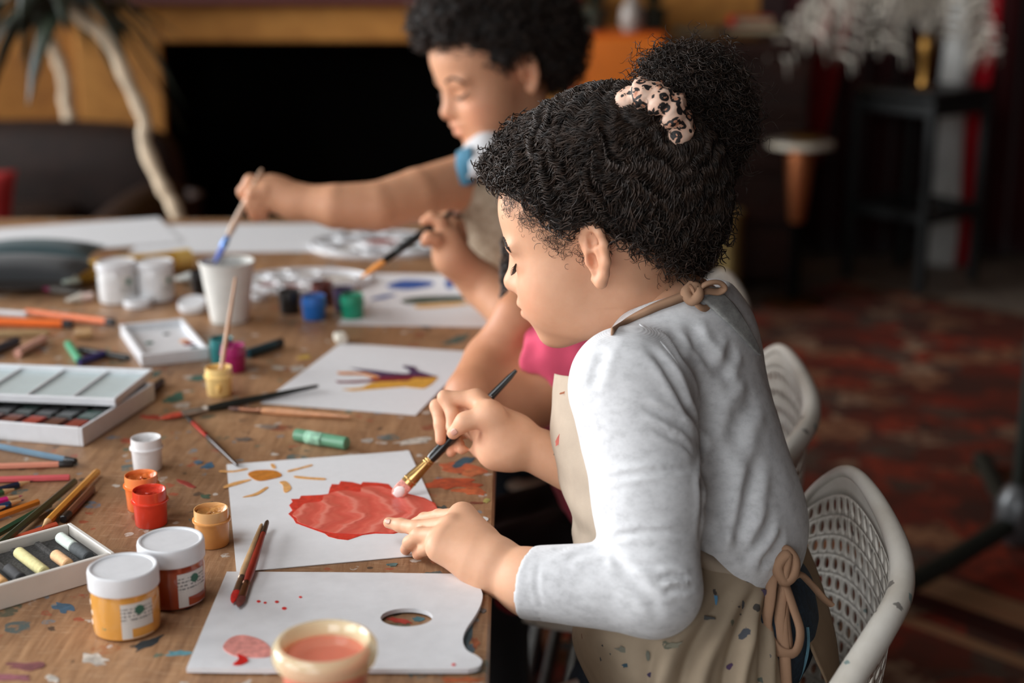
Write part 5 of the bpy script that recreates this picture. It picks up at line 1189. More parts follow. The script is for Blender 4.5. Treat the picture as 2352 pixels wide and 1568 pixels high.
# ================================================================== the girl in grey (nearest child)
rg = np.random.default_rng(21)
girl = thing('person', at(1560, 1568, 1.42), 'child in a grey long-sleeved top and tan apron painting the red fish', 'person')
girl.location = (at(1600, 1300, 1.44)[0], at(1600, 1300, 1.44)[1], .43)
H1 = Head(at(1384, 562, 1.435), math.radians(15), math.radians(12.5), 0, 1.0)
body = Sdf(); H1.build(body)
NB = at(1530, 770, 1.465)
body.rc(H1.w(-.022, 0, -.040), NB, .041, .047, .03); body.rc(NB, at(1590, 850, 1.47), .05, .07, .03)
hd = body.mesh(.0018, smooth=1)
# left arm and the hand resting on the sheet
EL = at(1500, 1350, 1.27); WL = at(1142, 1306, 1.315)
la = Sdf(); la.rc(EL, at(1222, 1338, 1.297), .030, .0275); la.rc(at(1222, 1338, 1.297), WL, .0275, .0225, .02)
TZ = SZ
def tipz(px, py, dz): return hz(px, py, TZ + dz)
KI, KM, KR, KP = at(1062, 1186, 1.365), at(1038, 1207, 1.345), at(1022, 1232, 1.332), at(1012, 1258, 1.325)
for K_, r0, r1 in ((KI, .0205, .0100), (KM, .0215, .0105), (KR, .0215, .0100), (KP, .0200, .0095)): la.rc(WL + (K_ - WL) * .12, K_, r0, r1, .014)
la.rc(KI, KP, .0095, .0090, .010); la.rc((WL + KP) / 2, KP, .0175, .0105, .012); la.rc((WL + KI) / 2, KI, .0165, .0105, .012)
la.chain([KI, at(1008, 1186, 1.402), at(975, 1192, 1.425), tipz(952, 1202, .007)], [.0095, .0072, .0066, .0056], .004)
la.chain([KM, at(958, 1213, 1.372), at(921, 1206, 1.388), at(893, 1200, 1.397)], [.0100, .0076, .0066, .0056], .004)
la.chain([KR, at(962, 1229, 1.352), at(941, 1246, 1.365), tipz(932, 1261, .0055)], [.0095, .0072, .0064, .0056], .004)
la.chain([KP, at(998, 1249, 1.333), at(976, 1261, 1.35), tipz(959, 1273, .0055)], [.0090, .0066, .0060, .0053], .004)
TB = at(1085, 1240, 1.39); la.chain([WL + v3(-.01, .02, .004), TB, at(1045, 1215, 1.42), tipz(1018, 1216, .008)], [.016, .0115, .0080, .0066], .008)
lines = []
lam = la.mesh(.0012, smooth=1, disp=crease([([at(945, 1190, 1.36), at(962, 1232, 1.355)], .0011, .0006), ([at(955, 1190, 1.36), at(972, 1236, 1.352)], .0011, .0005), ([at(1178, 1255, 1.28), at(1150, 1300, 1.268), at(1128, 1345, 1.275)], .0016, .0009)]))
# right arm and the hand holding the brush
WR = at(1190, 1016, 1.500); ER = at(1430, 1120, 1.52)
ra = Sdf(); ra.rc(WR, ER, .0225, .034, .02)
K1, K2, K3, K4 = at(1094, 918, 1.512), at(1078, 928, 1.535), at(1074, 955, 1.55), at(1076, 985, 1.555)
for K_, r0, r1 in ((K1, .0205, .0100), (K2, .0215, .0105), (K3, .0215, .010), (K4, .0205, .0095)): ra.rc(WR + (K_ - WR) * .15, K_, r0, r1, .014)
ra.chain([K1, at(1022, 913, 1.515), at(1040, 952, 1.506), at(1036, 981, 1.502)], [.0098, .0076, .0068, .0058], .004)
ra.chain([K2, at(1004, 933, 1.535), at(1012, 975, 1.524), at(1012, 1010, 1.519)], [.0098, .0076, .0068, .0057], .004)
ra.chain([K3, at(1020, 975, 1.556), at(1030, 1012, 1.540), at(1036, 1038, 1.528)], [.0094, .0072, .0066, .0056], .004)
ra.chain([K4, at(1042, 1000, 1.552), at(1052, 1020, 1.538), at(1060, 1032, 1.522)], [.0088, .0068, .0062, .0054], .004)
TM = at(1126, 952, 1.480); ra.chain([at(1165, 1030, 1.49), TM, at(1068, 968, 1.480), at(1041, 994, 1.488)], [.021, .0130, .0082, .0068], .010)
ra.rc(at(1140, 1030, 1.492), at(1104, 1034, 1.52), .0165, .0095, .012); ra.rc(at(1140, 1038, 1.50), at(1172, 1035, 1.50), .018, .0205, .012)
ra.rc(K1, TM, .0085, .0095, .010)
ram = ra.mesh(.0012, smooth=1, disp=crease([([at(1112, 985, 1.46), at(1135, 1000, 1.455), at(1150, 1030, 1.462)], .0015, .0009), ([at(1128, 975, 1.455), at(1152, 990, 1.455), at(1165, 1020, 1.46)], .0013, .0006), ([at(1062, 958, 1.466), at(1071, 985, 1.466)], .001, .0005)]))
# trunk and legs under the clothes (coarse, same skin)
fb = v3(-.94, .34, 0); lb = v3(-.34, -.94, 0); UB = v3(0, 0, 1.); RB = np.stack([fb, lb, UB], 1)
tr_ = Sdf(); CH = at(1560, 905, 1.465); BL = at(1630, 1190, 1.445); HP = at(1670, 1400, 1.43)
tr_.el(CH, (.070, .105, .125), RB); tr_.el(BL, (.066, .095, .11), RB, .04); tr_.el(HP, (.078, .105, .08), RB, .04); tr_.rc(NB, CH, .045, .06, .03); tr_.rc(at(1460, 905, 1.34), EL, .036, .028, .03); tr_.rc(at(1610, 850, 1.57), ER, .04, .028, .03)
tr_.rc(CH, at(1460, 905, 1.34), .05, .036, .03); tr_.rc(CH, at(1610, 850, 1.57), .05, .038, .03)
KNL = v3(.10, 1.36, .40); KNR = v3(.12, 1.58, .40); HL = HP + lb * .055 - UB * .02; HRr = HP - lb * .055 - UB * .02
for a_, k_ in ((HL, KNL), (HRr, KNR)): tr_.rc(a_, k_, .058, .042, .03); tr_.rc(k_, v3(k_[0] + .02, k_[1] + .01, .09), .040, .028, .02); tr_.rc(v3(k_[0] + .02, k_[1] + .01, .06), v3(k_[0] - .07, k_[1] + .02, .035), .03, .022, .02)
trm = tr_.mesh(.006, smooth=1)
BV = merge(hd, lam, ram, trm)
sp = H1.spots()
for p_, r_ in ((at(893, 1200, 1.40), .008), (at(957, 1213, 1.37), .009), (at(1037, 980, 1.503), .009), (at(1014, 1008, 1.518), .009), (at(1050, 1026, 1.525), .010), (at(1036, 1034, 1.525), .009), (at(931, 1262, 1.375), .009), (at(956, 1275, 1.36), .009)): sp.append((p_, r_, (1.04, .80, .74), .45))
bo = obj('body', (BV[0], BV[1]), m_sk1, girl, sharp=0, attrs=tints(BV[0], sp))
H1.lashes(body, girl, m_hair)
m_nail = plain('fingernail', (206, 158, 140), .35, var=.03)
def nail(s_, px, py, n_dir, L, w_, parent):
    p = s_.hit(px, py); g_ = s_.grad(p[None])[0]; d = nrm(n_dir - g_ * (n_dir @ g_)); x = np.cross(g_, d); G = []
    for i in range(7):
        a = (i / 6 - .5) * 2; G.append([s_.proj((p + d * L * .5 * a + x * w_ * .5 * b_ * math.sqrt(max(.08, 1 - .75 * a * a)))[None], .0004)[0] for b_ in np.linspace(-1, 1, 6)])
    solidify(obj('fingernail', MB().grid(G), m_nail, parent, sharp=0), .0005)
nail(ra, 1043, 992, at(1043, 992, 1.48) - at(1068, 972, 1.48), .0085, .0075, girl); nail(la, 891, 1197, at(887, 1199, 1.39) - at(921, 1206, 1.39), .0062, .0055, girl)

# ------------------------------------------------------------------ grey top
sh = Sdf(); SL = at(1452, 905, 1.335); ML = at(1487, 1150, 1.298); SR = at(1615, 850, 1.575)
sh.el(CH + fb * -.004, (.083, .118, .135), RB, .03); sh.el(BL + fb * -.006, (.080, .113, .125), RB, .05); sh.el(at(1655, 1225, 1.43), (.078, .112, .07), RB, .04)
sh.rc(at(1430, 862, 1.345), at(1575, 806, 1.47), .043, .045, .03); sh.rc(at(1575, 806, 1.47), SR, .045, .048, .03); sh.rc(at(1600, 815, 1.475), at(1632, 768, 1.48), .050, .030, .03)
sh.rc(SL, ML, .0585, .0475, .022); sh.rc(ML, EL, .0475, .0425, .015); sh.rc(EL, at(1222, 1338, 1.297), .0425, .0335, .010)
sh.rc(SR, at(1560, 1120, 1.60), .052, .044, .03); sh.rc(at(1560, 1120, 1.60), at(1400, 1095, 1.56), .043, .033, .012)
cd = nrm(at(1142, 1306, 1.315) - at(1300, 1345, 1.29)); ce = at(1222, 1338, 1.297); cc = ce + cd * .005
sh.fn(lambda P: (P - cc) @ cd, ce - .06, ce + .06, .003, 'i')                     # cuff opening
sh.rc(ce - cd * .012, ce + cd * .05, .0285, .0285, .004, 's')
nk = nrm(at(1465, 610, 1.44) - NB); sh.rc(at(1556, 775, 1.467), at(1515, 640, 1.45), .055, .068, .008, 's')   # neck opening
hem_n = nrm(v3(-.12, 0, -1)); hp_ = at(1720, 1318, 1.40)
sh.fn(lambda P: np.where(((P - BL) @ lb) < .5, (P - hp_) @ hem_n, -1) + np.where(np.linalg.norm((P - EL) - np.clip((P - EL) @ nrm(ce - EL), 0, .2)[..., None] * nrm(ce - EL), axis=-1) < .062, -1., 0.), hp_ - .35, hp_ + .35, .004, 'i')
CR = []
def cr(pts, w_, dp, n=0):
    if n: pts = crom(np.array(pts, float), n)
    CR.append(([sh.hit(x, y) for x, y in pts], w_, dp * 1.4))
cr([(1376, 1106), (1420, 1096), (1500, 1084), (1590, 1078)], .0028, .0022, 11); cr([(1408, 1238), (1425, 1230), (1480, 1222), (1585, 1226)], .0028, .0019, 10)
cr([(1404, 1268), (1425, 1290), (1470, 1300), (1560, 1300)], .0030, .0019, 9); cr([(1408, 1272), (1440, 1320), (1490, 1370), (1520, 1420)], .005, .0016, 8); cr([(1590, 1330), (1550, 1322), (1510, 1330)], .003, .0022); cr([(1596, 1352), (1556, 1350), (1520, 1362)], .003, .002)
cr([(1395, 1262), (1350, 1266), (1300, 1278)], .005, .0012, 7); cr([(1480, 790), (1540, 860), (1580, 940), (1604, 1020), (1610, 1120), (1608, 1260)], .005, .0034); cr([(1470, 930), (1540, 960), (1590, 1000)], .004, .0022); cr([(1500, 985), (1560, 1010), (1592, 1040)], .003, .0018)
cr([(1580, 735), (1605, 790), (1650, 850), (1680, 870)], .006, .003); cr([(1540, 760), (1570, 820), (1620, 900)], .006, .0022); cr([(1690, 790), (1670, 830), (1660, 870)], .006, .0028); cr([(1735, 900), (1700, 960), (1680, 1050)], .009, .003); cr([(1745, 1040), (1720, 1130), (1700, 1230), (1690, 1290)], .007, .0034)
cr([(1650, 1000), (1660, 1100), (1650, 1200), (1630, 1260)], .008, .003); cr([(1780, 1180), (1740, 1240), (1700, 1300)], .006, .0026); cr([(1800, 1215), (1770, 1270), (1740, 1300)], .005, .0022); cr([(1612, 1150), (1630, 1220), (1660, 1270)], .006, .0024); cr([(1390, 800), (1370, 850), (1360, 900)], .006, .0016)
cr([(1240, 1290), (1232, 1345), (1250, 1400)], .0022, .0007)
fc_ = crease(CR)
shm = sh.mesh(.0024, disp=lambda P: fc_(P) + .0006 * wob(P, 60, 2) + .0003 * wob(P, 130, 5), smooth=1)
shirt = obj('long_sleeved_top', shm, m_shirt, girl, sharp=0)
# sleeve stitching and shoulder seam
b = MB(); P = crom([sh.hit(x, y) for x, y in ((1470, 745), (1530, 800), (1578, 880), (1600, 960), (1607, 1030))], 26); b.tube(P, .0011, 6); obj('shoulder_seam', b, m_shirt, shirt)

# ------------------------------------------------------------------ apron
def px_grid(rows): return [[at(*q) for q in r] for r in rows]
bib = patch(px_grid([[(1420, 872, 1.40), (1345, 868, 1.425), (1292, 862, 1.455), (1275, 858, 1.49), (1292, 862, 1.545), (1330, 866, 1.58)],
                     [(1425, 930, 1.39), (1340, 925, 1.415), (1286, 920, 1.450), (1269, 918, 1.49), (1288, 920, 1.55), (1330, 924, 1.59)],
                     [(1430, 1000, 1.385), (1345, 1000, 1.41), (1285, 1000, 1.445), (1267, 998, 1.49), (1285, 1000, 1.55), (1330, 1004, 1.59)],
                     [(1440, 1080, 1.37), (1360, 1085, 1.40), (1300, 1085, 1.435), (1281, 1082, 1.48), (1298, 1085, 1.54), (1345, 1090, 1.58)],
                     [(1450, 1160, 1.365), (1390, 1165, 1.39), (1330, 1165, 1.42), (1306, 1162, 1.47), (1320, 1165, 1.53), (1360, 1170, 1.57)],
                     [(1470, 1240, 1.36), (1400, 1240, 1.38), (1345, 1240, 1.41), (1322, 1238, 1.46), (1335, 1240, 1.52), (1370, 1245, 1.57)],
                     [(1480, 1320, 1.35), (1400, 1330, 1.37), (1345, 1330, 1.40), (1318, 1330, 1.46), (1335, 1330, 1.52), (1370, 1330, 1.57)]]), 44, 40)
for i in range(44):
    for j in range(40): bib[i, j] += fb * (.0028 * math.sin(i * .55 + j * .28) * (i / 44) + .004 * math.exp(-((i - 35) / 2.2) ** 2) * math.sin(j * .25))
apr = obj('apron', MB().grid(bib), m_apron_plain, girl, sharp=0); solidify(apr, .0016)
def mark(px, py, rx, ry, col, par, s_grid, seed, ang=0.):
    """a dried paint mark lying on a cloth grid"""
    r = random.Random(seed); g_ = s_grid.reshape(-1, 3); q = CAM + ray(px, py); dr = nrm(ray(px, py)); dd = g_ - CAM; tt = dd @ dr; per = np.linalg.norm(dd - tt[:, None] * dr, axis=1); c = g_[np.argmin(per + tt * .02)]; sc = float((c - CAM) @ _fw) / F
    pts = []
    for i in range(10):
        a = i / 10 * 6.283; k_ = 1 + r.uniform(-.4, .4); x, y = rx * k_ * math.cos(a), ry * k_ * math.sin(a); x, y = x * math.cos(ang) - y * math.sin(ang), x * math.sin(ang) + y * math.cos(ang)
        pts.append(c + _rt * x * sc - _up * y * sc - dr * .0022)
    m_ = MB(); m_.add(pts, [tuple(range(10))[::-1]]); solidify(obj('paint_mark', m_, plain('mark_%d_%d_%d' % col, col, .6), par, smooth=False), .0006)
mark(1285, 1003, 5, 16, (222, 120, 106), apr, bib, 1, .5); mark(1293, 898, 9, 3, (186, 116, 84), apr, bib, 2, -.2); mark(1270, 1042, 3, 4, (60, 60, 60), apr, bib, 3)
skp = px_grid([[(1786, 1352, 1.372), (1715, 1332, 1.332), (1620, 1300, 1.318), (1500, 1300, 1.318), (1405, 1315, 1.345), (1340, 1325, 1.43), (1335, 1325, 1.54), (1400, 1310, 1.60)],
               [(1790, 1400, 1.360), (1720, 1390, 1.318), (1620, 1370, 1.300), (1500, 1370, 1.296), (1395, 1385, 1.325), (1330, 1392, 1.41), (1328, 1390, 1.53), (1390, 1380, 1.60)],
               [(1795, 1460, 1.350), (1725, 1455, 1.305), (1620, 1450, 1.285), (1500, 1450, 1.280), (1390, 1455, 1.308), (1324, 1462, 1.40), (1325, 1462, 1.52), (1390, 1450, 1.60)],
               [(1806, 1540, 1.342), (1735, 1540, 1.295), (1630, 1540, 1.275), (1520, 1540, 1.270), (1425, 1545, 1.300), (1362, 1550, 1.40), (1350, 1550, 1.51), (1400, 1540, 1.60)],
               [(1830, 1640, 1.335), (1755, 1640, 1.29), (1650, 1640, 1.27), (1545, 1640, 1.268), (1460, 1645, 1.30), (1405, 1650, 1.40), (1395, 1650, 1.51), (1420, 1640, 1.60)],
               [(1860, 1760, 1.33), (1780, 1760, 1.285), (1680, 1760, 1.27), (1580, 1760, 1.27), (1500, 1760, 1.31), (1450, 1760, 1.40), (1440, 1760, 1.51), (1460, 1740, 1.60)]])
sk = patch(skp, 70, 120); nn = np.cross(np.gradient(sk, axis=0), np.gradient(sk, axis=1)); nn /= np.linalg.norm(nn, axis=2, keepdims=True) + 1e-9
I, J = np.meshgrid(np.arange(70) / 69, np.arange(120) / 119, indexing='ij')
fold = np.zeros_like(I)
for j0, sl, w_, am in ((.03, .10, .018, .006), (.075, .20, .022, .010), (.13, .30, .028, .010), (.21, .34, .03, .007), (.30, .22, .03, .004)): x = (J - (j0 + sl * np.clip(I, 0, 1))) / w_; fold += am * np.clip(I * 2.2, 0, 1) * (np.exp(-x * x) - .6 * np.exp(-((x - 1.6) ** 2)))
sg = -1 if (nn[20, 50] @ (CAM - sk[20, 50])) < 0 else 1
sk = sk + nn * sg * (fold + .0012 * np.sin(9 * J + 14 * I))[..., None]
skirt = obj('apron_skirt', MB().grid(sk), m_apron, girl, sharp=0); solidify(skirt, .0018)
for q in ((1645, 1378, 4, 12, (70, 130, 168), 0), (1752, 1362, 9, 8, (52, 34, 60), .3), (1620, 1420, 20, 5, (60, 60, 58), .2), (1500, 1462, 6, 5, (52, 92, 116), 0), (1440, 1525, 10, 5, (40, 70, 84), -.3), (1492, 1548, 8, 6, (58, 44, 80), -.3), (1680, 1532, 7, 8, (74, 46, 84), .3), (1384, 1482, 3, 3, (46, 42, 48), 0), (1380, 1510, 3, 7, (50, 50, 52), .3), (1400, 1502, 2, 2, (60, 60, 60), 0), (1432, 1490, 22, 7, (120, 118, 104), .2), (1552, 1480, 18, 6, (126, 122, 104), -.2), (1490, 1505, 4, 12, (110, 112, 100), .1)):
    mark(*q[:4], q[4], skirt, sk, int(q[0]), q[5])
bp = patch(px_grid([[(1782, 1335, 1.385), (1815, 1285, 1.43), (1843, 1232, 1.49)], [(1812, 1385, 1.385), (1845, 1340, 1.425), (1872, 1300, 1.48)], [(1842, 1440, 1.38), (1872, 1410, 1.42), (1898, 1380, 1.47)], [(1872, 1510, 1.375), (1900, 1490, 1.41), (1920, 1470, 1.455)], [(1902, 1580, 1.37), (1920, 1575, 1.40), (1930, 1570, 1.44)], [(1920, 1680, 1.37), (1932, 1680, 1.40), (1938, 1680, 1.44)]]), 30, 16)
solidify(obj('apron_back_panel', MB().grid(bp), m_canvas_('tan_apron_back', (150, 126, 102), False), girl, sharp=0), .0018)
# waistband, waist bow, neck strap and its bow
def tape(name, pts, w_, parent, th=.35, n=40, twist=None): b = MB(); b.tube(crom([at(*p) for p in pts], n), w_, 10, True, th); return obj(name, b, m_tie, parent, sharp=0)
def band(name, pts, wpx, parent, mat):
    A = crom([at(x, y - wpx / 2, t) for x, y, t in pts], 30); B = crom([at(x, y, t - .006) for x, y, t in pts], 30); C_ = crom([at(x, y + wpx / 2, t) for x, y, t in pts], 30); o = obj(name, MB().grid(np.stack([A, B, C_], 1)), mat, parent, sharp=0); return solidify(o, .002)
band('waistband', [(1560, 1262, 1.318), (1620, 1292, 1.318), (1680, 1318, 1.328), (1740, 1340, 1.348), (1790, 1352, 1.368)], 44, girl, m_apron_plain)
bow = obj('waist_bow', MB().tube(crom([at(*p) for p in ((1800, 1335, 1.355), (1775, 1300, 1.352), (1800, 1262, 1.352), (1825, 1285, 1.348), (1822, 1320, 1.346), (1800, 1335, 1.345), (1785, 1300, 1.342), (1808, 1275, 1.344), (1800, 1325, 1.345))], 60), .0062, 10, True, .8), m_tie, girl, sharp=0)
for nm, pts in (('bow_loop', [(1800, 1332, 1.355), (1778, 1312, 1.35), (1768, 1380, 1.335), (1760, 1440, 1.328), (1775, 1480, 1.326), (1800, 1500, 1.326), (1828, 1495, 1.328), (1838, 1450, 1.33), (1822, 1395, 1.338), (1803, 1340, 1.35)]),
                ('bow_loop', [(1800, 1340, 1.352), (1792, 1400, 1.338), (1790, 1450, 1.332), (1800, 1490, 1.33), (1812, 1480, 1.332), (1806, 1420, 1.338), (1802, 1345, 1.35)]),
                ('bow_tail', [(1800, 1345, 1.353), (1796, 1420, 1.336), (1802, 1500, 1.328), (1806, 1570, 1.325), (1812, 1650, 1.325)]), ('bow_tail', [(1805, 1335, 1.355), (1835, 1318, 1.365), (1862, 1340, 1.385), (1890, 1372, 1.395), (1908, 1388, 1.40)])):
    o = obj(nm, MB().tube(crom([at(*p) for p in pts], 50), .0055, 10, True, .55), m_tie, girl, sharp=0)
def near_(px, py, lift=.006):
    a_ = [float((s_.hit(px, py) - CAM) @ _fw) for s_ in (body, sh)]; return min(a_) - lift
k_t = near_(1590, 672, .010)
strap = band('neck_strap', [(x, y, near_(x, y, .004)) for x, y in ((1405, 762), (1440, 740), (1500, 708), (1550, 688))] + [(1592, 672, k_t + .004)], 20, girl, m_tie)
obj('strap_knot', MB().tube(crom([at(*p) for p in ((1590, 655, k_t + 0.004), (1575, 672, k_t + -0.002), (1588, 690, k_t + -0.004), (1604, 680, k_t + -0.006), (1600, 660, k_t + -0.004), (1588, 664, k_t + -0.006))], 30), .0055, 10, True, .9), m_tie, girl, sharp=0)
obj('strap_bow_loop', MB().tube(crom([at(*p) for p in ((1596, 672, k_t + -0.002), (1622, 652, k_t + -0.004), (1650, 648, k_t + 0.000), (1664, 660, k_t + 0.004), (1650, 670, k_t + 0.006), (1622, 668, k_t + 0.004), (1598, 676, k_t + 0.000))], 40), .0042, 10, True, .6), m_tie, girl, sharp=0)
obj('strap_tail', MB().tube(crom([at(*p) for p in ((1594, 684, k_t + 0.000), (1602, 700, k_t + -0.004), (1618, 708, k_t + 0.000), (1640, 700, k_t + 0.014))], 24), .0035, 8, True, .5), m_tie, girl, sharp=0)
# knitted collar flap at the back of the neck
def fp_(px, py, t):
    h = near_(px, py, .004); return at(px, py, h if h < 1.6 else t)
fl = patch([[fp_(1612, 688, 1.47), fp_(1640, 672, 1.475), fp_(1662, 676, 1.50)], [fp_(1640, 712, 1.452), fp_(1672, 702, 1.462), fp_(1690, 706, 1.49)], [fp_(1680, 748, 1.44), fp_(1708, 742, 1.452), fp_(1716, 748, 1.48)], [fp_(1718, 788, 1.435), fp_(1734, 786, 1.445), fp_(1738, 790, 1.47)], [fp_(1740, 812, 1.436), fp_(1746, 815, 1.44), fp_(1747, 816, 1.45)]], 20, 10)
solidify(obj('collar_flap', MB().grid(fl), m_heather('grey_rib_knit', (120, 120, 118), (150, 150, 147), (172, 172, 168)), girl, sharp=0), .0022)
# jeans
jn = Sdf(); jn.el(HP - UB * .01, (.090, .118, .085), RB); 
for a_, k_ in ((HL, KNL), (HRr, KNR)): jn.rc(a_, k_, .068, .050, .03); jn.rc(k_, v3(k_[0] + .02, k_[1] + .01, .12), .048, .040, .02)
jeans = obj('jeans', jn.mesh(.0045, disp=lambda P: .002 * wob(P, 70, 9), smooth=1), m_denim, girl, sharp=0)
b = MB(); P = crom([at(1842, 1440, 1.372), at(1856, 1500, 1.368), at(1850, 1570, 1.365)], 20); 
try: P = jn.proj(P, .001)
except Exception: pass
b.tube(P, .0016, 6); obj('jeans_seam', b, plain('denim_stitch', (90, 130, 146), .8), jeans)

# ------------------------------------------------------------------ hair
def hairline(f):
    return np.interp(f, [-.14, -.085, -.06, -.032, -.02, -.008, .006, .014, .025, .045, .064, .095, .12], [-.070, -.028, .004, .026, .036, .040, .034, .026, .036, .058, .076, .090, .092])
hs = Sdf(); Rh = H1.R
hs.el(H1.w(-.022, 0, .054), (.102, .083, .097), Rh); hs.el(H1.w(.028, 0, .072), (.062, .066, .056), Rh, .03); hs.el(H1.w(.080, -.012, .088), (.026, .042, .024), Rh, .010); hs.el(H1.w(.060, -.012, .112), (.018, .03, .014), Rh, .012); hs.el(H1.w(-.066, 0, .03), (.052, .064, .066), Rh, .04)
hs.fn(lambda P: (lambda q: (hairline(q[..., 0]) + .030 * np.clip(np.abs(q[..., 1]) < .02, 0, 0) - q[..., 2]) * .75)(H1.loc(P)), H1.O - .22, H1.O + .22, .008, 'i')
BC = at(1592, 236, 1.43); SC = at(1492, 288, 1.362)
bun = Sdf(); bun.el(BC, (.044, .042, .046), None); bun.el(BC + v3(.022, 0, -.02), (.03, .034, .032), None, .02); bun.el(BC + v3(-.018, 0, .012), (.03, .034, .03), None, .02); bun.rc(SC, BC, .017, .026, .015); bun.el(BC + v3(.010, 0, -.052), (.028, .03, .026), None, .02)
hm = hs.mesh(.003, disp=lambda P: .003 * wob(P, 150, 4) + .002 * wob(P, 310, 6), smooth=1); bm_ = bun.mesh(.003, disp=lambda P: .004 * wob(P, 170, 8) + .002 * wob(P, 330, 3), smooth=1)
hair = obj('hair', merge(hm, bm_), m_hairbase, girl, sharp=0)
st = surf_points(hm, 9000, rg); Q = [strands_mesh(flow_strands(hs, st, SC, 30, .0030, .0034, .021, .0065, rg, .13), rg.uniform(.0003, .0008, 9000))]
face = lambda P: (H1.loc(P)[:, 2] - hairline(H1.loc(P)[:, 0]) < .012)
st = surf_points(hm, 1700, rg, face); Q.append(strands_mesh(flow_strands(hs, st, SC, 16, .0022, .0026, .010, .005, rg, .6), rg.uniform(.00025, .0005, 1700)))
st = surf_points(hm, 420, rg); Q.append(strands_mesh(curl_strands(hs, st, 22, .014, .0030, 1.6, rg, .45, .1), rg.uniform(.0003, .0005, 420)))
fr_ = lambda P: (H1.loc(P)[:, 0] > .05) & (H1.loc(P)[:, 2] > .085)
st = surf_points(hm, 700, rg, fr_); Q.append(strands_mesh(curl_strands(hs, st, 26, .018, .0042, 1.7, rg, .8, .25), rg.uniform(.0004, .0008, 700)))
nape = lambda P: (H1.loc(P)[:, 0] < -.03) & (H1.loc(P)[:, 2] < .03)
st = surf_points(hm, 900, rg, nape); Q.append(strands_mesh(curl_strands(hs, st, 24, .02, .0036, 1.6, rg, .5, .5), rg.uniform(.0003, .0007, 900)))
st = surf_points(bm_, 4200, rg); Q.append(strands_mesh(curl_strands(bun, st, 22, .021, .0040, 1.8, rg, .6, .12), rg.uniform(.0003, .0007, 4200)))
st = surf_points(bm_, 700, rg); Q.append(strands_mesh(curl_strands(bun, st, 26, .034, .0040, 2.4, rg, 1., .1), rg.uniform(.0002, .0004, 700)))
obj('curls', merge(*Q), m_hair, hair, sharp=0)
# baby hair lying on the temple and behind the ear
bs = []
for (f, l, u, n_) in ((.085, .03, .084, 70), (.066, .05, .068, 120), (.046, .06, .050, 140), (.028, .066, .028, 120), (.012, .07, .008, 50), (-.035, .066, .015, 70), (-.055, .058, -.002, 90), (-.075, .045, -.025, 80), (-.085, .03, -.04, 60)):
    c = np.array([H1.w(f + rg.normal() * .008, l, u + rg.normal() * .008) for _ in range(n_)]); bs.append(c)
c = body.proj(np.concatenate(bs), .001); N = len(c); G = body.grad(c); D = rg.normal(size=(N, 3)) * .9 + (-Rh[:, 2] * .5 + Rh[:, 0] * .2); D -= G * (D * G).sum(1, keepdims=True); D /= np.linalg.norm(D, axis=1, keepdims=True); Bn = np.cross(G, D); s = np.linspace(0, 1, 14)[None]; th = rg.uniform(1.0, 5, (N, 1)) * s * rg.choice([-1, 1], (N, 1)); L = rg.uniform(.006, .014, (N, 1))
stp = L[..., None] / 13 * (np.cos(th)[..., None] * D[:, None] + np.sin(th)[..., None] * Bn[:, None]); Pp = c[:, None] + np.cumsum(stp, 1) + G[:, None] * .0012
obj('baby_hair', strands_mesh(Pp, rg.uniform(.00012, .00025, N)), m_hair, hair, sharp=0)
# leopard scrunchie
def m_leo():
    t = NT('leopard_print'); v = t.coord('Object'); w = t.noise(v, 60, 2, .5, 0, 'Color'); vv = t.new('ShaderNodeVectorMath'); vv.operation = 'MULTIPLY_ADD'; t.l(w, vv.inputs[0]); vv.inputs[1].default_value = (.008, .008, .008); t.l(v, vv.inputs[2])
    d = t.voro(vv.outputs[0], 105, 'F1'); g_ = t.noise(v, 130, 2)
    ring = t.math('MULTIPLY', t.math('GREATER_THAN', d, .22), t.math('LESS_THAN', d, .52)); ring = t.math('MULTIPLY', ring, t.math('GREATER_THAN', g_, .40))
    c = t.ramp(d, [(.12, srgb(180, 118, 88)), (.4, srgb(216, 168, 142)), (.8, srgb(226, 194, 174))]); c = t.mix(ring, c, srgb(26, 22, 22))
    t.l(c, t.b.inputs['Base Color']); t.set(Roughness=.6); return t.mat
ax = nrm(BC - SC + v3(.0, 0, .015)); u_ = nrm(np.cross(ax, (0, 1, .1))); w_ = np.cross(ax, u_); G = []
for i in range(72):
    a = i / 72 * 6.283; R_ = .0315 + .0012 * math.sin(7 * a) + .0008 * math.sin(17 * a); c = SC + R_ * (math.cos(a) * u_ + math.sin(a) * w_) + ax * .001 * math.sin(5 * a + 1); rad = u_ * math.cos(a) + w_ * math.sin(a); row = []
    for j in range(17):
        b_ = j / 16 * 6.283; rr_ = .0150 * (1 + .13 * math.sin(11 * a + 2 * math.sin(b_)) + .09 * math.sin(23 * a + b_ * 2)); row.append(c + rr_ * (.85 * math.cos(b_) * rad + 1.25 * math.sin(b_) * ax))
    G.append(row)
scr = obj('scrunchie', MB().grid(G, closed_u=True), m_leo(), girl, sharp=0)
k0 = at(1440, 218, 1.415); earp = patch([[k0 + v3(.012, 0, -.012), k0 + v3(.016, .008, -.002), k0 + v3(.018, .0, .004)], [k0 + v3(-.002, 0, -.004), k0 + v3(.0, .006, .003), k0 + v3(.004, 0, .008)], [k0 + v3(-.012, 0, .006), k0 + v3(-.0115, .002, .0075), k0 + v3(-.010, 0, .009)]], 10, 8); solidify(obj('knot_end', MB().grid(earp), scr.data.materials[0], scr, sharp=0), .003)
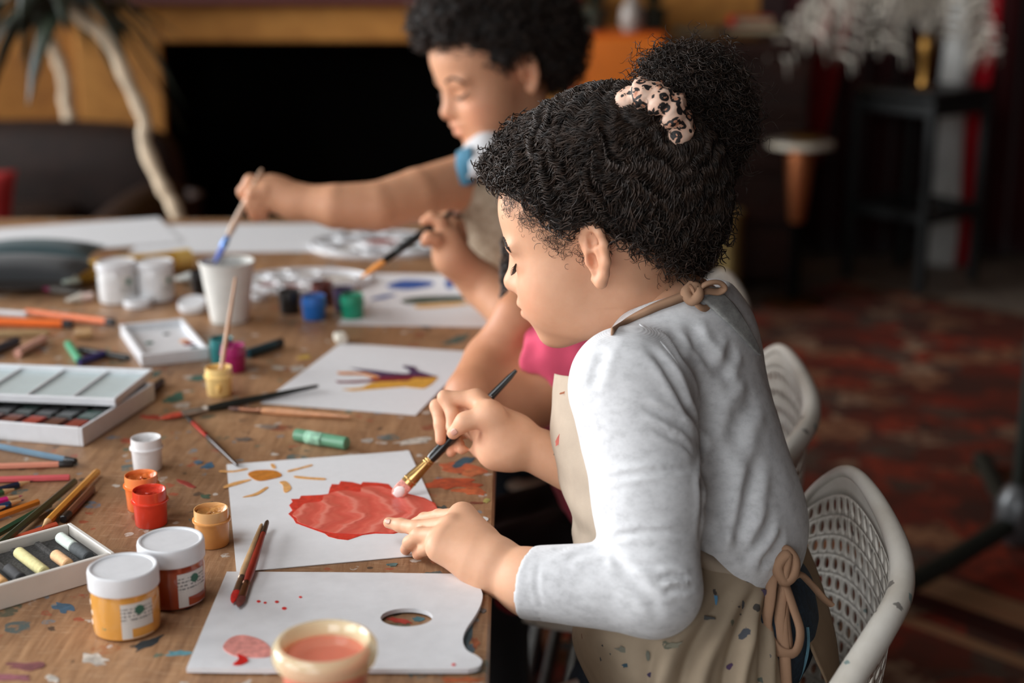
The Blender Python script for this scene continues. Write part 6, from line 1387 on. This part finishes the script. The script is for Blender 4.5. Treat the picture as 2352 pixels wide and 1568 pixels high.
# the brush in her hand
b0 = hz(906, 1140, SZ + .0012); b1 = at(1186, 850, 1.535); dv_ = nrm(b1 - b0); Lb = np.linalg.norm(b1 - b0)
hb = thing('paint_brush', b0, 'black-handled flat brush with gold ferrule held over the red fish', 'brush', 'paint brushes'); side = nrm(np.cross(dv_, CAM - b0)); nrm2 = np.cross(side, dv_)
def flatsec(rows, name, mat, n=18): return obj(name, MB().grid([[b0 + dv_ * s_ + side * wx * math.cos(a) + nrm2 * wz * math.sin(a) for a in np.linspace(0, 2 * math.pi, n)] for s_, wx, wz in rows]), mat, hb, sharp=50)
flatsec([(0, .0045, .0006), (.004, .0072, .0022), (.012, .0080, .0032), (.021, .0075, .0036)], 'bristles', plain('bristle_coral', (226, 150, 134), .5, var=.25, vscale=300, bump=.6))
flatsec([(.001, .0040, .0018), (.006, .0066, .0036), (.011, .0062, .0040), (.014, .004, .0036)], 'white_paint_load', plain('white_gouache', (236, 222, 218), .35, bump=.4))
m_gold = plain('gold_ferrule', (196, 156, 100), .22, 1, var=.1); fe = flatsec([(.019, .0077, .0038), (.028, .0076, .0042), (.040, .0062, .0050), (.056, .0050, .0050)], 'ferrule', m_gold)
for s_ in (.024, .050, .053): obj('crimp', MB().grid([[b0 + dv_ * (s_ + q) + side * (np.interp(s_, [.019, .028, .04, .056], [.0077, .0076, .0062, .005]) + e) * math.cos(a) + nrm2 * (np.interp(s_, [.019, .028, .04, .056], [.0038, .0042, .005, .005]) + e) * math.sin(a) for a in np.linspace(0, 2 * math.pi, 18)] for q, e in ((-.001, 0), (0, .0007), (.001, 0))]), m_gold, fe, sharp=0)
m_hd = plain('black_lacquer', (18, 20, 22), .25, var=.05, coat=.4)
flatsec([(.055, .0050, .0050), (.058, .0056, .0056), (.085, .0062, .0062), (.115, .0054, .0054), (.15, .0042, .0042), (Lb - .01, .0032, .0032), (Lb, .0018, .0018)], 'handle', m_hd)
for s0, s1 in ((.122, .130), (.133, .150)):   # small white lettering band on the handle
    for q in np.arange(s0, s1, .0022):
        r_ = np.interp(q, [.085, .115, .15, Lb], [.0062, .0054, .0042, .003]); c = b0 + dv_ * q - nrm2 * 0; n_ = nrm(CAM - c); n_ = nrm(n_ - dv_ * (n_ @ dv_)); x = np.cross(dv_, n_); h_ = .0012 if q < .131 else .0007
        m_ = MB(); cc_ = c + n_ * (r_ + .0003); m_.add([cc_ - x * h_, cc_ + x * h_, cc_ + x * h_ + dv_ * .0013, cc_ - x * h_ + dv_ * .0013], [(0, 1, 2, 3)]); solidify(obj('lettering', m_, plain('white_print', (200, 204, 206), .5), hb, smooth=False), .0002)
# ================================================================== the far child, reaching to the paper cup
kid = thing('person', v3(.16, 2.32, .43), 'child with short curly hair in a beige apron dipping a brush in the cup', 'person')
H2 = Head(at(1150, 174, 2.40), math.radians(-27), math.radians(17), math.radians(4), 1.12)
kb = Sdf(); H2.build(kb)
NK = at(1190, 330, 2.43); SRk = at(1068, 420, 2.345); SLk = at(1250, 400, 2.50)
kb.rc(H2.w(-.022, 0, -.04), NK, .046, .05, .03); kb.rc(NK, at(1160, 400, 2.42), .055, .07, .03)
ER2 = at(868, 474, 2.26); WR2 = at(675, 462, 2.26)
kb.rc(NK, SRk, .035, .042, .03); kb.rc(SRk, at(960, 448, 2.29), .047, .043, .008); kb.rc(at(960, 448, 2.29), ER2, .043, .039, .004); kb.rc(ER2, at(770, 474, 2.25), .0395, .035, .004); kb.rc(at(770, 474, 2.25), WR2, .035, .025, .004)
hc_ = at(620, 445, 2.262); kb.rc(WR2, hc_, .026, .026, .02); kb.el(at(628, 440, 2.26), (.032, .022, .026), None, .015)
kh = [([at(610, 425, 2.25), at(575, 415, 2.25), at(558, 440, 2.255), at(568, 462, 2.26)], [.013, .0115, .0105, .009]), ([at(608, 440, 2.24), at(578, 445, 2.238), at(572, 470, 2.245), at(580, 492, 2.25)], [.013, .0112, .0105, .009]),
      ([at(612, 455, 2.25), at(592, 465, 2.245), at(586, 482, 2.25), at(588, 500, 2.255)], [.012, .011, .010, .0085]), ([at(625, 465, 2.255), at(605, 475, 2.25), at(602, 490, 2.255), at(606, 498, 2.26)], [.011, .0098, .009, .008]), ([at(640, 430, 2.27), at(605, 420, 2.285), at(578, 430, 2.285), at(566, 448, 2.278)], [.015, .0125, .011, .0095])]
for P, R_ in kh: kb.chain(P, [q * .82 for q in R_], .006)
# left arm propped on the table, hand holding a second brush
EL2 = hz(1172, 712, T + .036); WL2 = at(1038, 590, 2.17); kb.rc(SLk, at(1235, 600, 2.42), .05, .043, .03); kb.rc(at(1235, 600, 2.42), EL2, .043, .036, .008); kb.rc(EL2, at(1110, 655, 2.20), .036, .035, .006); kb.rc(at(1110, 655, 2.20), WL2, .035, .025, .006)
kb.rc(WL2, at(1026, 548, 2.165), .026, .024, .02)
for P, R_ in (([at(1020, 545, 2.155), at(1012, 510, 2.15), at(992, 500, 2.15), at(975, 508, 2.15)], [.014, .0118, .0105, .009]), ([at(1035, 545, 2.165), at(1040, 515, 2.17), at(1028, 498, 2.175), at(1010, 500, 2.175)], [.013, .0112, .0105, .009]), ([at(1045, 560, 2.18), at(1058, 535, 2.185), at(1055, 515, 2.19), at(1040, 508, 2.19)], [.0125, .011, .010, .0085]),
            ([at(1048, 575, 2.19), at(1062, 555, 2.20), at(1062, 540, 2.205), at(1052, 530, 2.205)], [.0115, .010, .009, .008]), ([at(1018, 565, 2.155), at(1000, 550, 2.14), at(985, 545, 2.135), at(976, 555, 2.135)], [.015, .0125, .011, .0095])): kb.chain(P, [q * .82 for q in R_], .006)
CH2 = at(1185, 520, 2.45); BL2 = at(1240, 720, 2.47); kb.el(CH2, (.075, .11, .13), None, .04); kb.el(BL2, (.075, .105, .12), None, .04); kb.rc(CH2, SLk, .05, .048, .04)
kbm = kb.mesh(.0028, smooth=1)
sp = H2.spots() + [(p_, .014, (1.04, .82, .76), .4) for p_ in (at(568, 462, 2.25), at(580, 492, 2.25), at(588, 500, 2.25), at(976, 510, 2.14), at(980, 552, 2.13))]
obj('body', kbm, m_sk2, kid, sharp=0, attrs=tints(kbm[0], sp)); H2.lashes(kb, kid, m_hair, sag=.004)
lg = Sdf(); HP2 = v3(.17, 2.36, .50); lg.el(HP2, (.085, .12, .085), None)
for dy in (-.06, .06): lg.rc(HP2 + v3(0, dy, -.02), v3(.0, 2.36 + dy, .45), .064, .048, .03); lg.rc(v3(.0, 2.36 + dy, .45), v3(.02, 2.36 + dy, .09), .048, .036, .02); lg.rc(v3(.02, 2.36 + dy, .055), v3(-.06, 2.36 + dy, .04), .034, .028, .02)
obj('trousers', lg.mesh(.006, smooth=1), m_denim, kid, sharp=0)
# white shirt with blue dungaree straps and beige apron
ks = Sdf(); ks.el(CH2 + v3(.004, .006, 0), (.086, .122, .135), None, .04); ks.el(BL2 + v3(.004, 0, .0), (.088, .118, .13), None, .05); ks.rc(at(1120, 372, 2.35), at(1190, 375, 2.44), .048, .058, .03); ks.rc(at(1190, 375, 2.44), SLk, .058, .058, .03); ks.rc(SLk, at(1250, 470, 2.49), .062, .056, .02)
ks.rc(at(1180, 345, 2.43), at(1195, 250, 2.43), .052, .06, .01, 's')
ksm = ks.mesh(.004, disp=lambda P: .002 * wob(P, 60, 3), smooth=1); obj('white_shirt', ksm, m_cloth('white_shirt', (214, 214, 216)), kid, sharp=0)
col_ = patch(px_grid([[(1078, 374, 2.285), (1098, 354, 2.29), (1130, 332, 2.31)], [(1078, 398, 2.278), (1108, 376, 2.283), (1142, 359, 2.295)], [(1066, 410, 2.28), (1108, 402, 2.28), (1148, 390, 2.29)]]), 10, 12); solidify(obj('shirt_collar', MB().grid(col_), MATS['white_shirt'], kid, sharp=0), .003)
colb = patch(px_grid([[(1238, 232, 2.42), (1252, 240, 2.44), (1262, 262, 2.47)], [(1232, 260, 2.41), (1250, 265, 2.43), (1262, 285, 2.46)], [(1225, 290, 2.40), (1245, 314, 2.42), (1262, 324, 2.45)]]), 8, 8); solidify(obj('shirt_collar', MB().grid(colb), MATS['white_shirt'], kid, sharp=0), .003)
stp_ = patch(px_grid([[(1050, 350, 2.32), (1066, 342, 2.31), (1084, 336, 2.31)], [(1048, 376, 2.293), (1064, 372, 2.29), (1084, 364, 2.29)], [(1052, 399, 2.285), (1066, 399, 2.28), (1084, 392, 2.284)], [(1060, 426, 2.282), (1072, 426, 2.28), (1088, 420, 2.284)]]), 14, 8); solidify(obj('dungaree_strap', MB().grid(stp_), m_cloth('blue_denim_strap', (78, 130, 156)), kid, sharp=0), .004)
ap2 = patch(px_grid([[(1060, 395, 2.30), (1105, 392, 2.305), (1150, 388, 2.31), (1200, 385, 2.33), (1260, 390, 2.40)], [(1056, 440, 2.315), (1100, 440, 2.30), (1150, 440, 2.30), (1205, 440, 2.32), (1270, 450, 2.40)], [(1062, 500, 2.33), (1105, 505, 2.31), (1155, 505, 2.305), (1215, 510, 2.32), (1280, 520, 2.41)],
                     [(1070, 560, 2.35), (1110, 570, 2.325), (1165, 575, 2.315), (1225, 580, 2.33), (1290, 590, 2.42)], [(1085, 620, 2.37), (1125, 635, 2.34), (1175, 640, 2.33), (1235, 650, 2.345), (1300, 660, 2.43)], [(1110, 690, 2.40), (1150, 700, 2.36), (1200, 710, 2.35), (1255, 715, 2.365), (1310, 720, 2.44)], [(1130, 780, 2.42), (1170, 790, 2.38), (1220, 795, 2.37), (1275, 800, 2.38), (1320, 800, 2.45)]]), 36, 30)
t = NT('beige_tweed_apron'); v = t.coord('Object'); n = t.noise(v, 110, 4, .7); t.l(t.ramp(n, [(.3, srgb(130, 112, 92)), (.5, srgb(164, 146, 124)), (.7, srgb(186, 170, 150))]), t.b.inputs['Base Color']); t.set(Roughness=.95); m_tweed = t.mat
solidify(obj('apron', MB().grid(ap2), m_tweed, kid, sharp=0), .003)
# short curls
def hl2(f): return np.interp(f, [-.14, -.085, -.06, -.032, -.02, -.008, .006, .014, .025, .045, .064, .095, .12], [-.085, -.05, -.02, .006, .03, .036, .032, .02, .026, .050, .070, .088, .09])
k2 = Sdf(); k2.el(H2.w(-.014, 0, .060), np.array((.108, .088, .092)) * 1.13, H2.R); k2.el(H2.w(.05, 0, .105), np.array((.055, .06, .04)) * 1.13, H2.R, .03); k2.el(H2.w(-.08, 0, .03), np.array((.06, .075, .08)) * 1.13, H2.R, .04)
k2.fn(lambda P: (lambda q: (hl2(q[..., 0]) - q[..., 2]) * .75 * 1.13)(H2.loc(P)), H2.O - .26, H2.O + .26, .008, 'i')
k2m = k2.mesh(.004, disp=lambda P: .006 * wob(P, 110, 4) + .003 * wob(P, 240, 6), smooth=1); kh_ = obj('hair', k2m, m_hairbase, kid, sharp=0)
obj('curls', merge(strands_mesh(curl_strands(k2, surf_points(k2m, 3600, rg), 16, .022, .0050, 1.7, rg, .7, .15), rg.uniform(.0006, .0012, 3600))), m_hair, kh_, sharp=0)
hc2 = H2.w(-.02, -.02, .150); obj('hair_clip', MB().box(hc2, (.03, .012, .008), H2.R, bev=.003), plain('pink_clip', (160, 84, 100), .5), kid, smooth=False)
# his brushes
brush(None, None, 'wooden brush with blue bristles held by the far child over the paper cup', (186, 150, 122), r=.0045, bcol=(20, 66, 160), fer=(90, 120, 170), P=(at(492, 606, 2.245), at(602, 388, 2.24)), bl=.03, fl=.02, br=.0078)
brush(None, None, 'black brush with an orange tip held by the far child above the blue stroke painting', (36, 42, 44), r=.0055, bcol=(232, 150, 70), fer=(50, 54, 54), P=(at(830, 637, 2.10), at(1040, 485, 2.17)), bl=.042, fl=.03, br=.0068)

# ================================================================== the middle child in pink, mostly hidden behind the girl in grey
mid = thing('person', v3(.20, 1.86, .43), 'child in a pink top resting chin on hand, half hidden between the other two', 'person')
H3 = Head(at(1370, 620, 1.93), math.radians(5), math.radians(18), 0, 1.0)
mb_ = Sdf(); H3.build(mb_); EL3 = hz(1088, 912, T + .034); WL3 = at(1190, 725, 1.80); SH3 = at(1330, 850, 1.80); NK3 = at(1440, 760, 1.95)
mb_.rc(H3.w(-.02, 0, -.04), NK3, .04, .046, .03); mb_.rc(EL3, at(1128, 830, 1.805), .036, .035, .006); mb_.rc(at(1128, 830, 1.805), WL3, .035, .026, .006); mb_.rc(WL3, at(1215, 690, 1.82), .026, .024, .02); mb_.rc(EL3, at(1190, 915, 1.79), .036, .040, .008); mb_.rc(at(1190, 915, 1.79), SH3, .040, .048, .03)
for P in ([at(1212, 695, 1.815), at(1218, 660, 1.83), at(1235, 650, 1.85), at(1250, 660, 1.86)], [at(1200, 690, 1.83), at(1200, 655, 1.845), at(1215, 640, 1.86), at(1232, 648, 1.87)], [at(1195, 700, 1.84), at(1190, 668, 1.86), at(1202, 652, 1.875), at(1216, 655, 1.885)], [at(1222, 715, 1.80), at(1240, 690, 1.82), at(1252, 675, 1.84), at(1262, 672, 1.85)]): mb_.chain(P, [.013, .011, .0102, .009], .008)
# other forearm folded in front of the chest, its hand just showing
R3 = at(1218, 776, 1.86); mb_.rc(R3, at(1340, 820, 1.93), .024, .036, .02)
for q in range(4): mb_.chain([R3 + v3(.004, .0, .004), R3 + v3(-.008, -.004 + q * .012, .006 - q * .006), R3 + v3(-.016, -.004 + q * .012, -.004 - q * .006)], [.013, .0105, .009], .008)
CH3 = at(1400, 930, 1.93); mb_.el(CH3, (.075, .11, .13), None, .04); mb_.rc(CH3, SH3, .05, .046, .04); mb_.rc(NK3, CH3, .05, .06, .04)
HP3 = v3(.20, 1.87, .49); mbl = Sdf()
for dy in (-.055, .055): mbl.rc(HP3 + v3(0, dy, 0), v3(-.02, 1.84 + dy, .455), .055, .045, .03); mbl.rc(v3(-.02, 1.84 + dy, .455), v3(.0, 1.84 + dy, .07), .042, .028, .02); mbl.rc(v3(.0, 1.84 + dy, .06), v3(-.07, 1.84 + dy, .044), .03, .024, .02)
mm = mb_.mesh(.003, smooth=1); obj('body', mm, m_sk3, mid, sharp=0, attrs=tints(mm[0], H3.spots())); H3.lashes(mb_, mid, m_hair)
obj('leggings', mbl.mesh(.006, smooth=1), m_cloth('black_leggings', (26, 24, 26)), mid, sharp=0)
m_pink = m_cloth('pink_jersey', (216, 84, 112)); ps = Sdf(); ps.el(CH3 + v3(.0, 0, 0), (.088, .122, .14), None, .04); ps.el(at(1420, 1080, 1.93), (.084, .118, .09), None, .05); ps.rc(at(1262, 830, 1.80), at(1330, 850, 1.81), .054, .060, .03); ps.rc(at(1330, 850, 1.81), CH3, .06, .07, .04); ps.rc(at(1270, 800, 1.86), CH3, .045, .07, .04); ps.rc(at(1200, 838, 1.80), at(1262, 830, 1.80), .047, .054, .012)
sd_ = nrm(at(1200, 838, 1.80) - at(1330, 850, 1.81)); sc_ = at(1186, 842, 1.80); ps.fn(lambda P: (P - sc_) @ sd_, sc_ - .08, sc_ + .08, .003, 'i'); ps.rc(at(1170, 900, 1.79), at(1262, 880, 1.795), .048, .046, .006, 's')
obj('pink_top', ps.mesh(.0035, disp=lambda P: .005 * wob(P, 48, 7) + .002 * wob(P, 120, 9), smooth=1), m_pink, mid, sharp=0)
sk3 = Sdf(); sk3.el(HP3, (.11, .135, .085), None); sk3.rc(HP3 + v3(0, -.05, .01), v3(-.03, 1.80, .46), .08, .06, .04); sk3.rc(HP3 + v3(0, .05, .01), v3(-.03, 1.91, .46), .08, .06, .04); sk_o = obj('skirt', sk3.mesh(.005, disp=lambda P: .004 * wob(P, 45, 2), smooth=1), m_cloth('shaded_skirt', (24, 20, 22)), mid, sharp=0)  # skirt above the crimson hem coloured near-black to imitate shade
hm3 = Sdf(); hm3.rc(v3(.0, 1.76, .452), v3(.13, 1.80, .458), .026, .03, .02); hm3.rc(v3(.0, 1.76, .452), v3(-.03, 1.86, .452), .026, .026, .02); obj('crimson_hem', hm3.mesh(.004, disp=lambda P: .003 * wob(P, 90, 2), smooth=1), m_cloth('crimson_skirt', (120, 14, 28)), sk_o, sharp=0)
k3 = Sdf(); k3.el(H3.w(-.016, 0, .050), (.106, .082, .09), H3.R); k3.fn(lambda P: (lambda q: (hairline(q[..., 0]) - q[..., 2]) * .75)(H3.loc(P)), H3.O - .22, H3.O + .22, .008, 'i'); k3m = k3.mesh(.004, disp=lambda P: .005 * wob(P, 120, 4), smooth=1); k3o = obj('hair', k3m, m_hairbase, mid, sharp=0)
Q = [strands_mesh(curl_strands(k3, surf_points(k3m, 900, rg), 14, .018, .004, 1.5, rg, .6, .3), rg.uniform(.0006, .0011, 900))]
for k_ in range(24):   # ringlets hanging past the cheek
    s0 = at(1172 + rg.uniform(-14, 20), 560 + rg.uniform(-20, 20), 1.87 + rg.uniform(0, .04)); th = np.linspace(0, 16, 40) + rg.uniform(0, 6); L = rg.uniform(.05, .085); P = s0 + np.stack([.006 * np.cos(th), .006 * np.sin(th), -np.linspace(0, L, 40)], 1); Q.append(strands_mesh(P[None], .0016))
obj('curls', merge(*Q), m_hair, k3o, sharp=0)
# ================================================================== the perforated white chairs
def m_chair_():
    t = NT('paint_spotted_white_shell'); v = t.coord('Object'); n = t.noise(v, 14, 4); c = t.ramp(n, [(.3, srgb(196, 188, 176)), (.65, srgb(222, 217, 208))])
    w = t.noise(v, 60, 3, .6, 0, 'Color'); vv = t.new('ShaderNodeVectorMath'); vv.operation = 'MULTIPLY_ADD'; t.l(w, vv.inputs[0]); vv.inputs[1].default_value = (.016, .016, .016); t.l(v, vv.inputs[2])
    for sc, thr, r, pal in ((30, .82, .2, [(0, srgb(196, 110, 84)), (.3, srgb(110, 134, 136)), (.5, srgb(150, 124, 96)), (.7, srgb(96, 92, 88)), (.85, srgb(206, 150, 130))]), (70, .86, .22, [(0, srgb(80, 74, 70)), (.5, srgb(150, 110, 90)), (.75, srgb(100, 130, 130))])):
        a = t.voro(vv.outputs[0], sc, 'F1', 'Color'); d = t.voro(vv.outputs[0], sc, 'F1'); s = t.sep(a); c = t.mix(t.math('MULTIPLY', t.math('MULTIPLY', t.math('GREATER_THAN', s[1], thr), t.math('LESS_THAN', d, r)), .8), c, t.ramp(s[0], pal, 'CONSTANT'))
    t.l(c, t.b.inputs['Base Color']); t.set(Roughness=.4); t.bump(t.noise(v, 300, 2), .08, .001); return t.mat
m_chr = m_chair_()
def ring_cell(S, u0, u1, v0, v1, hr, nseg=16):
    """a patch of the shell with one round hole, mapped through S(u, v)"""
    cu, cv = (u0 + u1) / 2, (v0 + v1) / 2; V, Fc = [], []
    for k in range(nseg):
        a = (k + .5) / nseg * 2 * math.pi; dx, dy = math.cos(a), math.sin(a); m = max(abs(dx), abs(dy)); V.append((cu + (u1 - u0) / 2 * dx / m, cv + (v1 - v0) / 2 * dy / m))
    for k in range(nseg): a = (k + .5) / nseg * 2 * math.pi; V.append((cu + hr[0] * math.cos(a), cv + hr[1] * math.sin(a)))
    for k in range(nseg): q = (k + 1) % nseg; Fc.append((k, q, nseg + q, nseg + k))
    # square corners
    for sx, sy, k in ((1, 1, nseg // 8), (-1, 1, 3 * nseg // 8), (-1, -1, 5 * nseg // 8), (1, -1, 7 * nseg // 8)):
        V.append((cu + sx * (u1 - u0) / 2, cv + sy * (v1 - v0) / 2)); Fc.append((k - 1, len(V) - 1, k % nseg))
    return [S(u, v_) for u, v_ in V], Fc
def make_chair(label):
    rim = np.array([at(*p) for p in ((1690, 1560, 1.60), (1712, 1450, 1.64), (1745, 1340, 1.665), (1795, 1230, 1.65), (1850, 1140, 1.61), (1905, 1092, 1.565), (1948, 1085, 1.525), (1992, 1130, 1.475), (2036, 1210, 1.42), (2060, 1285, 1.37), (2056, 1365, 1.325), (2008, 1455, 1.285), (1940, 1560, 1.25), (1850, 1700, 1.225), (1740, 1860, 1.215))])
    RC = crom(rim, 90); n = len(RC); c0 = RC.mean(0)
    # the seat outline the shell grows out of
    ang = np.linspace(math.radians(150), math.radians(-150), n); sc0 = v3(.205, 1.395, .435)
    base = np.stack([sc0[0] + .155 * np.cos(ang) , sc0[1] + .165 * np.sin(ang), np.full(n, sc0[2])], 1)
    o = thing('chair', (sc0[0], sc0[1], 0), label, 'chair', 'white perforated shell chairs')
    def S(u, v_):
        x = u * (n - 1); i = int(min(max(x, 0), n - 2)); f = x - i; R_ = RC[i] * (1 - f) + RC[i + 1] * f; B_ = base[i] * (1 - f) + base[i + 1] * f
        p = B_ + (R_ - B_) * v_; bul = math.sin(math.pi * v_); out = nrm(v3(R_[0] - sc0[0], R_[1] - sc0[1], 0)); return p + out * (.018 * bul) + v3(0, 0, -.012 * bul)
    sh_ = MB(); nu, nv = 44, 11; us = np.linspace(.02, .98, nu + 1); vs = np.linspace(.08, .92, nv + 1); du = us[1] - us[0]; dv = vs[1] - vs[0]
    def strip(u0, u1, v0, v1, a, b_): sh_.grid([[S(u, v_) for v_ in np.linspace(v0, v1, b_)] for u in np.linspace(u0, u1, a)])
    strip(0, 1, 0, .08, 100, 3); strip(0, 1, .92, 1, 100, 4); strip(0, .02, .08, .92, 3, 14); strip(.98, 1, .08, .92, 3, 14)
    for j in range(nv):
        sf = (du / 2) if j % 2 else 0.; v0, v1 = vs[j], vs[j + 1]
        for i in range(nu - (1 if j % 2 else 0)):
            a, b_ = us[i] + sf, us[i + 1] + sf; V, Fc = ring_cell(S, a, b_, v0, v1, (du * .29, dv * .31)); sh_.add(V, Fc)
        if j % 2: strip(us[0], us[0] + sf, v0, v1, 2, 4); strip(us[-1] - sf, us[-1], v0, v1, 2, 4)
    s_ = obj('perforated_shell', sh_, m_chr, o, sharp=0); solidify(s_, .003)
    obj('rolled_rim', MB().tube(RC + nrm(v3(1, -.1, 0)) * .004, np.interp(np.linspace(0, 1, n), [0, .25, .45, .62, .8, 1], [.006, .006, .0075, .0115, .0135, .0125]), 14), m_chr, o, sharp=0)
    # seat pan
    a = np.linspace(0, 2 * math.pi, 48, endpoint=False); G = []
    for q in np.linspace(0, 1, 8): G.append([(sc0[0] - .045 + (.20 * math.cos(t_) * q), sc0[1] + .172 * math.sin(t_) * q, sc0[2] - .012 * (1 - q * q) + (-.02 * max(0, -math.cos(t_)) * q ** 3)) for t_ in np.append(a, a[0])])
    solidify(obj('seat', MB().grid(G, True), m_chr, o, sharp=0), .006)
    er = [(sc0[0] - .045 + .201 * math.cos(t_), sc0[1] + .173 * math.sin(t_), sc0[2] - .022 * max(0, -math.cos(t_)) - .004) for t_ in a]; obj('seat_edge', MB().tube(er, .012, 10, closed=True), m_chr, o, sharp=0)
    m_leg = plain('grey_steel_leg', (120, 120, 118), .35, .8)
    for sx in (-1, 1):
        for sy in (-1, 1): obj('leg', MB().tube([sc0 + v3(sx * .11 - .01, sy * .11, -.012), sc0 + v3(sx * .15 - .01, sy * .15, -.25), v3(sc0[0] + sx * .18 - .01, sc0[1] + sy * .175, .0225)], .010, 12), m_leg, o)
    for sy in (-1, 1): obj('stretcher', MB().tube([sc0 + v3(-.14, sy * .14, -.2), sc0 + v3(.13, sy * .14, -.2)], .007, 10), m_leg, o)
    return o
ch1 = make_chair('white perforated shell chair the girl in the grey top sits on')
def dup_tree(o, parent=None):
    c = o.copy(); COL.objects.link(c)
    if parent is not None: c.parent = parent
    for q in list(o.children): dup_tree(q, c)
    return c
ch2 = dup_tree(ch1); ch2.location = ch1.location + Vector((.012, .485, 0)); ch2['label'] = 'white perforated shell chair of the child in pink, seen behind the grey top'
ch3 = dup_tree(ch1); ch3.location = ch1.location + Vector((.0, .97, 0)); ch3['label'] = 'white perforated shell chair under the far child, hidden by the others'
